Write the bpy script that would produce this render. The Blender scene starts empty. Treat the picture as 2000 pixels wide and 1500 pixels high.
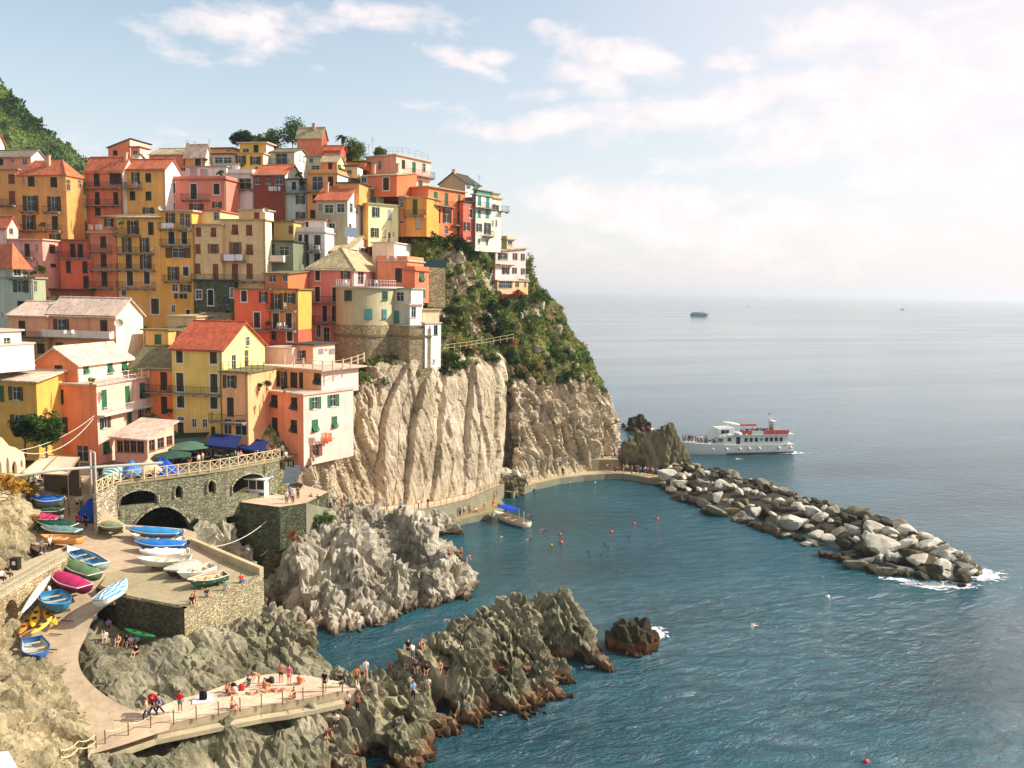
import bpy, math, random, re
import numpy as np
from mathutils import Vector, Matrix
R = math.radians
rnd = random.Random(7)
SC = bpy.context.scene
COL = SC.collection
# ---------------------------------------------------------------- camera
F = 1650.0; CAMZ = 38.0
TH = math.atan((750-566)/F); RO = R(1.06)
fw = Vector((0, math.cos(TH), -math.sin(TH)))
u0 = Vector((0, math.sin(TH), math.cos(TH))); r0 = Vector((1, 0, 0))
cup = u0*math.cos(RO) - r0*math.sin(RO)
crt = r0*math.cos(RO) + u0*math.sin(RO)
CAM = Vector((0, 0, CAMZ))
cd = bpy.data.cameras.new('camera'); cam = bpy.data.objects.new('camera', cd); COL.objects.link(cam)
cd.sensor_width = 36; cd.lens = 36*F/2000; cd.clip_start = 0.5; cd.clip_end = 80000
cam.matrix_world = Matrix(((crt.x, cup.x, -fw.x, 0), (crt.y, cup.y, -fw.y, 0), (crt.z, cup.z, -fw.z, CAMZ), (0, 0, 0, 1)))
SC.camera = cam
def ray(px, py): return fw + crt*((px-1000)/F) + cup*((750-py)/F)
def P(px, py, D):                      # the world point seen there, D metres ahead
    d = ray(px, py); return CAM + d*(D/d.y)
def Z(px, py, z):                      # the world point seen there at height z
    d = ray(px, py); return CAM + d*((z-CAMZ)/d.z)
def hit(px, py, c, n):
    d = ray(px, py); return CAM + d*(n.dot(c-CAM)/n.dot(d))
# ---------------------------------------------------------------- objects
def tag(o, label=None, cat=None, group=None, kind=None):
    if label: o['label'] = label
    if cat: o['category'] = cat
    if group: o['group'] = group
    if kind: o['kind'] = kind
    return o
def empty(name, loc=(0, 0, 0), rz=0, label=None, cat=None, group=None):
    o = bpy.data.objects.new(name, None); COL.objects.link(o)
    o.location = loc; o.rotation_euler = (0, 0, rz); o.empty_display_size = .3
    return tag(o, label, cat, group)
def link(name, me, mat=None, parent=None, loc=None, rot=None):
    o = bpy.data.objects.new(name, me); COL.objects.link(o)
    if mat is not None:
        if len(me.materials) == 0: me.materials.append(mat)
        if me.materials[0] != mat:
            o.material_slots[0].link = 'OBJECT'; o.material_slots[0].material = mat
    if parent is not None: o.parent = parent
    if loc is not None: o.location = loc
    if rot is not None: o.rotation_euler = rot
    return o
class MB:
    def __init__(s): s.v = []; s.f = []
    def face(s, pts):
        i = len(s.v); s.v += [tuple(p) for p in pts]; s.f.append(tuple(range(i, i+len(pts))))
    def add(s, vs, fs):
        i = len(s.v); s.v += [tuple(p) for p in vs]; s.f += [tuple(i+k for k in f) for f in fs]
    def box(s, x0, x1, y0, y1, z0, z1, M=None):
        vs = [(x0,y0,z0),(x1,y0,z0),(x1,y1,z0),(x0,y1,z0),(x0,y0,z1),(x1,y0,z1),(x1,y1,z1),(x0,y1,z1)]
        if M is not None: vs = [M @ Vector(p) for p in vs]
        s.add(vs, [(0,3,2,1),(4,5,6,7),(0,1,5,4),(1,2,6,5),(2,3,7,6),(3,0,4,7)])
    def bar(s, a, b, r, n=4, r2=None):
        a = Vector(a); b = Vector(b); d = (b-a)
        if d.length < 1e-6: return
        d.normalize(); t = Vector((0, 0, 1)) if abs(d.z) < .9 else Vector((1, 0, 0))
        p = d.cross(t).normalized(); q = d.cross(p); r2 = r if r2 is None else r2
        vs = []
        for c, rr in ((a, r), (b, r2)):
            for k in range(n):
                an = 2*math.pi*(k+.5)/n; vs.append(c + p*(rr*math.cos(an)) + q*(rr*math.sin(an)))
        fs = [(k, (k+1) % n, n+(k+1) % n, n+k) for k in range(n)]
        fs += [tuple(range(n-1, -1, -1)), tuple(range(n, 2*n))]
        s.add(vs, fs)
    def tube(s, pts, r, n=4):
        for a, b in zip(pts, pts[1:]): s.bar(a, b, r, n)
    def rings(s, rings, cap=True):          # loft equal-length closed rings
        n = len(rings[0]); i = len(s.v)
        for rg in rings: s.v += [tuple(p) for p in rg]
        for a in range(len(rings)-1):
            for k in range(n):
                s.f.append((i+a*n+k, i+a*n+(k+1) % n, i+(a+1)*n+(k+1) % n, i+(a+1)*n+k))
        if cap:
            s.f.append(tuple(i+k for k in range(n-1, -1, -1))); s.f.append(tuple(i+(len(rings)-1)*n+k for k in range(n)))
    def lathe(s, prof, c=(0, 0, 0), n=12, cap=True):
        s.rings([[(c[0]+r*math.cos(2*math.pi*k/n), c[1]+r*math.sin(2*math.pi*k/n), c[2]+z) for k in range(n)] for r, z in prof], cap)
    def ball(s, c, r, n=8, m=6, sc=(1, 1, 1)):
        s.rings([[(c[0]+sc[0]*r*math.sin(math.pi*(j+.08)/(m+.16))*math.cos(2*math.pi*k/n), c[1]+sc[1]*r*math.sin(math.pi*(j+.08)/(m+.16))*math.sin(2*math.pi*k/n),
                   c[2]-sc[2]*r*math.cos(math.pi*(j+.08)/(m+.16))) for k in range(n)] for j in range(m+1)])
    def prism(s, poly, z0, z1):             # poly: list of (x,y), ccw
        s.rings([[(x, y, z0) for x, y in poly], [(x, y, z1) for x, y in poly]])
    def mesh(s, name, smooth=False):
        me = bpy.data.meshes.new(name); me.from_pydata(s.v, [], s.f); me.validate(); me.update()
        if smooth: me.polygons.foreach_set('use_smooth', [True]*len(me.polygons))
        return me
    def build(s, name, mat=None, parent=None, smooth=False, loc=None, rot=None):
        return link(name, s.mesh(name, smooth), mat, parent, loc, rot)
# ---------------------------------------------------------------- materials
def lin(c): return tuple(((x/255)/12.92 if x <= 10.3 else ((x/255+.055)/1.055)**2.4) for x in c)
class NT:
    def __init__(s, name):
        s.m = bpy.data.materials.new(name); s.m.use_nodes = True; s.t = s.m.node_tree; s.t.nodes.clear()
        s.out = s.n('ShaderNodeOutputMaterial'); s.b = s.n('ShaderNodeBsdfPrincipled'); s.l(s.b.outputs[0], s.out.inputs[0])
    def n(s, typ, **kw):
        q = s.t.nodes.new(typ)
        for k, v in kw.items(): setattr(q, k, v)
        return q
    def l(s, a, b): s.t.links.new(a, b)
    def co(s, kind='Object', sc=(1, 1, 1), rot=(0, 0, 0)):
        if kind == 'World':
            g = s.n('ShaderNodeNewGeometry').outputs['Position']
        else: g = s.n('ShaderNodeTexCoord').outputs[kind]
        mp = s.n('ShaderNodeMapping'); s.l(g, mp.inputs[0]); mp.inputs[3].default_value = sc; mp.inputs[2].default_value = rot
        return mp.outputs[0]
    def noise(s, vec, scale, det=4, rough=.55, dist=0):
        q = s.n('ShaderNodeTexNoise'); s.l(vec, q.inputs['Vector']); q.inputs['Scale'].default_value = scale
        q.inputs['Detail'].default_value = det; q.inputs['Roughness'].default_value = rough; q.inputs['Distortion'].default_value = dist
        return q.outputs[0]
    def vor(s, vec, scale, feat='F1', out=0, rand=1):
        q = s.n('ShaderNodeTexVoronoi', feature=feat); s.l(vec, q.inputs['Vector']); q.inputs['Scale'].default_value = scale
        q.inputs['Randomness'].default_value = rand
        return q.outputs[out]
    def ramp(s, fac, stops, interp='LINEAR'):
        q = s.n('ShaderNodeValToRGB'); s.l(fac, q.inputs[0]); e = q.color_ramp.elements; q.color_ramp.interpolation = interp
        while len(e) < len(stops): e.new(.5)
        for k, (p, c) in enumerate(stops):
            e[k].position = p; e[k].color = (c, c, c, 1) if not hasattr(c, '__len__') else (*c[:3], 1)
        return q.outputs[0]
    def val(s, x, sock):
        if hasattr(x, 'is_linked') or isinstance(x, bpy.types.NodeSocket): s.l(x, sock)
        else: sock.default_value = x
    def math(s, op, a, b=0.0, c=None, clamp=False):
        q = s.n('ShaderNodeMath', operation=op, use_clamp=clamp); s.val(a, q.inputs[0]); s.val(b, q.inputs[1])
        if c is not None: s.val(c, q.inputs[2])
        return q.outputs[0]
    def mix(s, fac, a, b, mode='MIX'):
        q = s.n('ShaderNodeMix', data_type='RGBA', blend_type=mode); s.val(fac, q.inputs[0])
        for x, i in ((a, 6), (b, 7)):
            if isinstance(x, bpy.types.NodeSocket): s.l(x, q.inputs[i])
            else: q.inputs[i].default_value = (*x[:3], 1)
        return q.outputs[2]
    def bump(s, h, strength=.3, dist=.1, normal=None):
        q = s.n('ShaderNodeBump'); s.l(h, q.inputs['Height']); q.inputs['Strength'].default_value = strength; q.inputs['Distance'].default_value = dist
        if normal is not None: s.l(normal, q.inputs['Normal'])
        return q.outputs[0]
    def attr(s, name): return s.n('ShaderNodeAttribute', attribute_name=name).outputs['Fac']
    def set(s, col=None, rough=.8, nor=None, spec=.3, metal=0):
        if col is not None: s.val(col if isinstance(col, bpy.types.NodeSocket) else (*col, 1), s.b.inputs['Base Color'])
        s.val(rough, s.b.inputs['Roughness']); s.b.inputs['Specular IOR Level'].default_value = spec; s.b.inputs['Metallic'].default_value = metal
        if nor is not None: s.l(nor, s.b.inputs['Normal'])
        return s.m
MAT = {}
def memo(fn):
    def w(*a):
        k = (fn.__name__,)+a
        if k not in MAT: MAT[k] = fn(*a)
        return MAT[k]
    return w
def sc(c, k): return tuple(min(1, x*k) for x in c)
@memo
def stucco(rgb):
    l_ = .3*rgb[0]+.59*rgb[1]+.11*rgb[2]; mx_ = max(rgb); s_ = (mx_-min(rgb))/mx_; g_ = 1+.12*min(1, s_*2.2); rgb = (min(247, rgb[0]*g_+6), min(240, rgb[1]*g_*(1-.045*s_)+6), min(232, rgb[2]*(g_-.04*s_)+8))
    c = lin(rgb); t = NT('stucco'); w = t.co('World')
    a = t.noise(w, .35, 5, .6); b = t.noise(t.co('World', (1.4, 1.4, .12)), 1.0, 4, .65); e = t.noise(w, 6, 3)
    k = t.mix(t.ramp(a, [(.3, 0), (.7, 1)]), sc(c, .82), sc(c, 1.08))
    g = (.3*c[0]+.12, .3*c[1]+.11, .3*c[2]+.08)
    k = t.mix(t.math('MULTIPLY', t.ramp(b, [(.48, 0), (.74, 1)]), .5), k, g)
    d = t.noise(w, .9, 6, .7)
    k = t.mix(t.math('MULTIPLY', t.ramp(d, [(.55, 0), (.66, 1)]), .4), k, tuple(min(1, x*.75+.13) for x in c))
    return t.set(k, .92, t.bump(e, .25, .03), .15)
@memo
def plain(rgb, rough=.7, spec=.3, metal=0):
    t = NT('paint'); c = lin(rgb)
    n = t.noise(t.co('World'), 3.0, 4, .6)
    return t.set(t.mix(n, sc(c, .78), sc(c, 1.15)), rough, None, spec, metal)
@memo
def louvre(rgb):
    t = NT('louvre_paint'); c = lin(rgb); o = t.co('Object')
    q = t.n('ShaderNodeTexWave', wave_type='BANDS', bands_direction='Z'); t.l(o, q.inputs[0]); q.inputs[1].default_value = 4.5
    n = t.noise(t.co('World'), 1.3, 3)
    k = t.mix(n, sc(c, .7), sc(c, 1.25))
    return t.set(k, .65, t.bump(q.outputs[1], .6, .03), .3)
@memo
def glass():
    t = NT('window_glass'); n = t.noise(t.co('World'), .8, 2)
    k = t.mix(n, (.012, .016, .017), (.035, .042, .042))
    return t.set(k, .12, None, .4)
@memo
def tiles(rgb, ax):
    t = NT('roof_tiles'); c = lin(rgb)
    o = t.co('Object'); sp = t.n('ShaderNodeSeparateXYZ'); t.l(o, sp.inputs[0])
    x = sp.outputs[ax]; y = sp.outputs[1-ax]
    wv = t.math('SINE', t.math('MULTIPLY', x, 2*math.pi/.34))
    st = t.math('FRACT', t.math('MULTIPLY', y, 1/.42))
    h = t.math('ADD', t.math('MULTIPLY', wv, .5), t.math('MULTIPLY', st, .8))
    w = t.co('World')
    v = t.vor(t.co('Object', (2.9, 2.9, 1)), 1.0, 'F1', 1)
    n = t.noise(w, .7, 5, .65); n2 = t.noise(w, 3.5, 4, .7)
    k = t.mix(t.ramp(n, [(.35, 0), (.65, 1)]), sc(c, .8), sc(c, 1.12))
    g_ = t.n('ShaderNodeRGBToBW'); t.l(v, g_.inputs[0]); k = t.mix(.3, k, g_.outputs[0], 'OVERLAY')
    k = t.mix(t.math('MULTIPLY', t.ramp(n2, [(.52, 0), (.7, 1)]), .45), k, (.22, .19, .14))
    return t.set(k, .9, t.bump(h, .8, .06), .15)
@memo
def stonework(rgb, scale=1.6):
    t = NT('stonework'); c = lin(rgb)
    w = t.co('World', (1, 1, 1.7)); dn = t.noise(t.co('World'), 1.2, 3)
    mv = t.n('ShaderNodeMix', data_type='VECTOR'); mv.inputs[0].default_value = .12; t.l(w, mv.inputs[4])
    nc = t.n('ShaderNodeTexNoise'); t.l(t.co('World'), nc.inputs['Vector']); nc.inputs['Scale'].default_value = 1.5; t.l(nc.outputs[1], mv.inputs[5])
    e = t.vor(mv.outputs[1], scale, 'DISTANCE_TO_EDGE'); cc = t.vor(mv.outputs[1], scale, 'F1', 1)
    g = t.n('ShaderNodeRGBToBW'); t.l(cc, g.inputs[0])
    k = t.mix(g.outputs[0], sc(c, .45), sc(c, 1.3))
    st = t.noise(t.co('World', (1, 1, .15)), .9, 5, .7)
    k = t.mix(t.math('MULTIPLY', t.ramp(st, [(.45, 0), (.7, 1)]), .6), k, sc(c, .38))
    st2 = t.noise(t.co('World', (1, 1, .3)), .5, 5, .7)
    k = t.mix(t.math('MULTIPLY', t.ramp(st2, [(.55, 0), (.72, 1)]), .4), k, (.09, .11, .05))
    k = t.mix(t.ramp(e, [(.01, .8), (.07, 0)]), k, sc(c, .4))
    hh = t.math('ADD', t.ramp(e, [(0, 0), (.12, 1)]), t.math('MULTIPLY', t.noise(t.co('World'), 7, 4), .6))
    return t.set(k, .95, t.bump(hh, .9, .12), .1)
@memo
def concrete(rgb):
    t = NT('concrete'); c = lin(rgb); w = t.co('World')
    a = t.noise(w, .3, 6, .7); b = t.noise(w, 1.6, 6, .75); v = t.vor(t.co('World'), .22, 'DISTANCE_TO_EDGE')
    k = t.mix(t.ramp(a, [(.3, 0), (.7, 1)]), sc(c, .72), sc(c, 1.12))
    k = t.mix(t.math('MULTIPLY', t.ramp(b, [(.46, 0), (.68, 1)]), .5), k, sc(c, .55))
    k = t.mix(t.ramp(v, [(0, .35), (.012, 0)]), k, sc(c, .5))
    return t.set(k, .93, t.bump(b, .3, .04), .15)
@memo
def cloth(rgb):
    t = NT('cloth'); c = lin(rgb); n = t.noise(t.co('World'), 2.5, 3)
    return t.set(t.mix(n, sc(c, .8), sc(c, 1.12)), .85, t.bump(n, .4, .05), .15)
IRON = lambda: plain((48, 50, 48), .5)
WHITE = lambda: plain((232, 228, 220), .6)
# ---------------------------------------------------------------- houses
CROPS = {1: (0, 220), 2: (380, 220), 3: (700, 240), 4: (0, 480), 5: (360, 440), 6: (560, 440), 7: (0, 660), 8: (320, 620)}
def cc(c, x, y):
    if c == 0: return x, y
    if c == 9: return 820+x/4.762, 440+y/4.762
    o = CROPS[c]; return o[0]+x/5, o[1]+y/5
SHUT = {'k': (38, 50, 42), 'b': (150, 78, 52), 'g': (42, 120, 78), 't': (70, 165, 155), 'w': (214, 208, 196), 'r': (120, 66, 48)}
WM = {}
def ringmesh(w, h, t, y0, y1, key):
    k = ('ring', round(w, 2), round(h, 2), t, y0, y1, key)
    if k not in WM:
        m = MB(); a = w/2; b = h/2
        m.box(-a, -a+t, y0, y1, -b, b); m.box(a-t, a, y0, y1, -b, b)
        m.box(-a+t, a-t, y0, y1, b-t, b); m.box(-a+t, a-t, y0, y1, -b, -b+t)
        if key == 'frame':
            m.box(-.03, .03, y0, y1, -b+t, b-t)
            if h > 1.1: m.box(-a+t, -.03, y0, y1, .12*h, .12*h+.05); m.box(.03, a-t, y0, y1, .12*h, .12*h+.05)
        m.box(-a-.08, a+.08, -.11, y0-.002, -b-.07, -b+.005)
        WM[k] = m.mesh('window_frame')
    return WM[k]
def panelmesh(w, h, key='leaf'):
    k = ('panel', round(w, 2), round(h, 2), key)
    if k not in WM:
        m = MB(); a = w/2; b = h/2
        if key == 'pane': m.face([(-a, 0, -b), (a, 0, -b), (a, 0, b), (-a, 0, b)])
        else:
            e = .05
            m.box(-a, -a+e, -.025, .025, -b, b); m.box(a-e, a, -.025, .025, -b, b)
            m.box(-a+e, a-e, -.025, .025, b-e, b); m.box(-a+e, a-e, -.025, .025, -b, -b+e)
            n = max(3, int(h/.13))
            for i in range(n):
                z = -b+e+(h-2*e)*(i+.5)/n
                m.box(-a+e, a-e, -.012, .02, z-.045, z+.035)
        WM[k] = m.mesh('shutter')
    return WM[k]
NWIN = [0]
def window(parent, kind, colr, sur, x, y, z, w, h, rz, wallrgb):
    # x,y,z centre on the wall face in block space; -Y of the window points out of the wall
    NWIN[0] += 1
    Mz = Matrix.Rotation(rz, 3, 'Z')
    def at(dx, dy, dz): v = Mz @ Vector((dx, dy, dz)); return (x+v.x, y+v.y, z+v.z)
    L = louvre(SHUT[colr]); rot = (0, 0, rz)
    frm = plain((205, 200, 188), .6) if colr != 'b' else plain((150, 100, 70), .6)
    if kind == 'o':
        wo = w*.5; me = ringmesh(wo, h, .07, .08, .14, 'frame')
        win = link('window', me, frm, parent, at(0, 0, 0), rot)
        pm = panelmesh(wo-.1, h-.1, 'pane'); link('pane', pm, glass(), win, (0, .12, 0))
        for s in (-1, 1):
            sm = panelmesh(w*.25-.02, h); link('shutter', sm, L, win, (s*(wo/2+w*.125), -.05, 0))
    elif kind in 'da':
        if sur: me = ringmesh(w+.3, h+.3, .15, -.035, .02, 's'); mm = plain((225, 215, 198), .8)
        else: me = ringmesh(w, h, .06, .03, .12, 'f'); mm = plain((120, 105, 85), .8)
        win = link('window', me, mm, parent, at(0, 0, 0), rot)
        for s in (-1, 1):
            if kind == 'd':
                link('shutter', panelmesh(w/2-.06, h-.1), L, win, (s*(w/4-.02), .02, 0))
            else:
                link('shutter', panelmesh(w/2-.06, h*.5-.05), L, win, (s*(w/4-.02), .02, h*.25))
                o = link('shutter', panelmesh(w/2-.06, h*.5-.04), L, win, (s*(w/4-.02), -.02-h*.25*math.sin(.6), -h*.25*math.cos(.6)))
                o.rotation_euler = (-.6, 0, 0)
        if kind == 'a': link('pane', panelmesh(w-.1, h*.5, 'pane'), glass(), win, (0, .13, -h*.25))
    else:
        if sur: me = ringmesh(w+.26, h+.26, .13, -.035, .02, 's'); mm = plain((225, 215, 198), .8); win = link('window', me, mm, parent, at(0, 0, 0), rot); link('frame', ringmesh(w, h, .06, .08, .14, 'frame'), frm, win)
        else: win = link('window', ringmesh(w, h, .06, .08, .14, 'frame'), frm if colr != 'g' else plain(SHUT['g']), parent, at(0, 0, 0), rot)
        link('pane', panelmesh(w-.08, h-.08, 'pane'), glass(), win, (0, .12, 0))
    return win
def holed(m, fr, s0, s1, z0, z1, holes, depth=.17):
    # rectangle of wall with recessed openings; fr(s, n, z) -> point, n = distance into the wall
    ss = sorted({s0, s1, *[q for h in holes for q in (h[0], h[1])]}); zz = sorted({z0, z1, *[q for h in holes for q in (h[2], h[3])]})
    for a, b in zip(ss, ss[1:]):
        for c, d in zip(zz, zz[1:]):
            mx, mz = (a+b)/2, (c+d)/2
            if any(h[0] < mx < h[1] and h[2] < mz < h[3] for h in holes): continue
            m.face([fr(a, 0, c), fr(b, 0, c), fr(b, 0, d), fr(a, 0, d)])
    for a, b, c, d in holes:
        for p, q in (((a, c), (b, c)), ((b, c), (b, d)), ((b, d), (a, d)), ((a, d), (a, c))):
            m.face([fr(p[0], 0, p[1]), fr(q[0], 0, q[1]), fr(q[0], depth, q[1]), fr(p[0], depth, p[1])])
        m.face([fr(a, depth, c), fr(b, depth, c), fr(b, depth, d), fr(a, depth, d)])
def balcony(parent, x0, x1, z, rz, x, y, kind='b', dep=1.05):
    # origin on the wall; spans x0..x1 along the wall, floor at height z
    m = MB(); m.box(x0, x1, -dep, -.003, z-.16, z)
    n = max(2, int((x1-x0)/1.6)+1)
    if kind != 'p':
        for i in range(n):
            q = x0+.1+(x1-x0-.2)*i/(n-1); m.box(q-.06, q+.06, -dep*.7, -.006, z-.36, z-.162)
    sl = m.build('balcony', concrete((150, 140, 120) if kind != 'w' else (215, 205, 190)), parent, loc=(x, y, 0), rot=(0, 0, rz))
    r = MB(); h = 1.0
    if kind == 'p':
        r.box(x0, x1, -dep, -dep+.1, z, z+h); r.box(x0, x0+.1, -dep+.1, -.005, z, z+h); r.box(x1-.1, x1, -dep+.1, -.005, z, z+h)
        r.build('parapet', stucco((225, 205, 180)), sl); return
    yy = -dep+.05
    r.bar((x0+.03, yy, z+h), (x1-.03, yy, z+h), .03); r.bar((x0+.03, yy, z+.12), (x1-.03, yy, z+.12), .02)
    for xx in (x0+.03, x1-.03):
        r.bar((xx, yy, z+h), (xx, -.02, z+h), .03)
        k = max(2, int(dep/.22))
        for i in range(k): r.bar((xx, yy+(dep-.1)*i/k, z), (xx, yy+(dep-.1)*i/k, z+h), .014)
    n = max(3, int((x1-x0)/.2))
    for i in range(n+1): q = x0+.03+(x1-x0-.06)*i/n; r.bar((q, yy, z), (q, yy, z+h), .014 if i % 6 else .025)
    r.build('railing', IRON() if kind != 'w' else WHITE(), sl)
def parse(txt):
    out = []
    for it in re.split(r'[;\s]+', txt.strip()):
        if not it: continue
        g = re.match(r'^(w?)([doan])([kbgtwr]?)(-?[\d.,\-]+)$', it); assert g, it
        out.append((g[1], g[2], g[3] or 'k', [float(x) for x in g[4].split(',')]))
    return out
ROOTS = {}
ROOFC = {'o': (206, 114, 78), 'g': (150, 136, 112), 'p': (226, 196, 172), 'd': (78, 74, 64), 'r': (190, 92, 62), 'y': (190, 170, 130), 'v': (128, 118, 84)}
def block(root, c, x0, xc, x2, yt, yb, D, col, yaw=-11, F_='', S_='', roof='f', rc='g', rise=1.8, side=None, L=None, BF=(), BS=(), chim=(), ov=.3, W=None, mat=None, par=0, smat=None, left=0):
    """One rectangular volume: front wall x0..xc, right wall xc..x2, eave yt / foot yb at the corner (picture coordinates of a crop), D metres away."""
    u = Vector((math.cos(R(yaw)), math.sin(R(yaw)), 0)); v = Vector((-u.y, u.x, 0))
    px, py = cc(c, xc, yt); C = P(px, py, D); zt = C.z; zb = hit(px, cc(c, xc, yb)[1], C, v).z
    a = cc(c, x0, yt); w = -(hit(a[0], a[1], C, v)-C).dot(u) if W is None else W
    if x2 is not None and x2 > xc+2:
        b = cc(c, x2, yt); l = (hit(b[0], b[1], C, u)-C).dot(v)
    else: l = 8.0
    if L: l = L
    w = max(1.0, w); l = max(1.0, min(l, 26))
    o = empty('block', (C.x, C.y, 0), R(yaw)) if root is None else root
    # place block geometry in root space
    loc = Vector((C.x, C.y, 0)); M = root.matrix_basis.inverted() if root is not None else None
    off = M @ loc; ang = R(yaw)-root.rotation_euler.z
    rz0 = ang
    Mz = Matrix.Rotation(ang, 3, 'Z')
    hF, hS = [], []; wins = []
    for face, txt in (('F', F_), ('S', S_)):
        for sur, kd, cl, q in parse(txt):
            cx, cy = q[0], q[1]; ww = q[2] if len(q) > 2 else 60; hh = q[3] if len(q) > 3 else 95
            n = v if face == 'F' else u; ax = u if face == 'F' else v
            pl = hit(*cc(c, cx-ww/2, cy), C, n); pr = hit(*cc(c, cx+ww/2, cy), C, n); pt = hit(*cc(c, cx, cy-hh/2), C, n); pb = hit(*cc(c, cx, cy+hh/2), C, n)
            s0, s1 = sorted(((pl-C).dot(ax), (pr-C).dot(ax))); z0, z1 = pb.z, pt.z
            lo, hi = (-w, 0) if face == 'F' else (0, l)
            s0 = max(s0, lo+.12); s1 = min(s1, hi-.12); z0 = max(z0, zb+.02)
            tall = roof[0] == 'g' and z1 > zt-.1
            if s1-s0 < .25 or z1-z0 < .25: continue
            wins.append((face, kd, cl, sur, (s0+s1)/2, (z0+z1)/2, s1-s0, z1-z0))
            if z1 > zt-.05 and not tall: z1 = zt-.08
            if z1-z0 < .25: wins.pop(); continue
            wins[-1] = (face, kd, cl, sur, (s0+s1)/2, (z0+z1)/2, s1-s0, z1-z0)
            wo = (s1-s0)*(.5 if kd == 'o' else 1); mc = (s0+s1)/2; r_ = (mc-wo/2, mc+wo/2, z0, z1)
            H = hF if face == 'F' else hS
            if z1 < zt-.02 and not any(r_[0] < h[1] and r_[1] > h[0] and r_[2] < h[3] and r_[3] > h[2] for h in H): H.append(r_)
            else: wins[-1] = wins[-1]+('flat',)
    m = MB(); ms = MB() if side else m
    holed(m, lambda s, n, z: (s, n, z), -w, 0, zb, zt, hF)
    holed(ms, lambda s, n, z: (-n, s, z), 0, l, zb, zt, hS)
    m.face([(-w, l, zb), (-w, 0, zb), (-w, 0, zt), (-w, l, zt)]); m.face([(0, l, zb), (-w, l, zb), (-w, l, zt), (0, l, zt)])
    rm = MB(); t = .16; ax = 0
    zr = zt+rise
    if roof == 'f':
        rm.box(-w-ov, ov, -ov, l+ov, zt, zt+.22)
        if par:
            for q in ((-w, 0, 0, .18), (-w, 0, l-.18, l), (-w, -w+.18, .18, l-.18), (-.18, 0, .18, l-.18)): m.box(q[0], q[1], q[2], q[3], zt+.222, zt+par)
    else:
        def slab(p):   # quad p (upper surface), thickness t downwards
            rm.add([Vector(q) for q in p]+[Vector(q)-Vector((0, 0, t)) for q in p], [(0, 1, 2, 3), (7, 6, 5, 4), (0, 4, 5, 1), (1, 5, 6, 2), (2, 6, 7, 3), (3, 7, 4, 0)])
        if roof == 'gx':
            k = rise/(l/2); e = zt-ov*k+t
            slab([(-w-ov, -ov, e), (ov, -ov, e), (ov, l/2, zr+t), (-w-ov, l/2, zr+t)]); slab([(ov, l+ov, e), (-w-ov, l+ov, e), (-w-ov, l/2, zr+t), (ov, l/2, zr+t)])
            ms.face([(0, 0, zt), (0, l, zt), (0, l/2, zr)]); m.face([(-w, l, zt), (-w, 0, zt), (-w, l/2, zr)])
            rm.bar((-w-ov, l/2, zr+t+.02), (ov, l/2, zr+t+.02), .13, 6)
        elif roof == 'gy':
            ax = 1; k = rise/(w/2); e = zt-ov*k+t
            slab([(-w-ov, l+ov, e), (-w-ov, -ov, e), (-w/2, -ov, zr+t), (-w/2, l+ov, zr+t)]); slab([(ov, -ov, e), (ov, l+ov, e), (-w/2, l+ov, zr+t), (-w/2, -ov, zr+t)])
            m.face([(-w, 0, zt), (0, 0, zt), (-w/2, 0, zr)]); m.face([(0, l, zt), (-w, l, zt), (-w/2, l, zr)])
            rm.bar((-w/2, -ov, zr+t+.02), (-w/2, l+ov, zr+t+.02), .13, 6)
        elif roof == 'h':
            a = min(w, l)/2; k = rise/a; e = zt-ov*k+t; A = (-w-ov, -ov, e); B = (ov, -ov, e); Cc = (ov, l+ov, e); Dd = (-w-ov, l+ov, e)
            if w >= l: r1, r2 = (-w+a, l/2, zr+t), (-a+(.001 if w > l else 0), l/2, zr+t); rm.face([A, B, r2, r1]); rm.face([B, Cc, r2]); rm.face([Cc, Dd, r1, r2]); rm.face([Dd, A, r1])
            else: r1, r2 = (-w/2, a, zr+t), (-w/2, l-a, zr+t); rm.face([A, B, r1]); rm.face([B, Cc, r2, r1]); rm.face([Cc, Dd, r2]); rm.face([Dd, A, r1, r2])
            rm.box(-w-ov+.01, ov-.01, -ov+.01, l+ov-.01, e-.14, e-.006)
            for p, q in ((A, r1), (B, r2 if w >= l else r1)): rm.bar(Vector(p)+Vector((0, 0, .03)), Vector(q)+Vector((0, 0, .03)), .12, 6)
        elif roof in ('sr', 'sl', 'sb'):
            if roof == 'sr': q = [(-w-ov, -ov, zt+t), (ov, -ov, zr+t), (ov, l+ov, zr+t), (-w-ov, l+ov, zt+t)]
            elif roof == 'sl': q = [(-w-ov, -ov, zr+t), (ov, -ov, zt+t), (ov, l+ov, zt+t), (-w-ov, l+ov, zr+t)]
            else: q = [(-w-ov, -ov, zt+t), (ov, -ov, zt+t), (ov, l+ov, zr+t), (-w-ov, l+ov, zr+t)]
            slab(q)
            zz = {'sr': (zt, zr, zr, zt), 'sl': (zr, zt, zt, zr), 'sb': (zt, zt, zr, zr)}[roof]
            cs = [(-w, 0), (0, 0), (0, l), (-w, l)]
            for i in range(4):
                j = (i+1) % 4; (ms if i == 1 else m).face([(*cs[i], zt), (*cs[j], zt), (*cs[j], zz[j]), (*cs[i], zz[i])])
    ro = (0, 0, rz0); lo_ = (off.x, off.y, 0)
    wm = mat or stucco(col)
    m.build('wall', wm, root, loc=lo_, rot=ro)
    if side: ms.build('side_wall', smat or stucco(side), root, loc=lo_, rot=ro)  # many side tones paint the sunlit look into the front's own wall colour
    ro_ = None
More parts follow.
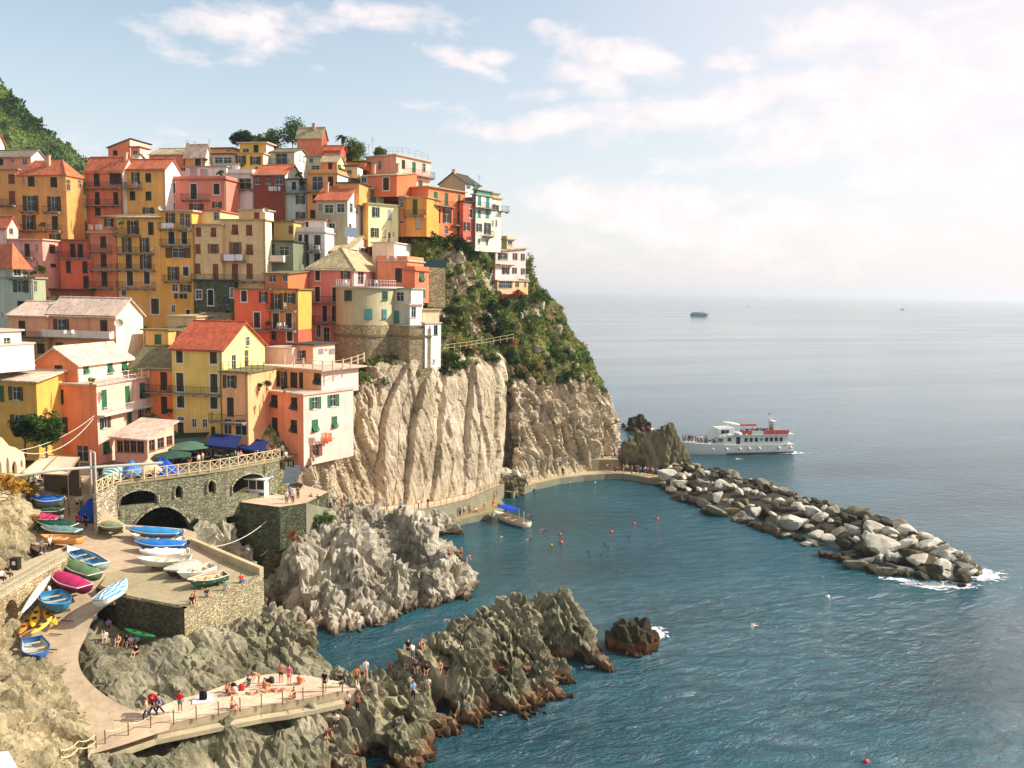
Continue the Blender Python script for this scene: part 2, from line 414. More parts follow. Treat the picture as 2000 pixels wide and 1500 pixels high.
    if rm.v:
        ro_ = rm.build('roof', tiles(ROOFC[rc], ax) if roof != 'f' else concrete({'g': (168, 158, 138), 'p': (216, 190, 168), 'd': (80, 76, 66), 'o': (190, 120, 85), 'y': (190, 170, 130), 'r': (180, 80, 60), 'v': (128, 118, 84)}[rc]), root, loc=lo_, rot=ro)
    if zt-zb > 5 and mat is None and w > 3 and (len(wins)*7+int(zt*10)) % 3:
        dm = MB(); xx = -.22 if int(zt*10) % 2 else -w+.22; dm.bar((xx, -.09, zb), (xx, -.09, zt), .06, 6); dm.bar((-w-.1, -.14-(ov if roof[0] != 'g' or roof == 'gx' else 0)*.8, zt+.02), (.1, -.14-(ov if roof[0] != 'g' or roof == 'gx' else 0)*.8, zt+.02), .07, 6) if roof in ('gx', 'h') else None
        dm.build('downpipe', plain((112, 100, 76) if int(zt*7) % 2 else (176, 160, 130), .6), root, loc=lo_, rot=ro)
    for fx, fy in chim:
        cm = MB(); zc = zt+(rise*.5 if roof != 'f' else 0); X = -w*(1-fx); Y = l*fy
        cm.box(X-.3, X+.3, Y-.25, Y+.25, zc, zt+(rise if roof != 'f' else .2)+.8); cm.box(X-.4, X+.4, Y-.35, Y+.35, zt+(rise if roof != 'f' else .2)+.803, zt+(rise if roof != 'f' else .2)+.92)
        cm.build('chimney', stucco((195, 150, 115)), ro_)
    for wv in wins:
        face, kd, cl, sur, s, z, ww, hh = wv[:8]; flat = len(wv) > 8
        d = -.19 if flat else 0
        p = Mz @ Vector((s, d, 0) if face == 'F' else (-d, s, 0))
        window(root, kd, cl, sur, off.x+p.x, off.y+p.y, z, ww, hh, rz0+(0 if face == 'F' else math.pi/2), col)
    for face, BB in (('F', BF), ('S', BS)):
        for b in BB:
            xa, xb, yy = b[:3]; kind = b[3] if len(b) > 3 else 'b'; dep = b[4] if len(b) > 4 else 1.05
            n = v if face == 'F' else u; axv = u if face == 'F' else v
            # pixel y is where the outer slab edge shows
            pa = hit(*cc(c, xa, yy), C, n); pb = hit(*cc(c, xb, yy), C, n)
            s0, s1 = sorted(((pa-C).dot(axv), (pb-C).dot(axv))); z = (pa.z+pb.z)/2
            balcony(root, s0, s1, z, rz0+(0 if face == 'F' else math.pi/2), off.x, off.y, kind, dep)
    return dict(C=C, u=u, v=v, w=w, l=l, zt=zt, zb=zb)
def house(name, label, *blocks, cat='house'):
    b0 = blocks[0]; px, py = cc(b0['c'], b0['xc'], b0['yt']); C = P(px, py, b0['D'])
    root = empty(name, (C.x, C.y, 0), R(b0.get('yaw', -11)), label, cat, 'houses of the hillside village')
    root.location.z = 0
    return root, [block(root, **b) for b in blocks]
def B(c, x0, xc, x2, yt, yb, D, col, **k): return dict(c=c, x0=x0, xc=xc, x2=x2, yt=yt, yb=yb, D=D, col=col, **k)
OCH=(214,148,80); YEL=(224,160,82); ORG=(222,122,66); COR=(218,124,82); SAL=(210,134,104); PNK=(230,166,142); TER=(194,114,76); RED=(194,90,62); BRN=(124,62,44)
CRM=(240,220,190); PYL=(244,222,160); WHT=(226,222,208); GRY=(172,170,152); OLY=(206,178,92); BEI=(212,180,126); PEA=(232,158,106); GGN=(160,168,148); OLV=(156,146,98)
# --- upper left
house('white_gable_house','white gable house half out of frame at the far left below the green hill',
 B(1,-160,-30,42,300,700,172,WHT,roof='gx',rise=1.6,rc='o'))
house('pink_house','pink house with flat grey eave beside a white gable, at far left under the hill',
 B(1,-160,300,440,428,640,166,SAL,roof='gx',rise=1.4,rc='g',side=(240,222,208),F_='n240,480,45,60 d10,480,40,60 n120,470,30,40'))
house('ochre_house','narrow ochre house with brown shutters cut by the left picture edge',
 B(1,-120,172,None,560,1250,160,OCH,roof='f',rc='g',F_='db112,645,62,90 db118,830,60,130 n-20,640,40,90',BF=[(5,165,905)]))
house('yellow_house','tall yellow house with orange hip roof, leftmost complete house of the upper row',
 B(1,165,640,810,598,1300,153,OCH,roof='h',rc='o',rise=2.6,F_='n228,660,20,75 d305,670,66,95 d525,677,66,95 o300,885,150,150 o530,890,130,145 o285,1070,130,140 d537,1075,60,130 o540,1225,110,80',S_='n668,710,40,110 n780,700,30,80',BF=[(222,385,968),(448,605,972),(215,610,1152)],chim=[(.55,.3)]))
house('terracotta_house','terracotta house with full-width balconies and an orange tiled roof beside the dark alley',
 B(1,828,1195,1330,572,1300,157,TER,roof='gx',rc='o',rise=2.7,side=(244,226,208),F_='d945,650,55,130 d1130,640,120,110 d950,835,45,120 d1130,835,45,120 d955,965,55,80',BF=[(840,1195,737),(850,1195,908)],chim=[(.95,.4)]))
house('yellow_house','yellow house with laundry balcony and white end gable right of the terracotta balcony house',
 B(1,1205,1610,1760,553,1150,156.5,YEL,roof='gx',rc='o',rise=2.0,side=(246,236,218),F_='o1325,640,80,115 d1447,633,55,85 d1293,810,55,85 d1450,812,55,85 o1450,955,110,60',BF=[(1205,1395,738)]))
house('terracotta_house','small terracotta house with sloping single-pitch roof on the skyline at upper left',
 B(1,1055,1270,1470,345,520,184,COR,roof='sr',rc='d',rise=1.9,side=(240,188,160),F_='d1125,392,42,48'),
 B(1,1275,1365,1458,338,520,180,COR,roof='f',rc='r',side=(240,196,168),F_='n1320,390,42,45'))
house('orange_house','low orange house with flat tiled roof and white gable end, second row at upper left',
 B(1,855,1285,1455,445,640,174,ORG,roof='f',rc='g',F_='n920,475,60,14 n1120,475,80,14'),
 B(1,1280,1300,1455,475,640,173,CRM,roof='gx',rc='g',rise=1.6))
house('dark_red_house','dark red house with grey slab roof and white-framed windows on the skyline',
 B(1,1455,1790,None,408,640,175,TER,roof='gx',rc='y',rise=1.7,F_='wd1558,475,55,64 wd1685,475,50,64',chim=[(.97,.3)]))
house('ochre_house','little ochre house with cream roof and one shuttered window on the skyline',
 B(2,-95,100,155,418,620,174,OCH,roof='gx',rc='p',rise=2.2,side=(238,224,200),F_='wd32,482,60,75'))
house('white_house','white terrace house with grey-green garage doors above the salmon house',
 B(1,1660,2210,2260,530,720,164,WHT,roof='f',rc='g',F_='dw1890,600,70,110 dw1990,605,70,110 n1785,550,50,40',L=5))
house('salmon_house','salmon red house with white-framed dark shutters and a flat terrace in the upper row',
 B(1,1612,2205,None,655,1250,157,(208,124,98),roof='f',rc='o',par=.7,F_='wd1680,737,65,105 wd1892,770,62,150 wd2115,745,60,105 wd1685,915,55,75 o1920,930,140,80 o2120,900,90,60',BF=[(1790,2050,853)]))
# --- skyline
house('yellow_house','bright yellow tower house with rooftop veranda on the skyline',
 B(2,380,670,720,402,700,166,(224,174,78),F_='o452,462,105,86 o595,468,105,82',roof='f',rc='y',side=(248,232,190)),
 B(2,440,700,772,298,402,168,(224,174,78),F_='d600,355,48,80 n500,370,60,40',roof='f',rc='p',ov=.5,side=(250,236,206)))
house('glazed_house','small house with a dark glazed sun room and black roof left of the yellow tower',
 B(2,175,385,None,408,700,166.5,(190,180,155),roof='f',rc='d',F_='n235,465,78,60 n322,465,78,60'))
house('ochre_house','low ochre house with dark eave and white lit end left of the yellow tower',
 B(2,95,372,None,350,520,177,OCH,roof='f',rc='d',F_='n330,370,45,20'))
house('grey_house','grey house with wide dark sliding door and sloping grey roof beside the yellow tower',
 B(2,722,975,1110,385,640,168,(196,190,160),roof='gx',rc='v',rise=1.0,side=(238,232,218),F_='n848,455,115,120',S_='dw1030,440,20,60 dw1065,450,20,60',BF=[(672,935,515,'b',1.6)]))
house('terracotta_tower_house','windowless terracotta tower house standing highest on the skyline',
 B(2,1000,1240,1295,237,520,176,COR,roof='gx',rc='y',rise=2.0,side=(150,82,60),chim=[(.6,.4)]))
house('red_house','low red house with brown roof at the foot of the terracotta tower',
 B(2,1250,1425,1482,368,560,173,RED,roof='gx',rc='r',rise=1.0,S_='dg1450,440,35,40'))
house('white_house','narrow white house with glazed veranda and arched door above a blank white wall',
 B(2,322,565,None,600,1000,161.5,(222,222,210),roof='f',rc='p',par=.9,F_='n490,695,125,110 n385,705,52,90',BF=[(310,565,752,'b',.8)]),
 B(2,350,430,560,510,600,165,(240,234,222),roof='f',rc='p'))
house('brown_house','dark brown-red house with orange roof and small laundry line, centre of the upper village',
 B(2,567,882,1058,608,1060,160,BRN,roof='gx',rc='o',rise=2.2,side=(232,226,212),F_='n612,670,50,60 n722,670,48,55 n825,662,75,75'))
house('pale_green_house','pale grey-green house with dark plant-filled balcony right of the brown house',
 B(2,888,1088,None,655,1120,159,(188,200,182),roof='f',rc='d',F_='d970,712,40,75 n1050,720,60,90 o1035,850,92,85 o1035,1008,92,75',BF=[(892,1088,785)]))
house('ochre_house','tall ochre house with pillared roof terraces below the terracotta tower',
 B(2,1098,1395,1618,598,1100,155,OCH,roof='f',rc='y',par=.8,side=(246,226,196),F_='n1200,690,105,135 d1328,668,50,92 d1175,840,45,80 d1155,990,50,80',BF=[(1105,1255,770)]),
 B(2,1240,1392,1468,478,600,159,ORG,roof='gx',rc='y',rise=1.3,side=(246,200,150),F_='d1325,533,40,92',S_='dg1413,540,34,68'),
 B(2,1090,1235,None,432,600,162,(196,184,140),roof='f',rc='g',F_='n1137,468,38,48 n1180,545,80,60'),
 B(2,1470,1592,1642,525,640,160,BEI,roof='f',rc='d',side=(244,226,196),F_='n1510,580,45,45'),
 B(2,1480,1665,None,482,560,164,ORG,roof='f',rc='d'),
 B(2,1400,1608,None,690,900,153,OCH,roof='f',rc='d'))
house('pink_house','large pink house with a roof railing, highest house on the right of the skyline',
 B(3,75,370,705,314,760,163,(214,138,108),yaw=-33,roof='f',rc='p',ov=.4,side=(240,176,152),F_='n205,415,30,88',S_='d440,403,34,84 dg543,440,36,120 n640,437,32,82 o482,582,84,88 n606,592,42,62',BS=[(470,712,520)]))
house('orange_red_house','orange-red house with grey slab roof in front of the large pink house',
 B(2,1622,1975,None,615,820,157.5,(204,108,66),yaw=-20,roof='sb',rc='y',rise=1.5,F_='wn1655,655,52,64 wd1870,695,58,124',chim=[(.25,.2),(.9,.2)]))
house('orange_house','bright orange house with green doors and balcony above the hanging gardens',
 B(3,418,683,1042,625,1150,160,(216,124,72),yaw=-36,roof='f',rc='y',ov=.45,side=(228,120,72),S_='dg755,735,38,130 dg860,742,38,120 dg985,740,28,78 o755,905,88,138 o866,912,86,132 n985,930,34,120 n750,1025,30,60 n858,1045,34,80 dg980,1055,30,80',BS=[(712,905,812),(908,1042,1003)]),
 B(3,445,668,None,730,1110,157,(222,146,66),yaw=-18,roof='f',rc='y',F_='dg553,820,48,150 dw587,990,52,92',BF=[(455,662,908)]),
 B(3,392,450,None,722,1110,158,(190,122,62),yaw=-18,roof='f',rc='g',F_='n422,780,34,90 n425,970,50,30'))
house('red_house','narrow red house with an arched white-framed window between orange and grey houses',
 B(3,1000,1026,1150,770,1160,166,(196,96,72),yaw=-36,roof='f',rc='d',side=(198,98,74),S_='n1070,765,70,60 wn1100,885,30,84 o1058,1012,64,84 n1075,1130,40,40'))
house('grey_house','grey gabled house with turquoise shutters at the right end of the skyline',
 B(3,790,1047,1192,585,800,175,(172,166,132),yaw=-30,roof='gy',rc='d',rise=2.0,side=(222,222,205),S_='dt1075,608,34,44 dt1140,612,34,40 d1165,640,20,30',chim=[(.5,.1)]),
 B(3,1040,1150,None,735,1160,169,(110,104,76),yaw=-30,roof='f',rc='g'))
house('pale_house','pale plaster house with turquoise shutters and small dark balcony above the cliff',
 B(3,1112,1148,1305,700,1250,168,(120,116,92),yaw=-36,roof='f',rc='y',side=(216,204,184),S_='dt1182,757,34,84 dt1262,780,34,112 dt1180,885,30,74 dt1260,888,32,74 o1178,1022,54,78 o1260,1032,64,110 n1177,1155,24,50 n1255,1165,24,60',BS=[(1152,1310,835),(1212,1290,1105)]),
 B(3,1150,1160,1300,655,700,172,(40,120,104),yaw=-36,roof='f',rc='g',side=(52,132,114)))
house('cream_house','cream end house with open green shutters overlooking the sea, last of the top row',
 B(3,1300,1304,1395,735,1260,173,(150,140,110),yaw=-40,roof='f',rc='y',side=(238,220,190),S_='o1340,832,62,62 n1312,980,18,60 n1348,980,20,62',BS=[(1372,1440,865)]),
 B(3,1303,1306,1372,690,735,176,OCH,yaw=-40,roof='f',rc='g',side=(214,160,90)))
house('terrace_lookout','small stone lookout terrace on pillars beside the cream end house',
 B(3,1398,1450,1520,1140,1230,178,(196,178,140),yaw=-40,roof='f',rc='y',par=.8,S_='n1480,1170,40,40'))
# --- middle
house('cream_cottage','grey cottage with orange roof, white gable and two white windows in mid slope',
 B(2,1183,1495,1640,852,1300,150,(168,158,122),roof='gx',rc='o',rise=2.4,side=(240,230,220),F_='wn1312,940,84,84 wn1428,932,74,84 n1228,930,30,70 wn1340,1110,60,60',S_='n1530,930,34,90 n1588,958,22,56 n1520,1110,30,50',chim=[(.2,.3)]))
house('pale_yellow_house','pale yellow house with olive shutters and a glazed upper terrace',
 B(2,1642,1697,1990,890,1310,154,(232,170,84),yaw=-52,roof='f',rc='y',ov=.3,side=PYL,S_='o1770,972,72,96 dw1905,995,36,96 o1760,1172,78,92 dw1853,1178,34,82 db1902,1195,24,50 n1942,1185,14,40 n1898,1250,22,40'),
 B(2,1618,1640,1848,712,890,157,(222,176,90),yaw=-40,roof='sl',rc='y',rise=.5,side=(238,226,180),S_='dg1665,800,60,130 dg1740,815,70,140 n1805,810,28,40'))
house('beige_house','large beige house with closed brown shutters over a grey stone base',
 B(2,250,690,752,1052,1720,140,BEI,roof='f',rc='y',side=(230,206,164),F_='ab395,1140,60,96 db533,1145,60,100 ob400,1330,120,130 ab537,1335,66,96 db395,1550,60,150 db538,1545,60,145',BF=[(285,505,1445),(-0,690,1640)]),
 B(2,-18,262,None,1100,1720,140.7,BEI,roof='f',rc='y',F_='db38,1162,52,86 ab185,1165,50,86 db33,1328,52,90 ob185,1328,106,90 db30,1520,55,95 db205,1550,55,145'),
 B(2,430,690,770,955,1052,142,(214,178,120),roof='f',rc='y',side=(244,232,216),F_='db607,1005,55,66'),
 B(2,-30,250,None,965,1100,143.5,(240,196,140),roof='f',rc='o',F_='n210,1010,50,80'),
 B(5,98,482,None,545,1000,139.6,(96,104,84),mat=stonework((112,116,92),2.2),roof='f',rc='d',F_='wn140,675,58,88 wd257,705,54,150 wn466,660,34,90 n155,862,32,52 n265,882,46,80'))
house('grey_green_house','dark grey-green house with cluttered terraces between the beige and the white house',
 B(2,700,962,None,1262,1800,141.5,(112,118,92),roof='f',rc='d',F_='o740,1345,84,130 n875,1350,92,92',BF=[(696,895,1455,'p')]),
 B(2,772,966,None,1068,1262,146,(176,160,96),roof='f',rc='v',F_='db940,1140,40,70'))
house('white_house','white house with orange bands and a roof terrace of draped laundry',
 B(5,1065,1372,1732,75,560,146,(216,210,196),roof='f',rc='p',par=1.0,side=(244,236,228),F_='d1132,165,34,150 d1192,165,44,150 d1300,142,62,92 d1135,350,34,150 d1196,350,46,150 d1298,322,62,92',BF=[(1068,1342,250)]),
 B(2,970,1272,None,1052,1170,149,(226,216,204),roof='f',rc='o',F_='d1098,1090,24,50'),
 B(5,988,1066,None,285,560,145.3,(216,206,196),roof='f',rc='r'))
house('pink_house','pink house with grey hip roof and roof terrace beside the round bastion',
 B(6,205,655,1035,425,1290,140,(200,124,98),yaw=-13,roof='h',rc='y',rise=3.4,ov=.5,side=(232,158,148),F_='wd302,485,46,106 o577,482,92,84 wd300,672,50,146 wd470,672,50,150 wd372,862,50,156 wd462,862,44,156 wn310,1032,40,120 wn388,1075,58,160',S_='n725,512,58,130 wn895,482,42,72',BF=[(195,490,752),(275,488,948)]))
house('pink_house','pink gabled house with big white arched gable windows behind the grey hip roof',
 B(6,402,592,872,255,560,147,(196,116,94),yaw=-13,roof='gx',rc='y',rise=2.8,side=(236,170,156),S_='wn650,268,68,64 wn750,272,76,100'))
house('orange_house','orange house with cream curved terrace wall above the bastion',
 B(6,868,1178,None,352,760,145,(224,130,86),yaw=-14,roof='f',rc='p',par=.9,F_='d1092,485,66,134'),
 B(6,1150,1252,1388,445,760,144,(208,108,70),yaw=-22,roof='f',rc='o',par=.8,side=(226,112,78),S_='ag1318,502,52,90 dg1312,662,86,84'),
 B(6,835,1050,1272,175,420,151,(240,202,170),yaw=-14,roof='f',rc='p',side=(246,216,188)))
house('red_house','orange-red house with white-framed shutters and long balcony, middle of the lower slope',
 B(5,485,822,None,632,1250,128,(206,100,64),roof='f',rc='v',F_='wd583,692,55,106 o775,702,86,106 wd710,925,60,150',BF=[(610,822,1022)]))
house('ochre_house','ochre house with white balcony chairs attached to the orange-red house',
 B(5,825,1110,1242,632,1022,127.8,(210,144,66),roof='f',rc='v',side=(196,150,66),F_='o905,742,112,156 o1030,712,112,104 wd895,935,60,152 wd1020,930,60,146',BF=[(825,1100,828),(825,1098,1022)]),
 B(5,640,1112,1244,1025,1300,127.9,(172,86,60),roof='f',rc='r',F_='n680,1045,50,40 o840,1072,112,100 wd1030,1082,56,96',ov=0),
 B(5,790,1010,1210,478,632,134,(196,112,64),roof='sb',rc='v',rise=.6,F_='n860,520,70,70 n985,515,50,70 n1150,530,60,100',ov=.4))
# --- left column
house('grey_house','grey house with orange tiled roof and leafy glazed balcony at the left edge',
 B(4,-100,318,442,320,900,131,(178,184,164),roof='f',rc='g',side=(150,160,122),F_='o205,397,150,116 d205,572,72,66 n20,680,20,60',S_='n348,400,30,110 d355,572,30,66',BF=[(115,330,318)]),
 B(4,-100,120,255,150,320,133.5,(190,192,176),yaw=-20,roof='h',rc='o',rise=2.6,ov=.6,S_='n170,240,70,110 n235,240,30,100'))
house('pink_house','flat-roofed pink house stepped against the yellow tower house at left',
 B(1,60,412,625,1245,1800,144,(222,150,130),roof='f',rc='p',side=(226,152,132),F_='d265,1340,52,122 n357,1325,24,80 n140,1370,50,30 n362,1480,24,60',S_='d510,1328,58,84 d520,1490,54,30',BF=[(88,340,1412)]),
 B(1,-120,65,178,1120,1600,149,(236,180,160),roof='gx',rc='o',rise=1.8,side=(240,186,166),S_='n110,1160,40,60'))
house('orange_red_house','orange-red house with a white slab balcony between pink and coral neighbours',
 B(1,600,862,None,1250,1530,145,(186,88,58),roof='f',rc='v',F_='d710,1345,52,132 d785,1345,52,132',BF=[(582,888,1418,'b',.9)]),
 B(4,585,892,None,135,445,144.5,(204,98,62),roof='f',rc='g',ov=0,F_='d668,205,46,116 d830,210,52,116 o550,355,112,132 d840,352,56,122'),
 B(4,445,892,None,438,800,144,(142,78,56),roof='f',rc='d',ov=.6,F_='n565,517,52,60 n722,522,56,92'))
house('coral_house','narrow coral house with four small balconies stacked above each other',
 B(1,862,1132,None,1175,2000,144,(196,114,78),roof='f',rc='p',F_='d1007,1262,56,112 d1012,1440,56,130',BF=[(893,1100,1352)]),
 B(4,862,1130,None,240,800,143.8,(194,112,76),roof='f',rc='p',ov=0,F_='d1020,322,56,136 d1003,532,56,78',BF=[(895,1108,238),(905,1105,408)]),
 B(1,960,1230,None,1025,1175,148,(196,120,76),roof='sb',rc='v',rise=1.2,ov=.5,F_='o1065,1075,90,80 n1170,1060,60,90'))
house('yellow_house','tall yellow house with four balconies and a grey-green plinth, left of centre',
 B(1,1136,1560,None,1032,2200,142.5,YEL,roof='sb',rc='y',rise=1.0,ov=.7,F_='o1300,1120,112,132 d1473,1130,56,122 o1240,1290,92,142 o1412,1290,92,142 d1258,1450,60,132 o1425,1458,112,132 wd1270,1620,60,142 wd1435,1615,56,116 wn1210,1760,46,60 wn1208,1856,60,40 wd1515,1890,76,152',BF=[(1130,1375,1195),(1170,1510,1373),(1165,1520,1538),(1170,1520,1713)]))
house('yellow_house','yellow house with white towels drying on its top balcony beside the beige house',
 B(1,1562,1872,None,965,2200,141.5,(222,160,72),roof='f',rc='p',ov=.5,F_='o1665,1030,90,100 n1775,1040,44,120 n1830,1050,50,130 wd1675,1222,60,122 wd1800,1222,56,122 o1740,1370,242,96 o1695,1570,112,132 wd1815,1550,56,88 wn1707,1710,56,70 o1815,1715,110,72 wn1692,1915,36,70 wd1838,1960,40,70',BF=[(1572,1872,1138),(1590,1865,1297),(1620,1872,1647)]))
# --- lower row
house('salmon_house','long salmon house with pale stone roof and sunlit cream end wall',
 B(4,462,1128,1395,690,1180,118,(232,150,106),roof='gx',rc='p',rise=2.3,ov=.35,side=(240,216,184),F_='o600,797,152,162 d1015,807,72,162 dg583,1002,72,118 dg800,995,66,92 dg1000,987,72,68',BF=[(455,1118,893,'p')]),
 B(4,80,460,None,688,905,119.5,(230,152,108),roof='gx',rc='p',rise=1.8,F_='d215,802,66,142',BF=[(205,452,905)]),
 B(4,205,462,None,910,1200,119,(160,124,74),roof='f',rc='v',F_='d400,1002,74,96'))
house('cream_house','sunlit cream house with green-framed windows at the left picture edge',
 B(4,-420,-110,205,845,1250,99,(200,190,150),roof='f',rc='p',side=(246,234,204),S_='wng70,950,66,104 dg30,1197,60,112',yaw=-20),
 B(4,-420,-112,330,985,1250,98.6,(200,190,150),roof='f',rc='p',side=(246,234,204),yaw=-20,ov=.15),
 B(7,-160,352,None,432,1200,101,(208,158,70),roof='sb',rc='p',rise=1.6,ov=.6,F_='o155,542,138,132 o176,822,142,142 dg10,540,60,150 n345,520,20,120'))
house('coral_house','four-storey coral house with green shutters and a white terrace railing above the square',
 B(7,350,940,1455,470,1330,104,(226,128,80),roof='f',rc='p',ov=.2,side=(242,178,152),F_='dk580,572,82,136 o588,847,146,152 n805,1130,112,160',S_='dg1018,600,54,190 dg1245,562,48,190 ag1390,512,54,150 o1025,822,104,124 dg1265,772,46,104 o1392,752,88,112 ag1040,1070,64,116',BS=[(948,1452,700,'w')]),
 B(7,350,757,1282,255,468,105.5,(226,128,80),roof='gy',rc='p',rise=1.9,ov=.5,side=(246,196,168),F_='ak573,318,78,102',S_='ag840,302,54,92 ag1075,292,54,112 ag1215,272,54,112'))
house('restaurant_annex','low restaurant annex with tan lean-to roof and wood-framed windows at the coral house',
 B(7,1118,1438,1700,1000,1240,101,(226,150,120),yaw=-18,roof='sb',rc='p',rise=1.6,ov=.5,side=(232,170,140),F_='nb1170,1058,60,112 nb1235,1058,60,112 nb1300,1060,60,112 nb1370,1062,70,112',S_='nb1485,1050,60,110 nb1570,1022,66,110 nb1655,1000,60,96'))
house('orange_house','narrow orange house with olive slab roof between the coral and the olive-yellow house',
 B(7,1456,1692,None,302,1000,113,(226,122,58),roof='gx',rc='v',rise=2.6,ov=.4,F_='d1600,420,66,172 d1603,655,62,166',BF=[(1456,1692,525)]),
 B(7,1265,1456,None,300,800,114,(200,124,72),roof='gx',rc='v',rise=2.6,ov=.3))
house('olive_yellow_house','olive-yellow gabled house with weighted red tile roof in the middle of the lower row',
 B(8,75,567,985,322,1260,111,OLY,roof='gx',rc='r',rise=3.4,ov=.4,side=(210,206,128),F_='wd153,385,66,116 wd485,395,70,116 wd158,632,70,182 wd490,642,70,182 wd165,825,70,112 wd490,835,70,116 wn165,990,60,40 wd165,1075,60,110 wn295,1032,46,80 wn400,1034,46,80 d482,1105,40,80',S_='n815,232,34,92 n808,402,40,166 n685,442,44,152',BF=[(75,552,742)]))
house('peach_house','peach house with shop openings between the olive-yellow house and the pink hotel',
 B(8,567,818,None,545,1260,109.8,PEA,roof='f',rc='v',ov=.35,F_='o643,627,136,126 d650,872,66,182 n605,1065,110,150 n755,1075,120,150',BF=[(485,812,1010,'b',1.3)]))
HOT = house('pink_hotel','pink corner hotel with dark tilted shutters, striped washing and two roof terraces',
 B(8,818,1362,1850,762,1455,112,(224,138,98),yaw=-33,roof='f',rc='p',ov=.2,side=(240,186,166),F_='ak890,802,62,122 ak1080,817,62,122 ak1272,842,62,122 dk900,1012,56,118 dk1083,1037,56,118 ak1270,1062,62,122 n1087,1250,60,140',S_='og1478,837,112,118 og1655,812,112,118 ag1475,1057,64,118 ag1665,1022,56,112 ob1485,1300,120,116'),
 B(8,1005,1540,1900,520,760,116,(224,164,110),yaw=-30,roof='f',rc='p',ov=.9,side=(242,190,170),F_='d1090,600,60,140 o1160,600,90,150 d1270,610,70,150 d1340,610,40,150 a1500,600,70,110'))
house('pink_cottage','small pink rooftop cottage with dark flat roof and white washing above the hotel terrace',
 B(8,1252,1458,1670,275,560,123,(228,148,112),yaw=-20,roof='f',rc='d',ov=.4,side=(236,176,150),F_='o1340,372,92,104'),
 B(8,980,1252,None,312,600,122.5,(236,180,160),yaw=-20,roof='f',rc='p',ov=.1))
house('beige_house','small beige house with one green shutter and a shaded pergola terrace',
 B(4,1396,1642,None,832,1250,121,(206,164,92),roof='f',rc='v',F_='dg1543,912,66,96 n1415,930,20,100'),
 B(4,1640,1910,None,700,900,125,(196,172,126),roof='f',rc='y'),
 B(4,1690,1990,None,855,1100,122.5,(220,180,150),roof='sb',rc='v',rise=2.6))
# --- promontory
house('pink_villa','pink villa with blue-white railings alone on the headland above the sea',
 B(9,585,705,985,245,560,190,(222,146,130),yaw=-42,roof='sb',rc='y',rise=1.2,ov=.5,side=(240,190,178),F_='n675,300,24,70 n620,330,30,50 n660,430,36,110',S_='o775,292,80,70 o885,292,44,64 o957,296,36,64 o798,424,70,62 o880,422,42,58 o957,430,36,60 n740,290,30,70',BS=[(712,858,360,'w'),(925,985,498,'w')]),
 B(9,700,722,1008,515,640,188.5,(222,150,100),yaw=-42,roof='f',rc='p',ov=.3,side=(236,168,118),S_='n798,550,130,70 n905,552,36,50 dg980,545,18,50'))

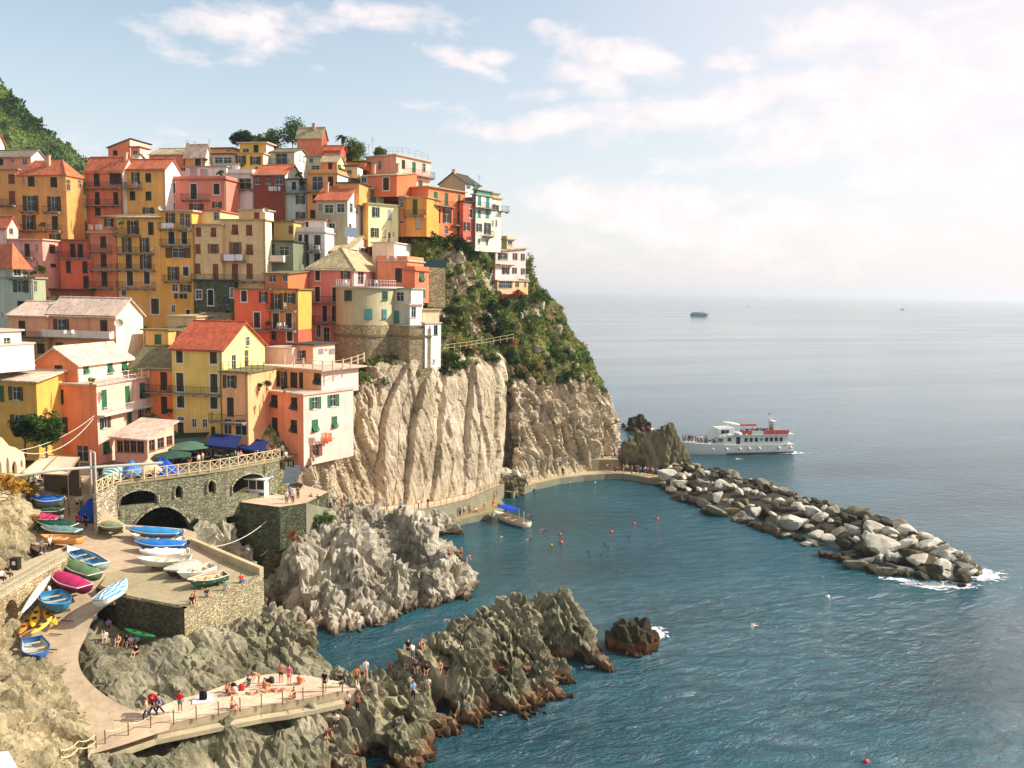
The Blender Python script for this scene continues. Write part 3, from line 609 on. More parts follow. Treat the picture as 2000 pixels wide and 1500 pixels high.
# --- round bastion
BR, BB = house('bastion_house','olive-grey round bastion house on a stone base with a white tower on the cliff brow',
 B(6,1015,1216,1330,625,1070,137.5,(200,196,172),yaw=-18,roof='f',rc='g',side=(226,220,206),F_='wng1107,697,72,88 dt1075,892,48,112 n1075,1000,36,40'),
 B(6,1192,1204,1322,780,1075,136.5,(190,190,186),yaw=-52,roof='f',rc='p',ov=.25,side=(234,230,222),S_='n1240,848,44,104 n1230,1000,26,42'),
 B(6,1328,1352,1507,962,1392,135.5,(186,188,186),yaw=-52,roof='f',rc='p',ov=.15,side=(238,230,222),S_='ng1455,1022,38,92 n1437,1328,18,36'),
 B(6,1318,1326,1490,828,962,138.5,(200,176,130),yaw=-52,roof='f',rc='y',side=(214,188,142)))
def bastion():
    Mi = BR.matrix_basis.inverted(); cx = (712-1000)/F*138.6; c = Vector((cx, 138.6, 0)); Rr = 4.75
    arc = [c+Vector((Rr*math.cos(a), Rr*math.sin(a), 0)) for a in [R(188+i*(352-188)/26) for i in range(27)]]
    back = [Vector((arc[-1].x+1, 146, 0)), Vector((arc[0].x, 147, 0))]
    zt = P(712, 562.5, 133.9).z; zb = P(712, 635, 133.9).z
    def pr(name, pts, z0, z1, mat, par=BR): m = MB(); m.prism([tuple((Mi @ Vector((p.x, p.y, 0))).xy) for p in pts], z0, z1); return m.build(name, mat, par)
    out = lambda k, zs=1: [c+(p-c).normalized()*(Rr+k) for p in arc]+back
    pr('round_wall', out(0), zb, zt, stucco((176, 168, 128)))
    pr('terrace', out(.55), zt+.003, zt+.28, concrete((196, 190, 176)))
    base = [c+(p-c).normalized()*(Rr+.25) for p in arc[:24]]+[Vector((P(800, 600, 134.6).xy.to_tuple()+(0,))), Vector((P(842, 600, 136).xy.to_tuple()+(0,))), Vector((P(842, 600, 147).xy.to_tuple()+(0,))), back[1]]
    pr('stone_base', base, 18, zb-.45, stonework((196, 176, 136), 3.4)); pr('ledge', [p+(p-Vector((c.x, 142, 0))).normalized()*.14 for p in base], zb-1.9, zb-1.55, concrete((120, 112, 84)))
    pr('stone_band', [p-(p-Vector((c.x, 142, 0))).normalized()*.1 for p in base], zb-.449, zb-.004, stonework((190, 170, 130), 2.6))
    m = MB(); ps = [c+(p-c).normalized()*(Rr+.45) for p in arc[5:]]; ps = [Mi @ Vector((p.x, p.y, 0)) for p in ps]
    for p, q in zip(ps, ps[1:]):
        for h in (1.0, .55): m.bar(p+Vector((0, 0, zt+.28+h)), q+Vector((0, 0, zt+.28+h)), .025)
        m.bar(p+Vector((0, 0, zt+.28)), p+Vector((0, 0, zt+1.28)), .03)
    m.build('railing', WHITE(), BR)
    rz0 = BR.rotation_euler.z
    for kd, cl, x, y, w_, h_ in (('d','k',600,685,82,102),('n','g',960,687,32,82),('d','t',797,866,66,98),('d','t',953,866,26,92)):
        px, py = cc(6, x, y); d = ray(px, py); d2 = Vector((d.x, d.y)); o2 = Vector((-c.x, -c.y)); a_ = d2.dot(d2); b_ = 2*d2.dot(o2); cc_ = o2.dot(o2)-Rr*Rr; t = (-b_-math.sqrt(max(0, b_*b_-4*a_*cc_)))/(2*a_)
        p = CAM+d*t; n = (Vector((p.x, p.y, 0))-c).normalized(); rz = math.atan2(n.x, -n.y); wm = w_/5*t/F; hm = h_/5*t/F; p2 = p+n*.12; q = Mi @ Vector((p2.x, p2.y, 0))
        window(BR, kd, cl, '', q.x, q.y, p.z, min(2, wm/max(.35, math.cos(rz+.2))), hm, rz-rz0, None)
bastion()
# ---------------------------------------------------------------- noise
def _h(i, j, k, s):
    h = (i.astype(np.int64)*374761393 + j.astype(np.int64)*668265263 + k.astype(np.int64)*1274126177 + s*974634777) & 0xffffffff
    h = ((h ^ (h >> 13))*1274126177) & 0xffffffff
    h = ((h ^ (h >> 16))*2246822519) & 0xffffffff
    return ((h ^ (h >> 15)) & 0xffffff)/float(0x1000000)
def vnoise(p, s=0):
    f = np.floor(p); t = p-f; t = t*t*(3-2*t); i, j, k = f[:, 0], f[:, 1], f[:, 2]; r = 0
    for a in (0, 1):
        for b in (0, 1):
            for c in (0, 1):
                w = (t[:, 0] if a else 1-t[:, 0])*(t[:, 1] if b else 1-t[:, 1])*(t[:, 2] if c else 1-t[:, 2])
                r = r + w*_h(i+a, j+b, k+c, s)
    return r
def fbm(p, o=4, s=0):
    r = 0; a = .5; t = 0
    for q in range(o): r = r+a*vnoise(p*2**q, s+q); t += a; a *= .5
    return r/t
def facets(p, s=0, tilt=.9):
    f = np.floor(p); N = len(p); d1 = np.full(N, 9.); d2 = np.full(N, 9.); val = np.zeros(N)
    for a in (-1, 0, 1):
        for b in (-1, 0, 1):
            for c in (-1, 0, 1):
                i, j, k = f[:, 0]+a, f[:, 1]+b, f[:, 2]+c
                q = np.stack([i+_h(i, j, k, s), j+_h(i, j, k, s+1), k+_h(i, j, k, s+2)], 1)
                dv = p-q; d = np.sqrt((dv**2).sum(1))
                v = _h(i, j, k, s+3)-.5 + tilt*(dv[:, 0]*(_h(i, j, k, s+4)-.5)+dv[:, 1]*(_h(i, j, k, s+5)-.5)+dv[:, 2]*(_h(i, j, k, s+6)-.5))
                n = d < d1
                d2 = np.where(n, d1, np.minimum(d2, d)); val = np.where(n, v, val); d1 = np.where(n, d, d1)
    return val, d2-d1
def rotm(ax, deg): return np.array(Matrix.Rotation(R(deg), 3, ax))
# rock displacement: [(cell metres (x,y,z), amp, crack, seed)], strata rotation matrix
def strat(q, th, sd):
    """parallel slabs: every layer of the foliation stands out by its own amount"""
    w_ = (fbm(q*np.array([.12, .12, .12]), 3, sd)-.5)*th*2.2+(fbm(q*.6, 3, sd+1)-.5)*th*.5
    s_ = (q[:, 0]+w_)/th; i = np.floor(s_); f = s_-i; z0 = np.zeros(len(q))
    seg = np.floor(q[:, 2]/(th*7)+_h(i, z0, z0, sd+4)*3+(vnoise(q*.5, sd+6)-.5)*.6)
    a = _h(i, seg, z0, sd+2); crack = np.exp(-np.minimum(f, 1-f)/.05)
    return a-.5+(f-.5)*(_h(i, seg, z0, sd+3)-.5)*.9-.5*crack
def ridged(q, o, sd):
    r = 0; a = .5; w_ = 1
    for k in range(o): n_ = 1-np.abs(2*vnoise(q*2**k, sd+k)-1); n_ = n_*n_*w_; r = r+a*n_; w_ = np.clip(n_*1.6, 0, 1); a *= .55
    return r
def rockdisp(p, lay, Mr, sa=1.0, ra=1.0, fa=1.0):
    q = p@Mr.T; r = np.zeros(len(p))
    wp = (np.stack([fbm(q*.35, 3, 11), fbm(q*.35, 3, 23), fbm(q*.35, 3, 37)], 1)-.5)
    for k, (cell, amp, crk, sd) in enumerate(lay):
        c = np.array(cell); v, e = facets((q+wp*.8*min(1.0, c.min()))/c, sd, 1.9)
        r += fa*(amp*.5*v - crk*.8*np.exp(-e/.07))
        r += amp*.75*sa*strat(q+k*3.3, c.min()*.8, sd+200)
        r += amp*.8*ra*(ridged(q/(c*1.6), 3, sd+300)-.45)
    r += (fbm(p*1.6, 4, 5)-.5)*.16
    return r
def normals(G):
    du = np.gradient(G, axis=1); dv = np.gradient(G, axis=0); n = np.cross(du, dv); return n/(np.linalg.norm(n, axis=2, keepdims=True)+1e-9)
def cat(A, n, axis):
    A = np.moveaxis(A, axis, 0); m = len(A); t = np.linspace(0, m-1, n); i = np.minimum(t.astype(int), m-2); f = (t-i)[:, None, None]
    g = lambda k: A[np.clip(k, 0, m-1)]
    p0, p1, p2, p3 = g(i-1), g(i), g(i+1), g(i+2)
    r = .5*(2*p1+(p2-p0)*f+(2*p0-5*p1+4*p2-p3)*f*f+(3*p1-p0-3*p2+p3)*f**3)
    return np.moveaxis(r, 0, axis)
def gridmesh(name, G, mat, attrs=None, keep=None, flip=False, kind=True, label=None, catg=None, smooth=False, dec=0):
    a, b = G.shape[:2]; idx = np.arange(a*b).reshape(a, b)
    q = np.stack([idx[:-1, :-1], idx[:-1, 1:], idx[1:, 1:], idx[1:, :-1]], -1).reshape(-1, 4)
    if keep is not None:
        kf = (keep[:-1, :-1] | keep[:-1, 1:] | keep[1:, 1:] | keep[1:, :-1]).reshape(-1); q = q[kf]
    if flip: q = q[:, ::-1]
    used = np.unique(q); rm = np.full(a*b, -1); rm[used] = np.arange(len(used)); q = rm[q]; V = G.reshape(-1, 3)[used]
    me = bpy.data.meshes.new(name); me.vertices.add(len(V)); me.vertices.foreach_set('co', V.astype(np.float32).ravel())
    me.loops.add(q.size); me.loops.foreach_set('vertex_index', q.astype(np.int32).ravel())
    me.polygons.add(len(q)); me.polygons.foreach_set('loop_start', np.arange(0, q.size, 4, dtype=np.int32)); me.polygons.foreach_set('loop_total', np.full(len(q), 4, dtype=np.int32))
    me.update(calc_edges=True)
    if smooth: me.polygons.foreach_set('use_smooth', np.ones(len(q), dtype=bool))
    for k, v in (attrs or {}).items():
        at = me.attributes.new(k, 'FLOAT', 'POINT'); at.data.foreach_set('value', v.reshape(-1)[used].astype(np.float32))
    o = link(name, me, mat)
    if dec:
        md = o.modifiers.new('d', 'DECIMATE'); md.ratio = dec; m2 = bpy.data.meshes.new_from_object(o.evaluated_get(bpy.context.evaluated_depsgraph_get())); o.modifiers.clear(); o.data = m2; m2.name = name; bpy.data.meshes.remove(me)
        m2.polygons.foreach_set('use_smooth', np.zeros(len(m2.polygons), dtype=bool))
    if kind: o['kind'] = 'structure'
    if label: tag(o, label, catg)
    return o
def pt(q):
    if len(q) == 4: return np.array(P(q[0], q[1], q[2]))
    return np.array(P(*q))
def sheetgrid(rows, nu, nv, down=6):
    A = np.array([[np.array(P(*q)) for q in r] for r in rows])
    if down: b = A[0].copy(); b[:, 2] -= down; A = np.concatenate([b[None], A])
    return cat(cat(A, nv, 0), nu, 1)
# ---------------------------------------------------------------- rock & ground materials
def rockmat(pale, mid, dark, strata=(0, 0), sscale=1.4, veg=True, wet=True, rust=.0, lin_amt=.5):
    t = NT('rock'); w = t.co('World'); eu = (Matrix.Rotation(R(strata[0]), 3, 'Y') @ Matrix.Rotation(R(strata[1]), 3, 'Z')).to_euler('XYZ')
    st = t.co('World', (1, 1, 1), tuple(eu))
    st2 = t.n('ShaderNodeMapping'); t.l(st, st2.inputs[0]); st2.inputs[3].default_value = (1, .22, .1)
    a = t.noise(w, .16, 6, .6); b = t.noise(st2.outputs[0], sscale, 6, .68, .6); c = t.noise(w, 2.6, 6, .75); d = t.noise(w, .6, 5, .7)
    pale, mid, dark = lin(pale), lin(mid), lin(dark)
    k = t.mix(t.ramp(a, [(.36, 0), (.6, 1)]), pale, mid)
    k = t.mix(t.math('MULTIPLY', t.ramp(b, [(.5, 0), (.72, 1)]), lin_amt), k, dark)
    k = t.mix(t.math('MULTIPLY', t.ramp(c, [(.5, 0), (.7, 1)]), .55), k, sc(dark, .8))
    k = t.mix(t.math('MULTIPLY', t.ramp(d, [(.52, 0), (.68, 1)]), .5), k, sc(pale, 1.2))
    st3 = t.n('ShaderNodeMapping'); t.l(st, st3.inputs[0]); st3.inputs[3].default_value = (1, .5, .22); e = t.vor(st3.outputs[0], 1.1, 'DISTANCE_TO_EDGE'); e2 = t.noise(w, 6.5, 5, .75)
    k = t.mix(t.math('MULTIPLY', t.ramp(e, [(.0, 1), (.03, 0)]), t.math('MULTIPLY', t.ramp(a, [(.4, 0), (.6, 1)]), .75)), k, sc(dark, .35))
    if veg:
        vg = t.attr('veg'); n = t.noise(w, 1.1, 5, .7); n2 = t.noise(w, .35, 4, .6); n3 = t.noise(w, 5, 4, .7)
        f = t.math('ADD', vg, t.math('MULTIPLY', t.math('SUBTRACT', n, .5), 1.3))
        f = t.ramp(f, [(.42, 0), (.58, 1)])
        g = t.mix(t.ramp(n2, [(.45, 0), (.68, 1)]), lin((98, 112, 50)), lin((148, 132, 72)))
        g = t.mix(t.ramp(n3, [(.4, 0), (.66, 1)]), g, lin((52, 66, 30)))
        k = t.mix(f, k, g)
    z = t.n('ShaderNodeSeparateXYZ'); t.l(t.co('World'), z.inputs[0])
    if wet:
        zz = t.math('ADD', z.outputs[2], t.math('MULTIPLY', t.math('SUBTRACT', d, .5), 1.6))
        if rust: k = t.mix(t.math('MULTIPLY', t.ramp(t.math('MULTIPLY', zz, .5), [(.45, 1), (.75, 0)]), rust), k, lin((142, 84, 48)))
        k = t.mix(t.ramp(t.math('MULTIPLY', zz, .5), [(.1, .92), (.42, 0)]), k, lin((52, 44, 28)))
    hh = t.math('ADD', t.math('MULTIPLY', e2, .6), t.math('ADD', c, t.math('MULTIPLY', b, 1.0)))
    return t.set(k, .93, t.bump(hh, .8, .22), .12)
M_CLIFF = rockmat((220, 201, 172), (182, 164, 134), (70, 68, 50), (16, -53), 1.7, lin_amt=.8)
M_ISLE = rockmat((202, 192, 170), (146, 138, 116), (54, 53, 40), (-12, -20), 1.3, rust=.2, lin_amt=.6)
M_SHORE = rockmat((176, 166, 136), (116, 112, 86), (42, 44, 31), (22, -41), 1.5, rust=.55, lin_amt=.65)
M_BANK = rockmat((196, 178, 140), (150, 138, 106), (70, 66, 46), (30, -20), 1.2, wet=False, lin_amt=.6)
# ---------------------------------------------------------------- cliff / headland
rows = [
 [(585,990,110),(640,995,119),(700,1002,124),(770,1000,128.5),(830,992,133.5),(900,975,141),(960,950,149),(985,942,166),(1010,938,158),(1060,928,163),(1120,918,168.5),(1175,910,174),(1210,903,181),(1190,900,196),(1100,900,215)],
 [(592,930,111.5),(640,920,119),(688,915,124.5),(762,900,129.5),(830,890,134.5),(900,885,142),(962,870,150),(985,868,168),(1010,868,159),(1060,868,164),(1120,860,169.5),(1172,855,175),(1206,850,182),(1185,850,198),(1100,850,217)],
 [(605,890,113),(655,850,120),(680,820,125.5),(750,808,130.5),(830,800,136),(900,798,143),(966,790,151),(987,788,168),(1008,790,160.5),(1060,790,165.5),(1115,788,171),(1160,786,177),(1188,786,184),(1165,780,200),(1090,780,219)],
 [(620,880,116),(672,800,123),(712,742,129),(775,722,133),(830,725,137.5),(900,728,145),(968,742,152.5),(987,742,163),(1008,742,163),(1060,735,168),(1110,722,175),(1138,715,182),(1158,718,188),(1140,715,203),(1070,715,222)],
 [(640,870,120),(690,760,127),(725,715,132),(790,705,137),(840,705,141),(895,690,150),(950,682,158),(985,680,163),(1015,675,167),(1055,670,172),(1090,658,181),(1108,655,187),(1130,672,193),(1110,670,208),(1050,670,226)],
 [(660,860,126),(700,740,133),(735,690,139),(800,670,143),(850,640,147),(890,640,155),(940,640,162),(980,630,168),(1010,625,172),(1045,622,177),(1075,618,186),(1090,614,192),(1098,618,197),(1080,620,212),(1040,620,230)],
 [(680,850,134),(720,730,140),(760,680,146),(820,620,151),(850,590,152),(885,570,158),(925,560,166),(950,575,174),(985,590,180),(1020,598,185),(1060,600,190),(1078,595,196),(1086,600,202),(1070,600,218),(1030,600,235)],
 [(700,830,145),(750,700,150),(780,640,155),(815,570,157),(835,520,157),(870,500,162),(905,490,168),(930,500,175),(950,545,186),(980,568,194),(1030,575,197),(1050,570,201),(1065,580,207),(1050,580,224),(1010,580,240)],
 [(720,810,158),(780,680,162),(800,600,164),(790,500,163),(815,455,162),(850,455,165),(890,465,170),(920,478,176),(945,490,184),(965,520,198),(1000,545,204),(1025,540,208),(1040,545,214),(1030,560,232),(1000,570,248)],
 [(760,780,185),(800,640,185),(800,560,185),(800,470,185),(820,430,185),(850,430,187),(890,440,190),(920,455,196),(945,470,204),(965,500,215),(1000,530,220),(1020,530,224),(1035,545,230),(1020,565,245),(990,575,258)]]
NV, NU = 330, 460
G = sheetgrid(rows, NU, NV); n = normals(G)
MS = rotm('Y', 16)@rotm('Z', -53)
V = np.linspace(-1, 9, NV)[:, None]*np.ones((1, NU)); U = np.linspace(0, 14, NU)[None]*np.ones((NV, 1))
p = G.reshape(-1, 3)
vegm = np.clip((V-3.15-.35*(U < 7)+.25*(U > 9)+1.0*(U > 11.5))/.7, 0, 1)
vegm = np.maximum(vegm, np.clip((U-7.6)/1.2, 0, 1)*np.clip((V-2.3)/.9, 0, 1)*.95)
vegm = np.maximum(vegm, .36*np.clip((U-7.6)/.6, 0, 1)*np.clip((12.5-U)/.5, 0, 1)*np.clip(V/1.5, 0, 1))
vegm = np.maximum(vegm, .55*np.clip((2.7-U)/1.0, 0, 1)*np.clip((V-1.6)/.8, 0, 1))
vegm = vegm*np.where((V > 4.3) & (U < 7.5), np.clip(1.15-np.clip((fbm(p*.16, 4, 77).reshape(NV, NU)-.5)*9, 0, 1), .12, 1), np.clip(1.1-np.clip((fbm(p*.2, 4, 78).reshape(NV, NU)-.56)*9, 0, 1), .15, 1))
slab = (1-vegm)*(V < 4)*np.clip((U-2.3)/.5, 0, 1)*np.clip((6.8-U)/.3, 0, 1)
d1 = rockdisp(p, [((4.6, 5, 40), 1.6, .8, 3), ((1.7, 1.7, 20), .4, .4, 9), ((.6, .6, 8), .22, .15, 10)], MS, 1.25, .06, .3).reshape(NV, NU)
d2 = rockdisp(p, [((2.8, 2.8, 11), 3.8, 1.6, 13), ((1.0, 1.0, 3.2), .9, .6, 19), ((.5, .5, 2.6), .3, .2, 29)], MS).reshape(NV, NU)
d3 = ((fbm(p*.25, 5, 41)-.5)*3.0+(fbm(p*1.3, 4, 47)-.5)*.9).reshape(NV, NU)
left = np.clip((2.6-U)/.5, 0, 1)
q = p@(rotm('Y', 22)@rotm('Z', -50)).T
d4 = (strat(q, 1.1, 51)*1.3+strat(q, .42, 53)*.6+(fbm(q/np.array([.35, 2, 9]), 3, 57)-.5)*.5).reshape(NV, NU)
uw = U+(fbm(p*.5, 3, 88).reshape(NV, NU)-.5)*.07-.32*np.clip((5.9-U)/3.6, 0, 1)*(V-1); so_ = np.zeros(U.shape)
for ub, off in zip((2.75, 3.2, 3.55, 4.05, 4.3, 4.75, 5.15, 5.5, 6.1), (1.3, -1.2, 1.4, -1.0, .9, -1.3, 1.2, -.9, 1.0)): so_ += off*(uw > ub); d1 = d1-3.0*np.exp(-((uw-ub)/.026)**2)*(fbm(p*.12, 2, 90).reshape(NV, NU) > .38)
d1 = d1*.5+so_*.8
D_ = slab*d1*.9 + (1-slab)*((1-vegm)*(d2*(1-left)+left*d4) + vegm*d3)
edge = np.clip(V+.2, 0, 1)
G2 = G + n*(-D_*edge)[..., None]*-1
CLIFF = G2
gridmesh('cliff', G2, M_CLIFF, dict(veg=vegm*1.15-.05), dec=.4)
# ---------------------------------------------------------------- thin-plate height fields
def q3(q):
    if q[0] == 'w': _, px, D, z = q; return np.array([(px-1000)/F*D, D, z])
    return np.array(Z(*q))
def tps(pts):
    X = np.array([q3(q) for q in pts]); n = len(X); xy = X[:, :2]
    def K(a, b):
        r2 = ((a[:, None]-b[None])**2).sum(2); return np.where(r2 > 0, .5*r2*np.log(r2+1e-12), 0)
    A = np.zeros((n+3, n+3)); A[:n, :n] = K(xy, xy)+np.eye(n)*.5; A[:n, n] = 1; A[:n, n+1:] = xy; A[n, :n] = 1; A[n+1:, :n] = xy.T
    s = np.linalg.solve(A, np.concatenate([X[:, 2], np.zeros(3)]))
    def f(P2):
        out = np.zeros(len(P2))
        for i in range(0, len(P2), 20000): b = P2[i:i+20000]; out[i:i+20000] = K(b, xy)@s[:n]+s[n]+b@s[n+1:]
        return out
    return f
def field(name, pts, x0, x1, y0, y1, step, lay, Mr, mat, keepf=None, veg=None, amp=1.0, lo=-4, hi=30, kind=True, label=None, catg=None, flat=None, dec=.4, dsp=(1.3, .25, 1.15)):
    f = tps(pts); xs = np.arange(x0, x1, step); ys = np.arange(y0, y1, step); Xg, Yg = np.meshgrid(xs, ys)
    z = np.clip(f(np.stack([Xg.ravel(), Yg.ravel()], 1)), lo, hi).reshape(Xg.shape)
    G = np.stack([Xg, Yg, z], 2); n = normals(G); a = amp
    if flat is not None: a = a*flat(Xg, Yg, z)
    d = rockdisp(G.reshape(-1, 3), lay, Mr, *dsp).reshape(z.shape)
    G = G+n*(d*a)[..., None]
    kp = G[..., 2] > -1.6
    if keepf is not None: kp &= keepf(Xg, Yg, z)
    vm = veg(Xg, Yg, z) if veg else np.zeros(z.shape)
    return gridmesh(name, G, mat, dict(veg=vm), kp, kind=kind, label=label, catg=catg, dec=dec), f
# island rock
isl = [(545,1172,.9),(560,1192,.9),(620,1211,.9),(680,1215,.9),(740,1205,.9),(800,1188,.9),(870,1168,.9),(912,1152,.9),(928,1134,.9),
 (720,1005,8),(650,1012,8.6),(780,1010,7.7),(850,1035,6.4),(860,1064,5.4),(895,1082,4.0),(915,1106,2.2),(700,1003,8.3),(620,1010,8.4),(600,1030,7.8),
 (560,1060,6.8),(540,1110,3),(560,1130,3.2),(600,1100,5),(640,1120,5.0),(640,1170,2.4),(700,1100,6.2),(700,1160,3.0),(700,1050,7.0),(760,1080,6.3),(760,1150,2.9),(820,1100,4.9),(820,1150,2.1),(880,1120,2.7),(880,1080,4.4),(580,1165,2.2),
 (680,1234,-3.4),(560,1212,-3.4),(620,1230,-3.4),(510,1185,-2.5),(800,1206,-3.4),(880,1182,-3.4),(955,1148,-3.6),(958,1115,-3.6),(740,1224,-3.4),
 ('w',955,113,-3.5),('w',950,108,-3.5),('w',930,118,-3),('w',915,122,-3),('w',870,125,-1.5),('w',840,124,1.5),('w',780,122,4.5),('w',720,121,6),('w',650,118,7.5),('w',600,112,8.8),
 (430,1040,8),(480,1070,6),(500,1092,4),(520,1130,.6),(530,1165,-1),(450,1020,9),(400,1050,9),(470,1110,3.5),(500,1140,-.5),(560,1010,9.8)]
LI = [((3.4, 3.4, 4.6), 1.7, .8, 61), ((1.3, 1.3, 2.0), .7, .45, 67), ((.5, .5, .8), .28, .2, 71)]
ISL, f_isl = field('island_rock', isl, -40, 2, 82, 128, .165, LI, rotm('Y', -12)@rotm('Z', -20), M_ISLE, hi=10.5, dsp=(.75, .3, 1.5), amp=.8, dec=.3,
    keepf=lambda x, y, z: (1000+F*x/y > 372) & (y < 117+(x+24)*.42) & ((1000+F*x/y > 596) | (y < 104.5)),
    veg=lambda x, y, z: np.clip(1-((x+26.5)**2+(y-108)**2)/16, 0, 1)*.9)
# shore rocks and ridge in front of the bathing platform
shore = [(120,1255,5.0),(90,1300,4.5),(130,1200,6.0),(100,1340,4),(150,1390,4),(160,1255,6.9),(190,1215,8.0),(225,1235,7.1),(300,1240,7.1),(355,1245,7.3),(162,1300,6.0),(185,1300,6.6),(230,1300,6.4),(280,1310,6.1),(200,1345,6.2),(300,1345,5.6),(260,1380,5.4),
 (345,1235,8.1),(385,1225,8.0),(420,1212,7.7),(470,1212,6.8),(515,1212,5.4),(560,1212,6.3),(600,1225,6.9),(618,1260,5.2),(628,1310,1.5),('w',610,79,-2),('w',560,81,0.5),('w',650,76,-2),
 (350,1300,6.8),(350,1362,5.3),(400,1290,6.9),(400,1345,5.3),(450,1280,6.6),(480,1318,5.3),(530,1270,6.4),(540,1310,5.2),(590,1314,5.1),(590,1270,6.2),
 (300,1420,4.9),(420,1385,4.9),(560,1360,4.8),(640,1340,4.6),(180,1420,5.0),
 (250,1472,5.3),(350,1442,5.4),(450,1412,5.5),(550,1394,5.4),(610,1382,5.3),(655,1362,5.1),(300,1490,4.0),(450,1450,4.0),(550,1425,3.9),(690,1340,4.6),(710,1318,4.4),
 (780,1290,4.2),(860,1245,4.5),(900,1215,5.0),(960,1172,6.4),(985,1185,6),(1012,1218,4.6),(1035,1205,5.0),(1070,1168,6.3),(1097,1185,5.6),(1112,1215,4),(1150,1238,3),(1165,1265,1.2),
 (1165,1290,.9),(1100,1322,.9),(1040,1345,.9),(970,1372,.9),(900,1402,.9),(850,1430,.9),(760,1488,.9),(700,1530,.9),(600,1600,.9),(450,1690,.9),(300,1720,1),
 (1260,1340,-4),(1260,1420,-4),(1120,1520,-4),(960,1580,-4),(860,1640,-4),(720,1720,-4),(1320,1250,-4),('w',1300,92,-4),(1200,1310,-3),(1110,1352,-3),(980,1400,-3),(860,1460,-3),(780,1512,-3),(720,1560,-3),(620,1640,-3),(1210,1275,-3),
 (1100,1280,2.8),(1050,1290,3.2),(1000,1290,4),(970,1320,2.5),(950,1250,5),(900,1290,4.8),(880,1370,2),(850,1300,4.6),(800,1350,4.4),(800,1420,1.8),(760,1400,3.5),(740,1340,4.8),(700,1420,2.8),(700,1480,1.2),(650,1450,2.5),(600,1480,2),(550,1450,2.8),(500,1510,1.6),(400,1510,2.4),(300,1530,2.2),
 ('w',665,74,1),('w',700,76,-2),('w',760,80,-2),('w',830,84.5,-2),('w',900,88.5,-2),('w',960,91.5,-2),('w',1020,91,-2),('w',1070,92.5,-2),('w',1130,92,-2),('w',1180,89,-2)]
LS = [((1.5, 2.6, 5.0), 1.25, .9, 81), ((.7, 1.0, 1.9), .55, .45, 87), ((.4, .4, .7), .3, .2, 91)]
def plat_flat(x, y, z):   # calmer where the platform and the ramp lie
    px = 1000+F*x/y
    return np.where((px < 640) & (y < 71), .35, 1.0)*np.where((px < 340) & (y > 65), .4, 1)
SHORE, f_sh = field('shore_rock', shore, -39, 12, 53, 92, .15, LS, rotm('Y', 22)@rotm('Z', -41), M_SHORE, flat=plat_flat, hi=9, amp=.85,
    keepf=lambda x, y, z: (1000+F*x/y > 90) & ((y < 76) | (x > -24)) & ((x > -36) | (y > 61)))
# skerry, rocks by the ferry
def rockblob(name, label, px, py, w, h, dep, seed, mat, cells=(1.6, .6), up=1.0, n=56):
    c = np.array(Z(px, py, 0)); th = np.linspace(0, 2*np.pi, n, endpoint=False); ph = np.linspace(-.35, np.pi/2, n//2)
    T, Ph = np.meshgrid(th, ph); G = np.stack([np.cos(Ph)*np.cos(T)*w, np.cos(Ph)*np.sin(T)*dep, np.sign(np.sin(Ph))*np.abs(np.sin(Ph))**up*h], 2)
    nn = G/(np.linalg.norm(G, axis=2, keepdims=True)+1e-6); q = G.reshape(-1, 3)+seed*13.7
    d = rockdisp(q, [((cells[0], cells[0], cells[0]*1.9), cells[0]*.75, .3, seed), ((cells[1],)*3, cells[1]*.6, .12, seed+3)], rotm('Y', 16)).reshape(G.shape[:2])
    G = G+nn*d[..., None]; G = np.concatenate([G, G[:, :1]], 1)+c
    o = gridmesh(name, G, mat, dict(veg=np.zeros(G.shape[:2])), kind=False, label=label, catg='rock', dec=.3); return o
M_DARK = rockmat((82, 74, 54), (56, 52, 38), (30, 29, 20), (20, 0), 1.5, veg=False, rust=.5)
M_GREY = rockmat((140, 128, 98), (98, 92, 68), (48, 48, 34), (14, -40), 1.5, veg=False)
rockblob('sea_rock', 'dark wet rock with white surf alone in the foreground water', 1236, 1262, 2.9, 3.0, 2.4, 5, M_DARK, (1.7, .7), .55)
rockblob('sea_rock', 'dark pointed rock rising from the sea behind the ferry stacks', 1243, 840, 3.4, 4.6, 2.6, 8, M_DARK, (1.6, .7), 1.3)
rockblob('sea_rock', 'tiny dark rock awash left of the pointed sea rock', 1217, 833, .8, 1.0, .7, 9, M_DARK, (.7, .4))
rockblob('rock_stack', 'tall jagged rock stack at the root of the breakwater, in front of the ferry bow', 1296, 925, 5.6, 10.6, 4.2, 21, M_GREY, (2.2, .8), 1.5, 90)
rockblob('rock_stack', 'lower jagged rock stack between headland and the tall stack', 1240, 917, 5.0, 7.6, 3.6, 26, M_GREY, (2.0, .8), 1.4, 90)
rockblob('rock_outcrop', 'rounded grey rock outcrop below the path wall behind the island rock', 845, 1040, 4.6, 3.6, 2.4, 31, M_ISLE, (1.5, .6), 1, 70)
rockblob('rock_outcrop', 'rocky outcrop with dry grass where the path steps down behind the moored boat', 1000, 965, 3.4, 3.4, 2.6, 34, M_GREY, (1.5, .6), 1, 60)
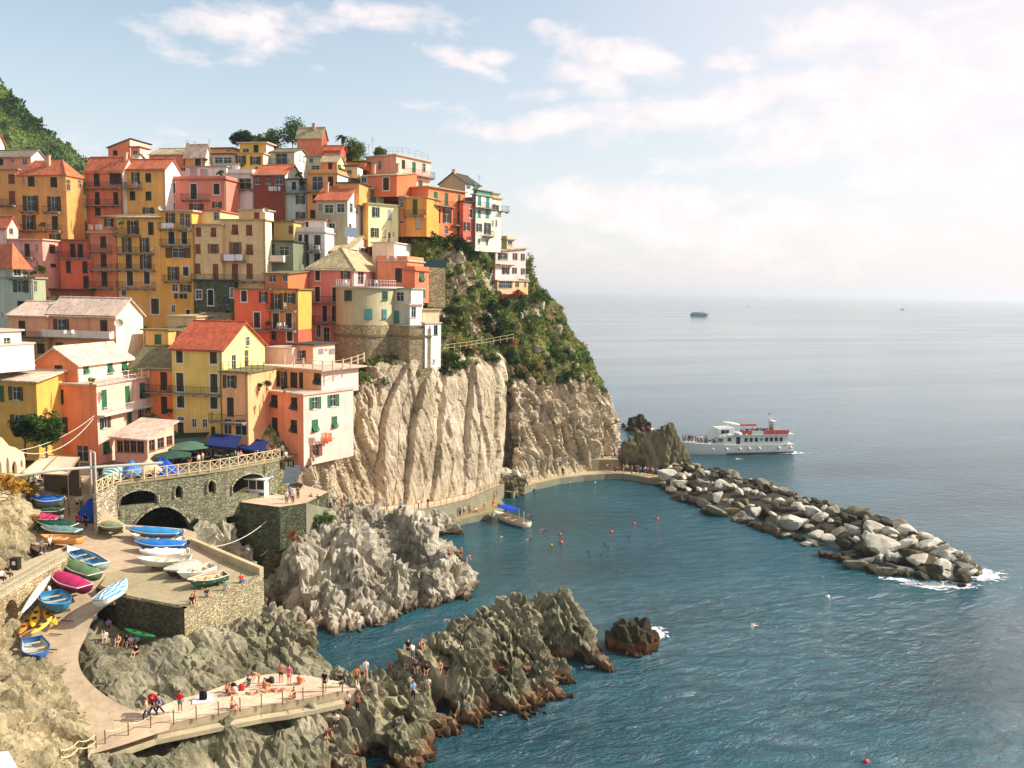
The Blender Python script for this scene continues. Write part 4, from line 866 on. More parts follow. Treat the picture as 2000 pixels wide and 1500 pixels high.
# left bank
bank = [(0,1225,9.2),(45,1262,7.9),(0,1290,9.4),(60,1300,7.8),(95,1335,7.3),(0,1350,9.3),(80,1385,8),(140,1372,6.7),(0,1420,9.5),(80,1440,8.5),(150,1420,7),(172,1450,6),(165,1400,6.4),(0,1500,10),(60,1500,9),(130,1490,6.8),(170,1505,4.5),(200,1530,3),(100,1560,8),(-100,1300,11),(-100,1500,12),(0,1650,10.5),(150,1650,6),(250,1600,2),(-100,1225,11),(40,1225,8.6)]
BANK, f_bk = field('rock_bank', bank, -50, -22, 44, 76, .13, [((1.9, 1.9, 3.2), 1.0, .3, 101), ((.7, .7, 1.2), .4, .16, 103), ((.3, .3, .5), .13, .06, 107)], rotm('Y', 30)@rotm('Z', 30), M_BANK, hi=13,
    keepf=lambda x, y, z: (1000+F*x/y < 175+np.clip((60-y)*4, -80, 60)), veg=lambda x, y, z: .2+.0*x)
# rock face above the walkway
wr = [[(-80,1190,68),(-20,1150,74),(40,1115,81),(80,1080,86),(100,1050,90),(70,1020,95)],[(-80,1080,71),(-20,1060,77),(35,1040,83),(72,1020,88),(88,1000,92),(65,990,97)],[(-80,980,74),(-20,975,80),(25,970,85),(58,975,90),(74,965,94),(60,960,99)],[(-80,940,80),(-20,938,86),(25,938,90),(50,945,94),(62,935,98),(40,930,103)],[(-80,935,90),(-20,930,95),(20,925,99),(40,930,102),(40,925,106),(20,920,110)]]
Gw = sheetgrid(wr, 150, 130, 4); nw = normals(Gw)
dw = rockdisp(Gw.reshape(-1, 3), [((1.8, 1.8, 3), 1.1, .3, 111), ((.7, .7, 1.1), .4, .15, 113)], rotm('Y', 20)).reshape(130, 150)
gridmesh('rock_face', Gw+nw*dw[..., None], M_BANK, dict(veg=.3+.35*np.clip((np.linspace(0, 1, 130)[:, None]-.55)*3, 0, 1)*np.ones((1, 150))), dec=.2)
# hill under the houses
hill = [(20,905,100),(300,900,108),(560,900,112),(-150,800,105),(50,760,116),(250,745,117),(450,770,117),(50,650,128),(300,660,128),(500,715,127),(640,760,127),(50,600,142),(300,650,142),(500,650,140),(650,700,140),(50,490,155),(300,500,154),(500,540,153),(700,590,153),(50,385,168),(300,395,168),(500,420,166),(700,470,166),(800,560,163),(50,352,186),(300,350,186),(500,320,184),(700,350,178),(850,430,182),(920,470,186),(300,352,230),(700,340,230),(900,460,230),(-250,345,186),(-250,600,140)]
f_h = tps([('w', q[0], q[2], P(*q).z) for q in hill]); HB = 1
xs = np.arange(-190, -2, 1.2); ys = np.arange(98, 236, 1.2); Xg, Yg = np.meshgrid(xs, ys); zg = np.clip(f_h(np.stack([Xg.ravel(), Yg.ravel()], 1)), 14, 75).reshape(Xg.shape)
Gh = np.stack([Xg, Yg, zg+(fbm(np.stack([Xg.ravel(), Yg.ravel(), 0*Xg.ravel()], 1)*.3, 4, 3).reshape(zg.shape)-.5)*2 - np.clip((114-Yg)*.45, 0, 5)], 2)
pxg = 1000+F*Xg/Yg
gridmesh('hillside', Gh, M_BANK, dict(veg=np.clip(.5+(zg-45)*.05, .5, .95)), (pxg < 540+np.clip((Yg-112)*9, 0, 350)) & (Yg > 104) & (pxg > -320))
# far green hill
bh = [[(-500,520,300),(-200,520,310),(-40,470,330),(60,440,350),(130,410,380),(175,380,420),(200,370,520)],[(-500,250,400),(-200,300,400),(-40,310,405),(50,335,410),(110,350,425),(163,350,450),(180,352,560)],[(-500,0,500),(-200,90,480),(-40,205,465),(40,255,460),(100,300,465),(155,328,475),(172,335,600)],[(-500,-150,560),(-200,-10,540),(-60,118,520),(0,170,510),(52,226,500),(104,280,490),(160,322,500)],[(-500,-150,700),(-200,30,650),(-60,150,620),(0,200,600),(50,250,580),(100,300,560),(150,335,560)]]
Gb = sheetgrid(bh, 220, 160, 0); nb = normals(Gb)
pb = Gb.reshape(-1, 3)
db = ((fbm(pb*.06, 5, 3)-.5)*14+(fbm(pb*.3, 4, 7)-.5)*5).reshape(160, 220)
def hillmat():
    t = NT('scrub'); w = t.co('World'); a = t.noise(w, .02, 6, .65); b = t.noise(w, .12, 5, .7); c = t.noise(w, .5, 4, .7)
    k = t.mix(t.ramp(a, [(.4, 0), (.6, 1)]), lin((104, 124, 60)), lin((72, 96, 48)))
    k = t.mix(t.ramp(b, [(.5, 0), (.66, 1)]), k, lin((34, 54, 28)))
    k = t.mix(t.math('MULTIPLY', t.ramp(c, [(.62, 0), (.75, 1)]), .8), k, lin((150, 140, 96)))
    return t.set(k, .95, t.bump(t.math('ADD', b, c), .8, 2.0), .05)
HILL_G = Gb+nb*db[..., None]
gridmesh('far_hill', HILL_G, hillmat())
# ---------------------------------------------------------------- harbour works
from mathutils.geometry import tessellate_polygon
def zpoly(pts, z): return [Z(a, b, z) for a, b in pts]
def ccw(pp):
    a = sum(p.x*q.y-q.x*p.y for p, q in zip(pp, pp[1:]+pp[:1])); return pp if a > 0 else pp[::-1]
def slabpoly(m, pp, zb, top=True):
    pp = ccw([Vector(p) for p in pp]); n = len(pp)
    bt = [Vector((p.x, p.y, zb)) for p in pp]
    for i in range(n): j = (i+1) % n; m.face([bt[i], bt[j], pp[j], pp[i]])
    if top:
        for tr in tessellate_polygon([pp]): m.face([pp[k] for k in tr])
def sheetpoly(name, pp, mat):
    m = MB(); pp = [Vector(p) for p in pp]
    for tr in tessellate_polygon([pp]):
        q = [pp[k] for k in tr]; nz = (q[1]-q[0]).cross(q[2]-q[0]).z
        m.face(q if nz > 0 else q[::-1])
    o = m.build(name, mat); o['kind'] = 'structure'; return o
def wallquad(m, a, b, z0, z1, t=.4):      # upright wall from a to b (plan), thickness t behind (left side)
    a = Vector(a); b = Vector(b); d = (b-a); d.z = 0; n = Vector((-d.y, d.x, 0)).normalized()*t
    fz = lambda z, p: z if not callable(z) else z(p)
    pts = [a, b, b+n, a+n]; m.rings([[(p.x, p.y, z0) for p in pts], [(p.x, p.y, z1) for p in pts]])
CONC = concrete((196, 172, 140)); CONC2 = concrete((176, 160, 124)); CONCW = concrete((140, 136, 112))
# piazza
ZP = 15.3
A_, B_, Cc_, D_2, E_ = [Z(*q, ZP) for q in ((188,968),(228,948),(400,926),(440,920),(546,900))]
piz = [A_, B_, Cc_, D_2, E_, E_+Vector((1.5, 5, 0)), E_+Vector((-2, 14, 0)), Vector((-62, 124, ZP)), Vector((-95, 118, ZP)), Z(-150, 902, ZP), Z(112, 902, ZP), Z(188, 914, ZP)]
sheetpoly('piazza', piz, concrete((120, 116, 98)))
# viaduct wall with arches
VW = tag(empty('arcade_wall'), 'grey stone arcade wall with one wide arch, a slot opening and small arched windows', 'wall')
def plane_uv(a, b):
    d = (b-a); d.z = 0; L = d.length; d.normalize(); n = Vector((-d.y, d.x, 0))
    def uv(px, py): h = hit(px, py, a, n); return ((h-a).dot(d), h.z)
    def xyz(u, z, k=0): return a+d*u+n*k+Vector((0, 0, z-a.z))
    return uv, xyz, L
def arcpts(uv, x0, x1, yb0, yb1, ytop, n=10, flat=.0):
    u0_, z0 = uv(x0, yb0); u1_, z1 = uv(x1, yb1); um, zt = uv((x0+x1)/2, ytop); zs = max(z0, z1)+(zt-max(z0, z1))*flat
    pts = [(u0_, z0), (u1_, z1)]
    for i in range(n+1): t = i/n; pts.append((u1_+(u0_-u1_)*t, zs+(zt-zs)*math.sin(math.pi*t)**.6 if 0 < t < 1 else zs))
    return pts
def archwall(a, b, z0, z1, holes, dep=1.3, mat=None):
    uv, xyz, L = plane_uv(a, b); m = MB()
    hs = [arcpts(uv, *h) for h in holes]
    outer = [(0, z0), (L, z0), (L, z1), (0, z1)]
    loops = [outer]+hs; flat = [p for l in loops for p in l]
    for tr in tessellate_polygon([[Vector((p[0], p[1], 0)) for p in l] for l in loops]): m.face([xyz(*flat[k]) for k in tr])
    for h in hs:
        for p, q in zip(h, h[1:]+h[:1]): m.face([xyz(*p), xyz(*q), xyz(*q, dep), xyz(*p, dep)])
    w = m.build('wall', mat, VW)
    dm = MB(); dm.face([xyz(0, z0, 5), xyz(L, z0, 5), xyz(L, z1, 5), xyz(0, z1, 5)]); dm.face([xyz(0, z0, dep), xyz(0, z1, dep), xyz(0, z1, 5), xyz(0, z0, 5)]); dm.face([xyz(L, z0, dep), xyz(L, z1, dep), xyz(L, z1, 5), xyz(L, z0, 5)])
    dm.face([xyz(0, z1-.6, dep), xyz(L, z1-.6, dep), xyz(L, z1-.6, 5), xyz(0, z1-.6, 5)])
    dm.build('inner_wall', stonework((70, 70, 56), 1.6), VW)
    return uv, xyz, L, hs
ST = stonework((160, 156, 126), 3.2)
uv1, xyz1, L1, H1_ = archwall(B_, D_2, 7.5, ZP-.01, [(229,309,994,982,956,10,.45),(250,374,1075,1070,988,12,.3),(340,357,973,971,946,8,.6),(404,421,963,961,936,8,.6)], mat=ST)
uv2, xyz2, L2, H2_ = archwall(D_2, E_, 9.5, ZP-.01, [(452,519,966,962,924,10,.45)], mat=ST)
fm = MB()
for xyz, H in ((xyz1, H1_), (xyz2, H2_)):
    for h in H:
        ps = [xyz(u, z, -.06) for u, z in h[1:]+h[:1]]
        for p, q in zip(ps, ps[1:]): fm.bar(p, q, .17, 4)
fm.build('arch_moulding', stonework((176, 168, 138), 1.2), VW)
cm = MB()
for a, b in ((B_, D_2), (D_2, E_)): wallquad(cm, a+Vector((0, -.12, 0)), b+Vector((0, -.12, 0)), ZP+.003, ZP+.28, .5)
cm.build('coping', concrete((170, 156, 118)), VW)
pm = MB(); wallquad(pm, A_, B_, 8, ZP+.1, .35); pm.build('end_wall', stonework((196, 180, 150), 1.4), VW)
# sloping parapet beside the slip
sp = MB(); a = Z(188, 985, 14.2); b = Z(258, 1034, 10.6); d = (b-a).normalized(); nn = Vector((-d.y, d.x, 0)).normalized()*.45
sp.add([a, b, b+nn, a+nn]+[Vector((q.x, q.y, 8)) for q in (a, b, b+nn, a+nn)], [(0, 1, 2, 3), (0, 4, 5, 1), (1, 5, 6, 2), (2, 6, 7, 3), (3, 7, 4, 0)])
tag(sp.build('sloping_parapet', concrete((206, 182, 146))), 'sloping pale parapet running down from the railing to the wide arch', 'wall')
# cross railing
def crossfence(name, label, pts, n, h, mat):
    root = tag(empty(name, pts[0]), label, 'fence'); tot = [0]
    for a, b in zip(pts, pts[1:]): tot.append(tot[-1]+(b-a).length)
    def at(s):
        for i in range(len(pts)-1):
            if s <= tot[i+1]+1e-6: return pts[i].lerp(pts[i+1], (s-tot[i])/(tot[i+1]-tot[i]))
        return pts[-1]
    o0 = pts[0]; P_ = [at(tot[-1]*i/n)-o0 for i in range(n+1)]; up = Vector((0, 0, h))
    for i, p in enumerate(P_):
        m = MB(); m.box(p.x-.09, p.x+.09, p.y-.09, p.y+.09, p.z, p.z+h+.06); m.build('post', mat, root)
        if i < n:
            q = P_[i+1]; m = MB(); m.bar(p+up, q+up, .06); m.bar(p+up*.12, q+up*.12, .05); m.bar(p+up*.12, q+up, .045); m.bar(p+up, q+up*.12, .045); m.build('cross_brace', mat, root)
    return root
WOOD = plain((222, 196, 150), .8)
crossfence('cross_fence', 'cream fence of crossed braces along the piazza edge above the arcade wall', [p+Vector((0, 0, .3)) for p in (A_, B_, Cc_, D_2, E_)], 20, 1.25, WOOD)
# ramp
rr = [[(30,900,15.25),(150,904,15.25),(192,914,15.25)],[(30,930,14.6),(150,935,14.5),(190,950,14.4)],[(20,962,13.3),(150,964,13.2),(196,984,12.9)],[(20,1000,12.2),(140,1004,11.9),(232,1020,11.3)],[(30,1050,11.0),(150,1050,10.9),(372,1036,10.3)],[(90,1092,10.4),(190,1090,10.4),(392,1068,10.2)],[(62,1150,9.7),(200,1140,9.8),(505,1118,9.9)],[(45,1203,8.8),(130,1200,8.9),(232,1172,9.6)],[(40,1248,8.0),(110,1250,8.0),(165,1250,8.0)],[(88,1292,7.3),(120,1300,7.2),(155,1300,7.2)],[(90,1340,6.7),(130,1340,6.7),(192,1348,6.7)],[(148,1384,6.2),(200,1388,6.2),(262,1388,6.2)],[(168,1425,5.9),(230,1424,5.9),(330,1398,5.9)],[(172,1475,5.65),(240,1455,5.65),(330,1425,5.65)]]
Gr = np.array([[np.array(Z(*q)) for q in r] for r in rr]); Gr = cat(cat(Gr, 90, 0), 24, 1)
gridmesh('slipway', Gr, CONC, dict(), flip=True, smooth=True)
# boat deck
ZD = 10.0
deck = [Z(*q, ZD) for q in ((192,1150),(228,1166),(360,1192),(515,1124),(380,1066),(285,1042),(250,1060))]
sheetpoly('boat_deck', [p+Vector((0, 0, .05)) for p in deck], CONC2)
RW = tag(empty('retaining_wall'), 'rough stone retaining wall carrying the boat deck above the sitting bathers', 'wall')
m = MB(); a, b, c, d_ = Z(226,1166,ZD), Z(360,1192,ZD), Z(515,1124,ZD), Z(380,1066,ZD)
def thickwall(p, q, zb, t=.5, zt=ZD+.12): m = MB(); wallquad(m, p, q, zb, zt, t); return m
thickwall(Z(188,1149,ZD), a, 5.8).build('wall', stonework((112, 106, 80), 3.4), RW)
thickwall(a, b, 5.8).build('wall', stonework((112, 106, 80), 3.4), RW)  # same wall in darker stone: the face's shade is put into the colour
thickwall(b, c, 3.0).build('wall', stonework((206, 190, 150), 4.0), RW)  # sunlit face in paler stone, its light painted into the colour
thickwall(c, d_, 3.0, .45, ZD+.85).build('parapet', concrete((206, 186, 146)), RW)
# quay with kiosk
ZQ = 11.0
qp = [Z(*q, ZQ) for q in ((446,978),(546,991),(598,983))]
quay = qp+[qp[2]+Vector((1.5, 6, 0)), qp[0]+Vector((6, 10, 0)), qp[0]+Vector((-1.5, 3, 0))]
sheetpoly('quay', [p+Vector((0, 0, .05)) for p in quay], concrete((216, 188, 156)))
m = MB(); slabpoly(m, [p+Vector((0, 0, .03)) for p in quay], -1.0, False)
tag(m.build('quay_wall', stonework((104, 108, 84), 1.9)), 'tall quay wall below the kiosk, dark on its front and pale at its end', 'wall')
# coastal path: outer edge -> inner edge
out = [(598,984,10.95),(625,991,9.6),(660,998,8.0),(700,1003,6.4),(747,1004,5.2),(805,1001,4.6),(863,990,3.6),(921,975,3.0),(964,955,2.7),(985,946,2.5)]
PO = [Z(*q) for q in out]
def offs(pts, w):
    r = []
    for i, p in enumerate(pts):
        d = (pts[min(i+1, len(pts)-1)]-pts[max(i-1, 0)]); d.z = 0; d.normalize(); r.append(p+Vector((-d.y, d.x, 0))*w)
    return r
def strip(name, A, Bb, mat, dz=0):
    m = MB()
    for i in range(len(A)-1): m.face([A[i]+Vector((0, 0, dz)), A[i+1]+Vector((0, 0, dz)), Bb[i+1]+Vector((0, 0, dz)), Bb[i]+Vector((0, 0, dz))])
    o = m.build(name, mat); o['kind'] = 'structure'; return o
def skirt(name, A, mat, zb=-1.5, t=.5, dz=.0, label=None):
    Q = offs(A, t); m = MB()
    for i in range(len(A)-1):
        a, b, c, d = A[i], A[i+1], Q[i+1], Q[i]; up = Vector((0, 0, dz)); lo = lambda p: Vector((p.x, p.y, zb))
        m.add([lo(a), lo(b), lo(c), lo(d), a+up, b+up, c+up, d+up], [(0, 1, 5, 4), (4, 5, 6, 7), (2, 3, 7, 6)]+([(0, 4, 7, 3)] if i == 0 else [])+([(1, 2, 6, 5)] if i == len(A)-2 else []))
    return tag(m.build(name, mat), label, 'wall')
strip('coastal_path', PO, offs(PO, 5.5), concrete((216, 190, 156)))
skirt('path_wall', PO, CONCW, label='long stained concrete wall holding the cliff path above the swimming cove', dz=.12)
low = [(1003,962,1.1),(1046,946,1.1),(1095,935,1.1),(1140,929,1.1),(1182,926,1.1),(1215,926,1.1),(1240,929,1.1),(1292,938,1.1)]
PL = [Z(*q) for q in low]
strip('lower_path', PL, offs(PL, 3.6), concrete((190, 170, 130)))
skirt('quay_edge', PL, CONCW, label='low weed-stained concrete edge of the lower path at the back of the cove', dz=.05)
iw = offs(PL[:6], 3.4); iw[0] = iw[0]+Vector((-3, -1.5, 0))
skirt('inner_wall', [p+Vector((0, 0, 2.3)) for p in iw], concrete((144, 132, 100)), zb=0, t=.6, label='brown concrete wall between the lower path and the foot of the headland')
strip('upper_path', [p+Vector((0, 0, 2.28)) for p in offs(PL[:6], 3.9)], [p+Vector((0, 0, 2.28)) for p in offs(PL[:6], 7)], concrete((190, 170, 136)))
# landing for swimmers
ld = [Z(*q, 1.0) for q in ((818,1024),(850,1026),(905,1013),(955,1002),(985,985),(975,972),(920,988),(860,1003))]
sheetpoly('landing', [p+Vector((0, 0, .02)) for p in ld], concrete((160, 144, 104)))
m = MB(); slabpoly(m, ld, -1.2, False); tag(m.build('landing_wall', CONCW), 'low concrete landing where bathers wait at the foot of the path wall', 'landing')
# rail along the path
def railfence(name, label, pts, n, h, mat, rails=(1.0, .5), pr=.04, rr_=.025, cat_='railing', ropemat=None):
    root = tag(empty(name, pts[0]), label, cat_); o0 = pts[0]; tot = [0]
    for a, b in zip(pts, pts[1:]): tot.append(tot[-1]+(b-a).length)
    def at(s):
        for i in range(len(pts)-1):
            if s <= tot[i+1]+1e-6: return pts[i].lerp(pts[i+1], (s-tot[i])/(tot[i+1]-tot[i]))
        return pts[-1]
    Q = [at(tot[-1]*i/n)-o0 for i in range(n+1)]
    for p in Q: m = MB(); m.bar(p, p+Vector((0, 0, h)), pr, 5); m.build('post', mat, root)
    for f in rails:
        m = MB()
        for p, q in zip(Q, Q[1:]):
            if ropemat is None: m.bar(p+Vector((0, 0, h*f)), q+Vector((0, 0, h*f)), rr_)
            else:
                k = 6; pts_ = [p.lerp(q, i/k)+Vector((0, 0, h*f-.22*(1-(2*i/k-1)**2))) for i in range(k+1)]; m.tube(pts_, rr_, 5)
        m.build('rail' if ropemat is None else 'rope', ropemat or mat, root)
    return root
RUST = plain((150, 120, 84), .7)
railfence('path_railing', 'thin metal railing along the cliff path above the swimming cove', [p+Vector((0, 0, .12)) for p in PO[2:]], 26, 1.05, RUST)
# bathing platform
ZB = 5.6
po = [Z(*q, ZB) for q in ((172,1478),(206,1454),(304,1421),(414,1399),(508,1381),(560,1374),(612,1364),(668,1352))]
pi_ = [Z(*q, ZB) for q in ((664,1334),(600,1322),(540,1318),(484,1324),(395,1357),(350,1368),(300,1388),(250,1400),(200,1420))]
sheetpoly('bathing_platform', [p+Vector((0, 0, .12)) for p in po+pi_], concrete((228, 198, 166)))
m = MB(); slabpoly(m, [p+Vector((0, 0, .1)) for p in po+pi_], 4.6, False)
tag(m.build('platform_wall', concrete((196, 178, 142))), 'concrete edge wall under the sunbathing platform on the rocks', 'wall')
st = [p+Vector((.35, -.75, -.55)) for p in po[1:]]
m = MB()
for i in range(len(st)-1): wallquad(m, st[i], st[i+1], 4.7, st[i].z, .7)
tag(m.build('platform_step', concrete((198, 182, 146))), 'narrow lower concrete step along the seaward side of the platform', 'step')
ROPE = plain((226, 206, 160), .9)
railfence('rope_fence', 'brown posts with pale rope along the seaward edge of the bathing platform', [p+Vector((.05, -.12, .0)) for p in po[1:]], 11, 1.15, plain((120, 92, 52), .8), (.95,), .045, .035, 'fence', ROPE)
railfence('rope_fence', 'short rope rail at the inland corner of the bathing platform near the rock bank', [Z(118,1495,7.2), Z(150,1478,6.6), Z(188,1462,5.7)], 2, 1.1, plain((120, 92, 52), .8), (.95, .5), .045, .035, 'fence', ROPE)
jet = [Z(*q, 5.3) for q in ((664,1352),(664,1336),(700,1328),(704,1344))]; m = MB(); slabpoly(m, jet, 3.5); tag(m.build('gangway', concrete((220, 194, 164))), 'short pale concrete gangway leading from the platform onto the rock ridge', 'gangway')
# drain slots on the ramp
m_slot = MB(); m_slot.box(-.55, .55, -.04, .04, 0, .06); SL = m_slot.mesh('drain_bar')
for i, (a, b, z) in enumerate(((131,1213,8.75),(108,1239,8.2),(99,1269,7.75),(90,1296,7.35))):
    tag(link('drain_bar', SL, plain((70, 66, 52)), None, Z(a, b, z+.06), (0, 0, -.06)), 'dark timber bar set across the pale slipway for hauling boats', 'bar', 'timber bars across the slipway')
# walkway at the left
ZW = 11.7
w1 = [Z(*q, ZW) for q in ((-120,1232),(0,1170),(132,1092))]; w2 = [Z(*q, ZW) for q in ((118,1070),(60,1092),(-120,1166))]
sheetpoly('walkway', w1+w2, concrete((190, 176, 140)))
WW = tag(empty('walkway_wall'), 'warm stone wall with an arched niche carrying the railed walkway beside the boats', 'wall')
def archwall2():
    a, b = w1[1]+(w1[1]-w1[2]).normalized()*6, w1[2]; uv, xyz, L = plane_uv(a, b); m = MB()
    h = arcpts(uv, 9, 37, 1224, 1238, 1170, 10, .45); outer = [(0, 6), (L, 8.5), (L, ZW-.02), (0, ZW-.02)]; loops = [outer, h]; flat = outer+h
    for tr in tessellate_polygon([[Vector((p[0], p[1], 0)) for p in l] for l in loops]): m.face([xyz(*flat[k]) for k in tr])
    for p, q in zip(h, h[1:]+h[:1]): m.face([xyz(*p), xyz(*q), xyz(*q, .9), xyz(*p, .9)])
    m.face([xyz(*p, .9) for p in h]); m.build('wall', stonework((206, 184, 140), 3.2), WW)
    c = MB(); wallquad(c, a+Vector((0, -.06, 0)), b+Vector((0, -.06, 0)), ZW+.003, ZW+.16, .35); c.build('coping', concrete((200, 184, 150)), WW)
archwall2()
railfence('walkway_railing', 'pale metal railing along the walkway above the arched niche', [w1[0]+Vector((0, 0, .16)), w1[1]+Vector((0, 0, .16)), w1[2]+Vector((0, 0, .16))], 16, 1.15, plain((196, 184, 150), .6), (1, .08, .54))
# stone block wall left + pale ruined arcade
m = MB(); wallquad(m, Z(-60,1060,12.5), Z(24,1040,12.8), 10, 17.0, .8); tag(m.build('block_wall', stonework((214, 190, 152), 1.5)), 'pale block wall at the left edge below the dry yellow bush', 'wall')
AR = tag(empty('ruined_arcade'), 'weathered pale arcade fragment with narrow arched openings at the left edge', 'ruin')
def arcade():
    a = P(-40, 950, 88); b = P(49, 935, 92); a.z = b.z = 16.5; uv, xyz, L = plane_uv(a, b); m = MB()
    hs = [arcpts(uv, -14, 4, 930, 930, 892, 8, .5), arcpts(uv, 13, 19, 925, 925, 893, 6, .5), arcpts(uv, 24, 34, 926, 926, 900, 8, .5), arcpts(uv, 40, 45, 912, 912, 898, 6, .5)]
    zt = lambda px, py: uv(px, py)
    outer = [(0, 13.2), (L, 13.2), zt(49, 897), zt(46, 884), zt(30, 874), zt(18, 871), zt(4, 855), (uv(-30, 840)[0], uv(-30, 840)[1]), (0, uv(-38, 838)[1])]
    loops = [outer]+hs; flat = [p for l in loops for p in l]
    for kk in (0, .6):
        for tr in tessellate_polygon([[Vector((p[0], p[1], 0)) for p in l] for l in loops]): m.face([xyz(*flat[q], kk) for q in tr])
    for l in loops:
        for p, q in zip(l, l[1:]+l[:1]): m.face([xyz(*p), xyz(*q), xyz(*q, .6), xyz(*p, .6)])
    m.build('wall', stucco((226, 198, 160)), AR)
arcade()
# near white roof corner bottom left
m = MB(); q = [Z(-40,1472,15), Z(16,1467,15), Z(52,1530,15), Z(-40,1560,15)]; slabpoly(m, q, 14.2); tag(m.build('white_roof', plain((240, 232, 214), .7)), 'corner of a white flat roof at the bottom left edge of the view', 'roof')
m = MB(); slabpoly(m, [p.lerp(q[0], .1) for p in q], 6, False); m.v = [(x, y, min(z, 14.19)) for x, y, z in m.v]
SC.objects['white_roof']['label'] = 'corner of a white flat-roofed hut at the bottom left edge of the view'
m.build('wall', stucco((236, 226, 204)), SC.objects['white_roof'])
# kiosk
KC = Z(501, 971, ZQ+.05); KI = tag(empty('kiosk', KC, R(-8)), 'small white ticket kiosk with glazed front on the sunlit quay', 'kiosk')
m = MB(); m.box(-1.1, 1.1, 0, 1.9, 0, 1.0); m.box(-1.1, -1.0, 0, 1.9, 1.002, 2.3); m.box(1.0, 1.1, 0, 1.9, 1.002, 2.3); m.box(-1.0, 1.0, 1.8, 1.9, 1.002, 2.3); m.box(-.06, .06, .002, .1, 1.002, 2.3); m.build('body', WHITE(), KI)
m = MB(); m.box(-1.45, 1.45, -.5, 2.2, 2.303, 2.45); m.build('roof', plain((226, 224, 216)), KI)
m = MB(); m.box(-1.0, -.06, .04, .06, 1.002, 2.3); m.box(.06, 1.0, .04, .06, 1.002, 2.3); m.build('window', glass(), KI)
m = MB(); m.box(-1.0, 1.0, -.025, -.003, .2, .62); m.build('poster', plain((206, 176, 70), .5), KI)
m = MB(); m.box(-.98, .98, -.035, -.027, .42, .6); m.box(.3, .98, -.035, -.027, .22, .415); m.build('poster_print', plain((36, 84, 130), .5), KI)
# sign on the headland wall, hotel shield sign, yellow letter sign
def board(name, label, px, py, D, w, h, col, rz=0, cat_='sign'):
    m = MB(); m.box(-w/2, w/2, -.03, .03, -h/2, h/2); return tag(m.build(name, plain(col, .5), None, False, P(px, py, D), (0, 0, rz)), label, cat_)
board('notice_board', 'small white notice board on the headland rock above the lower path', 1093, 897, 164, 1.0, .8, (232, 228, 216))
def txt(s, size, mat, parent, loc, rot, name='lettering', ex=.004):
    c = bpy.data.curves.new(name, 'FONT'); c.body = s; c.size = size; c.extrude = ex; c.align_x = 'CENTER'; c.align_y = 'CENTER'
    o = bpy.data.objects.new('tmp', c); COL.objects.link(o); me = bpy.data.meshes.new_from_object(o.evaluated_get(bpy.context.evaluated_depsgraph_get())); bpy.data.objects.remove(o)
    me.name = name; me.materials.clear(); return link(name, me, mat, parent, loc, rot)
hb = HOT[1][0]; uH, vH, CH = hb['u'], hb['v'], hb['C']
pH = hit(536.5, 848, CH, vH); s_ = (pH-CH).dot(uH)
m = MB(); n_ = 14; ring = [(1.0*math.cos(math.pi*(i/n_*1.0)), .75*math.sin(math.pi*i/n_)) for i in range(n_+1)]+[(-1.0, -.45), (-.6, -.6), (.6, -.6), (1.0, -.45)]
m.rings([[(x*.95, y0, z*.95) for x, z in ring] for y0 in (-.09, -.03)])
sg = m.build('hotel_sign', plain((30, 40, 38), .5), None, False, pH, (0, 0, R(-33))); tag(sg, 'black shield-shaped sign with pale lettering above the hotel door', 'sign')
m = MB()
for x0, x1, z0, z1 in ((-.62,-.5,.08,.36),(-.5,-.36,.08,.18),(-.2,.0,.3,.4),(-.2,-.1,.08,.3),(.0,.1,.08,.3),(-.1,.0,.17,.23),(.3,.42,-.16,.42)): m.box(x0, x1, -.12, -.092, z0, z1)
for i in range(8): m.box(-.75+.19*i, -.62+.19*i, -.12, -.092, -.34-.02*(i % 3), -.2+.015*(i % 2))
m.build('lettering', plain((190, 214, 206), .5), sg)
ysn = MB(); ysn.box(-.5, .5, -.03, .03, -.42, .42); ys = ysn.build('letter_sign', plain((44, 48, 40)), None, False, P(568, 905, 107), (0, 0, R(-20))); tag(ys, 'dark sign with one yellow letter n on the stair beside the hotel', 'sign')
txt('n', 1.1, plain((222, 206, 70), .5), ys, (0, -.04, .05), (math.pi/2, 0, 0), 'letter')
g = txt('MANAP', .75, plain((74, 92, 46), .9), None, Z(509,1047,0)*0+hit(511, 1047, qp[0]+Vector((0, -.03, 0)), Vector((-(qp[1]-qp[0]).y, (qp[1]-qp[0]).x, 0)).normalized()), (math.pi/2, 0, math.atan2((qp[1]-qp[0]).y, (qp[1]-qp[0]).x)), 'graffiti')
tag(g, 'faint yellow-green painted lettering on the dark quay wall', 'graffiti')
# hoist pole and gantry
m = MB(); m.tube([P(30, 930, 88), P(110, 918, 90), P(178, 913, 92), P(318, 904, 95)], .16, 8)
hp = m.build('boom', plain((196, 194, 180), .5)); tag(hp, 'long grey hoist boom lying level across the gantry above the slipway', 'boom')
m = MB(); a = P(176, 880, 93); b = P(185, 884, 92)
for q, y in ((a, 978), (b, 982)): m.bar(q, Vector((q.x, q.y, P(180, y, 92.5).z-.2)), .11, 6)
for f in (0, .35): m.bar(a-Vector((0, 0, 5*f)), b-Vector((0, 0, 5*f)), .1, 6)
tag(m.build('hoist_gantry', plain((200, 200, 190), .5)), 'upright pale steel gantry with two posts at the top of the slipway', 'gantry')
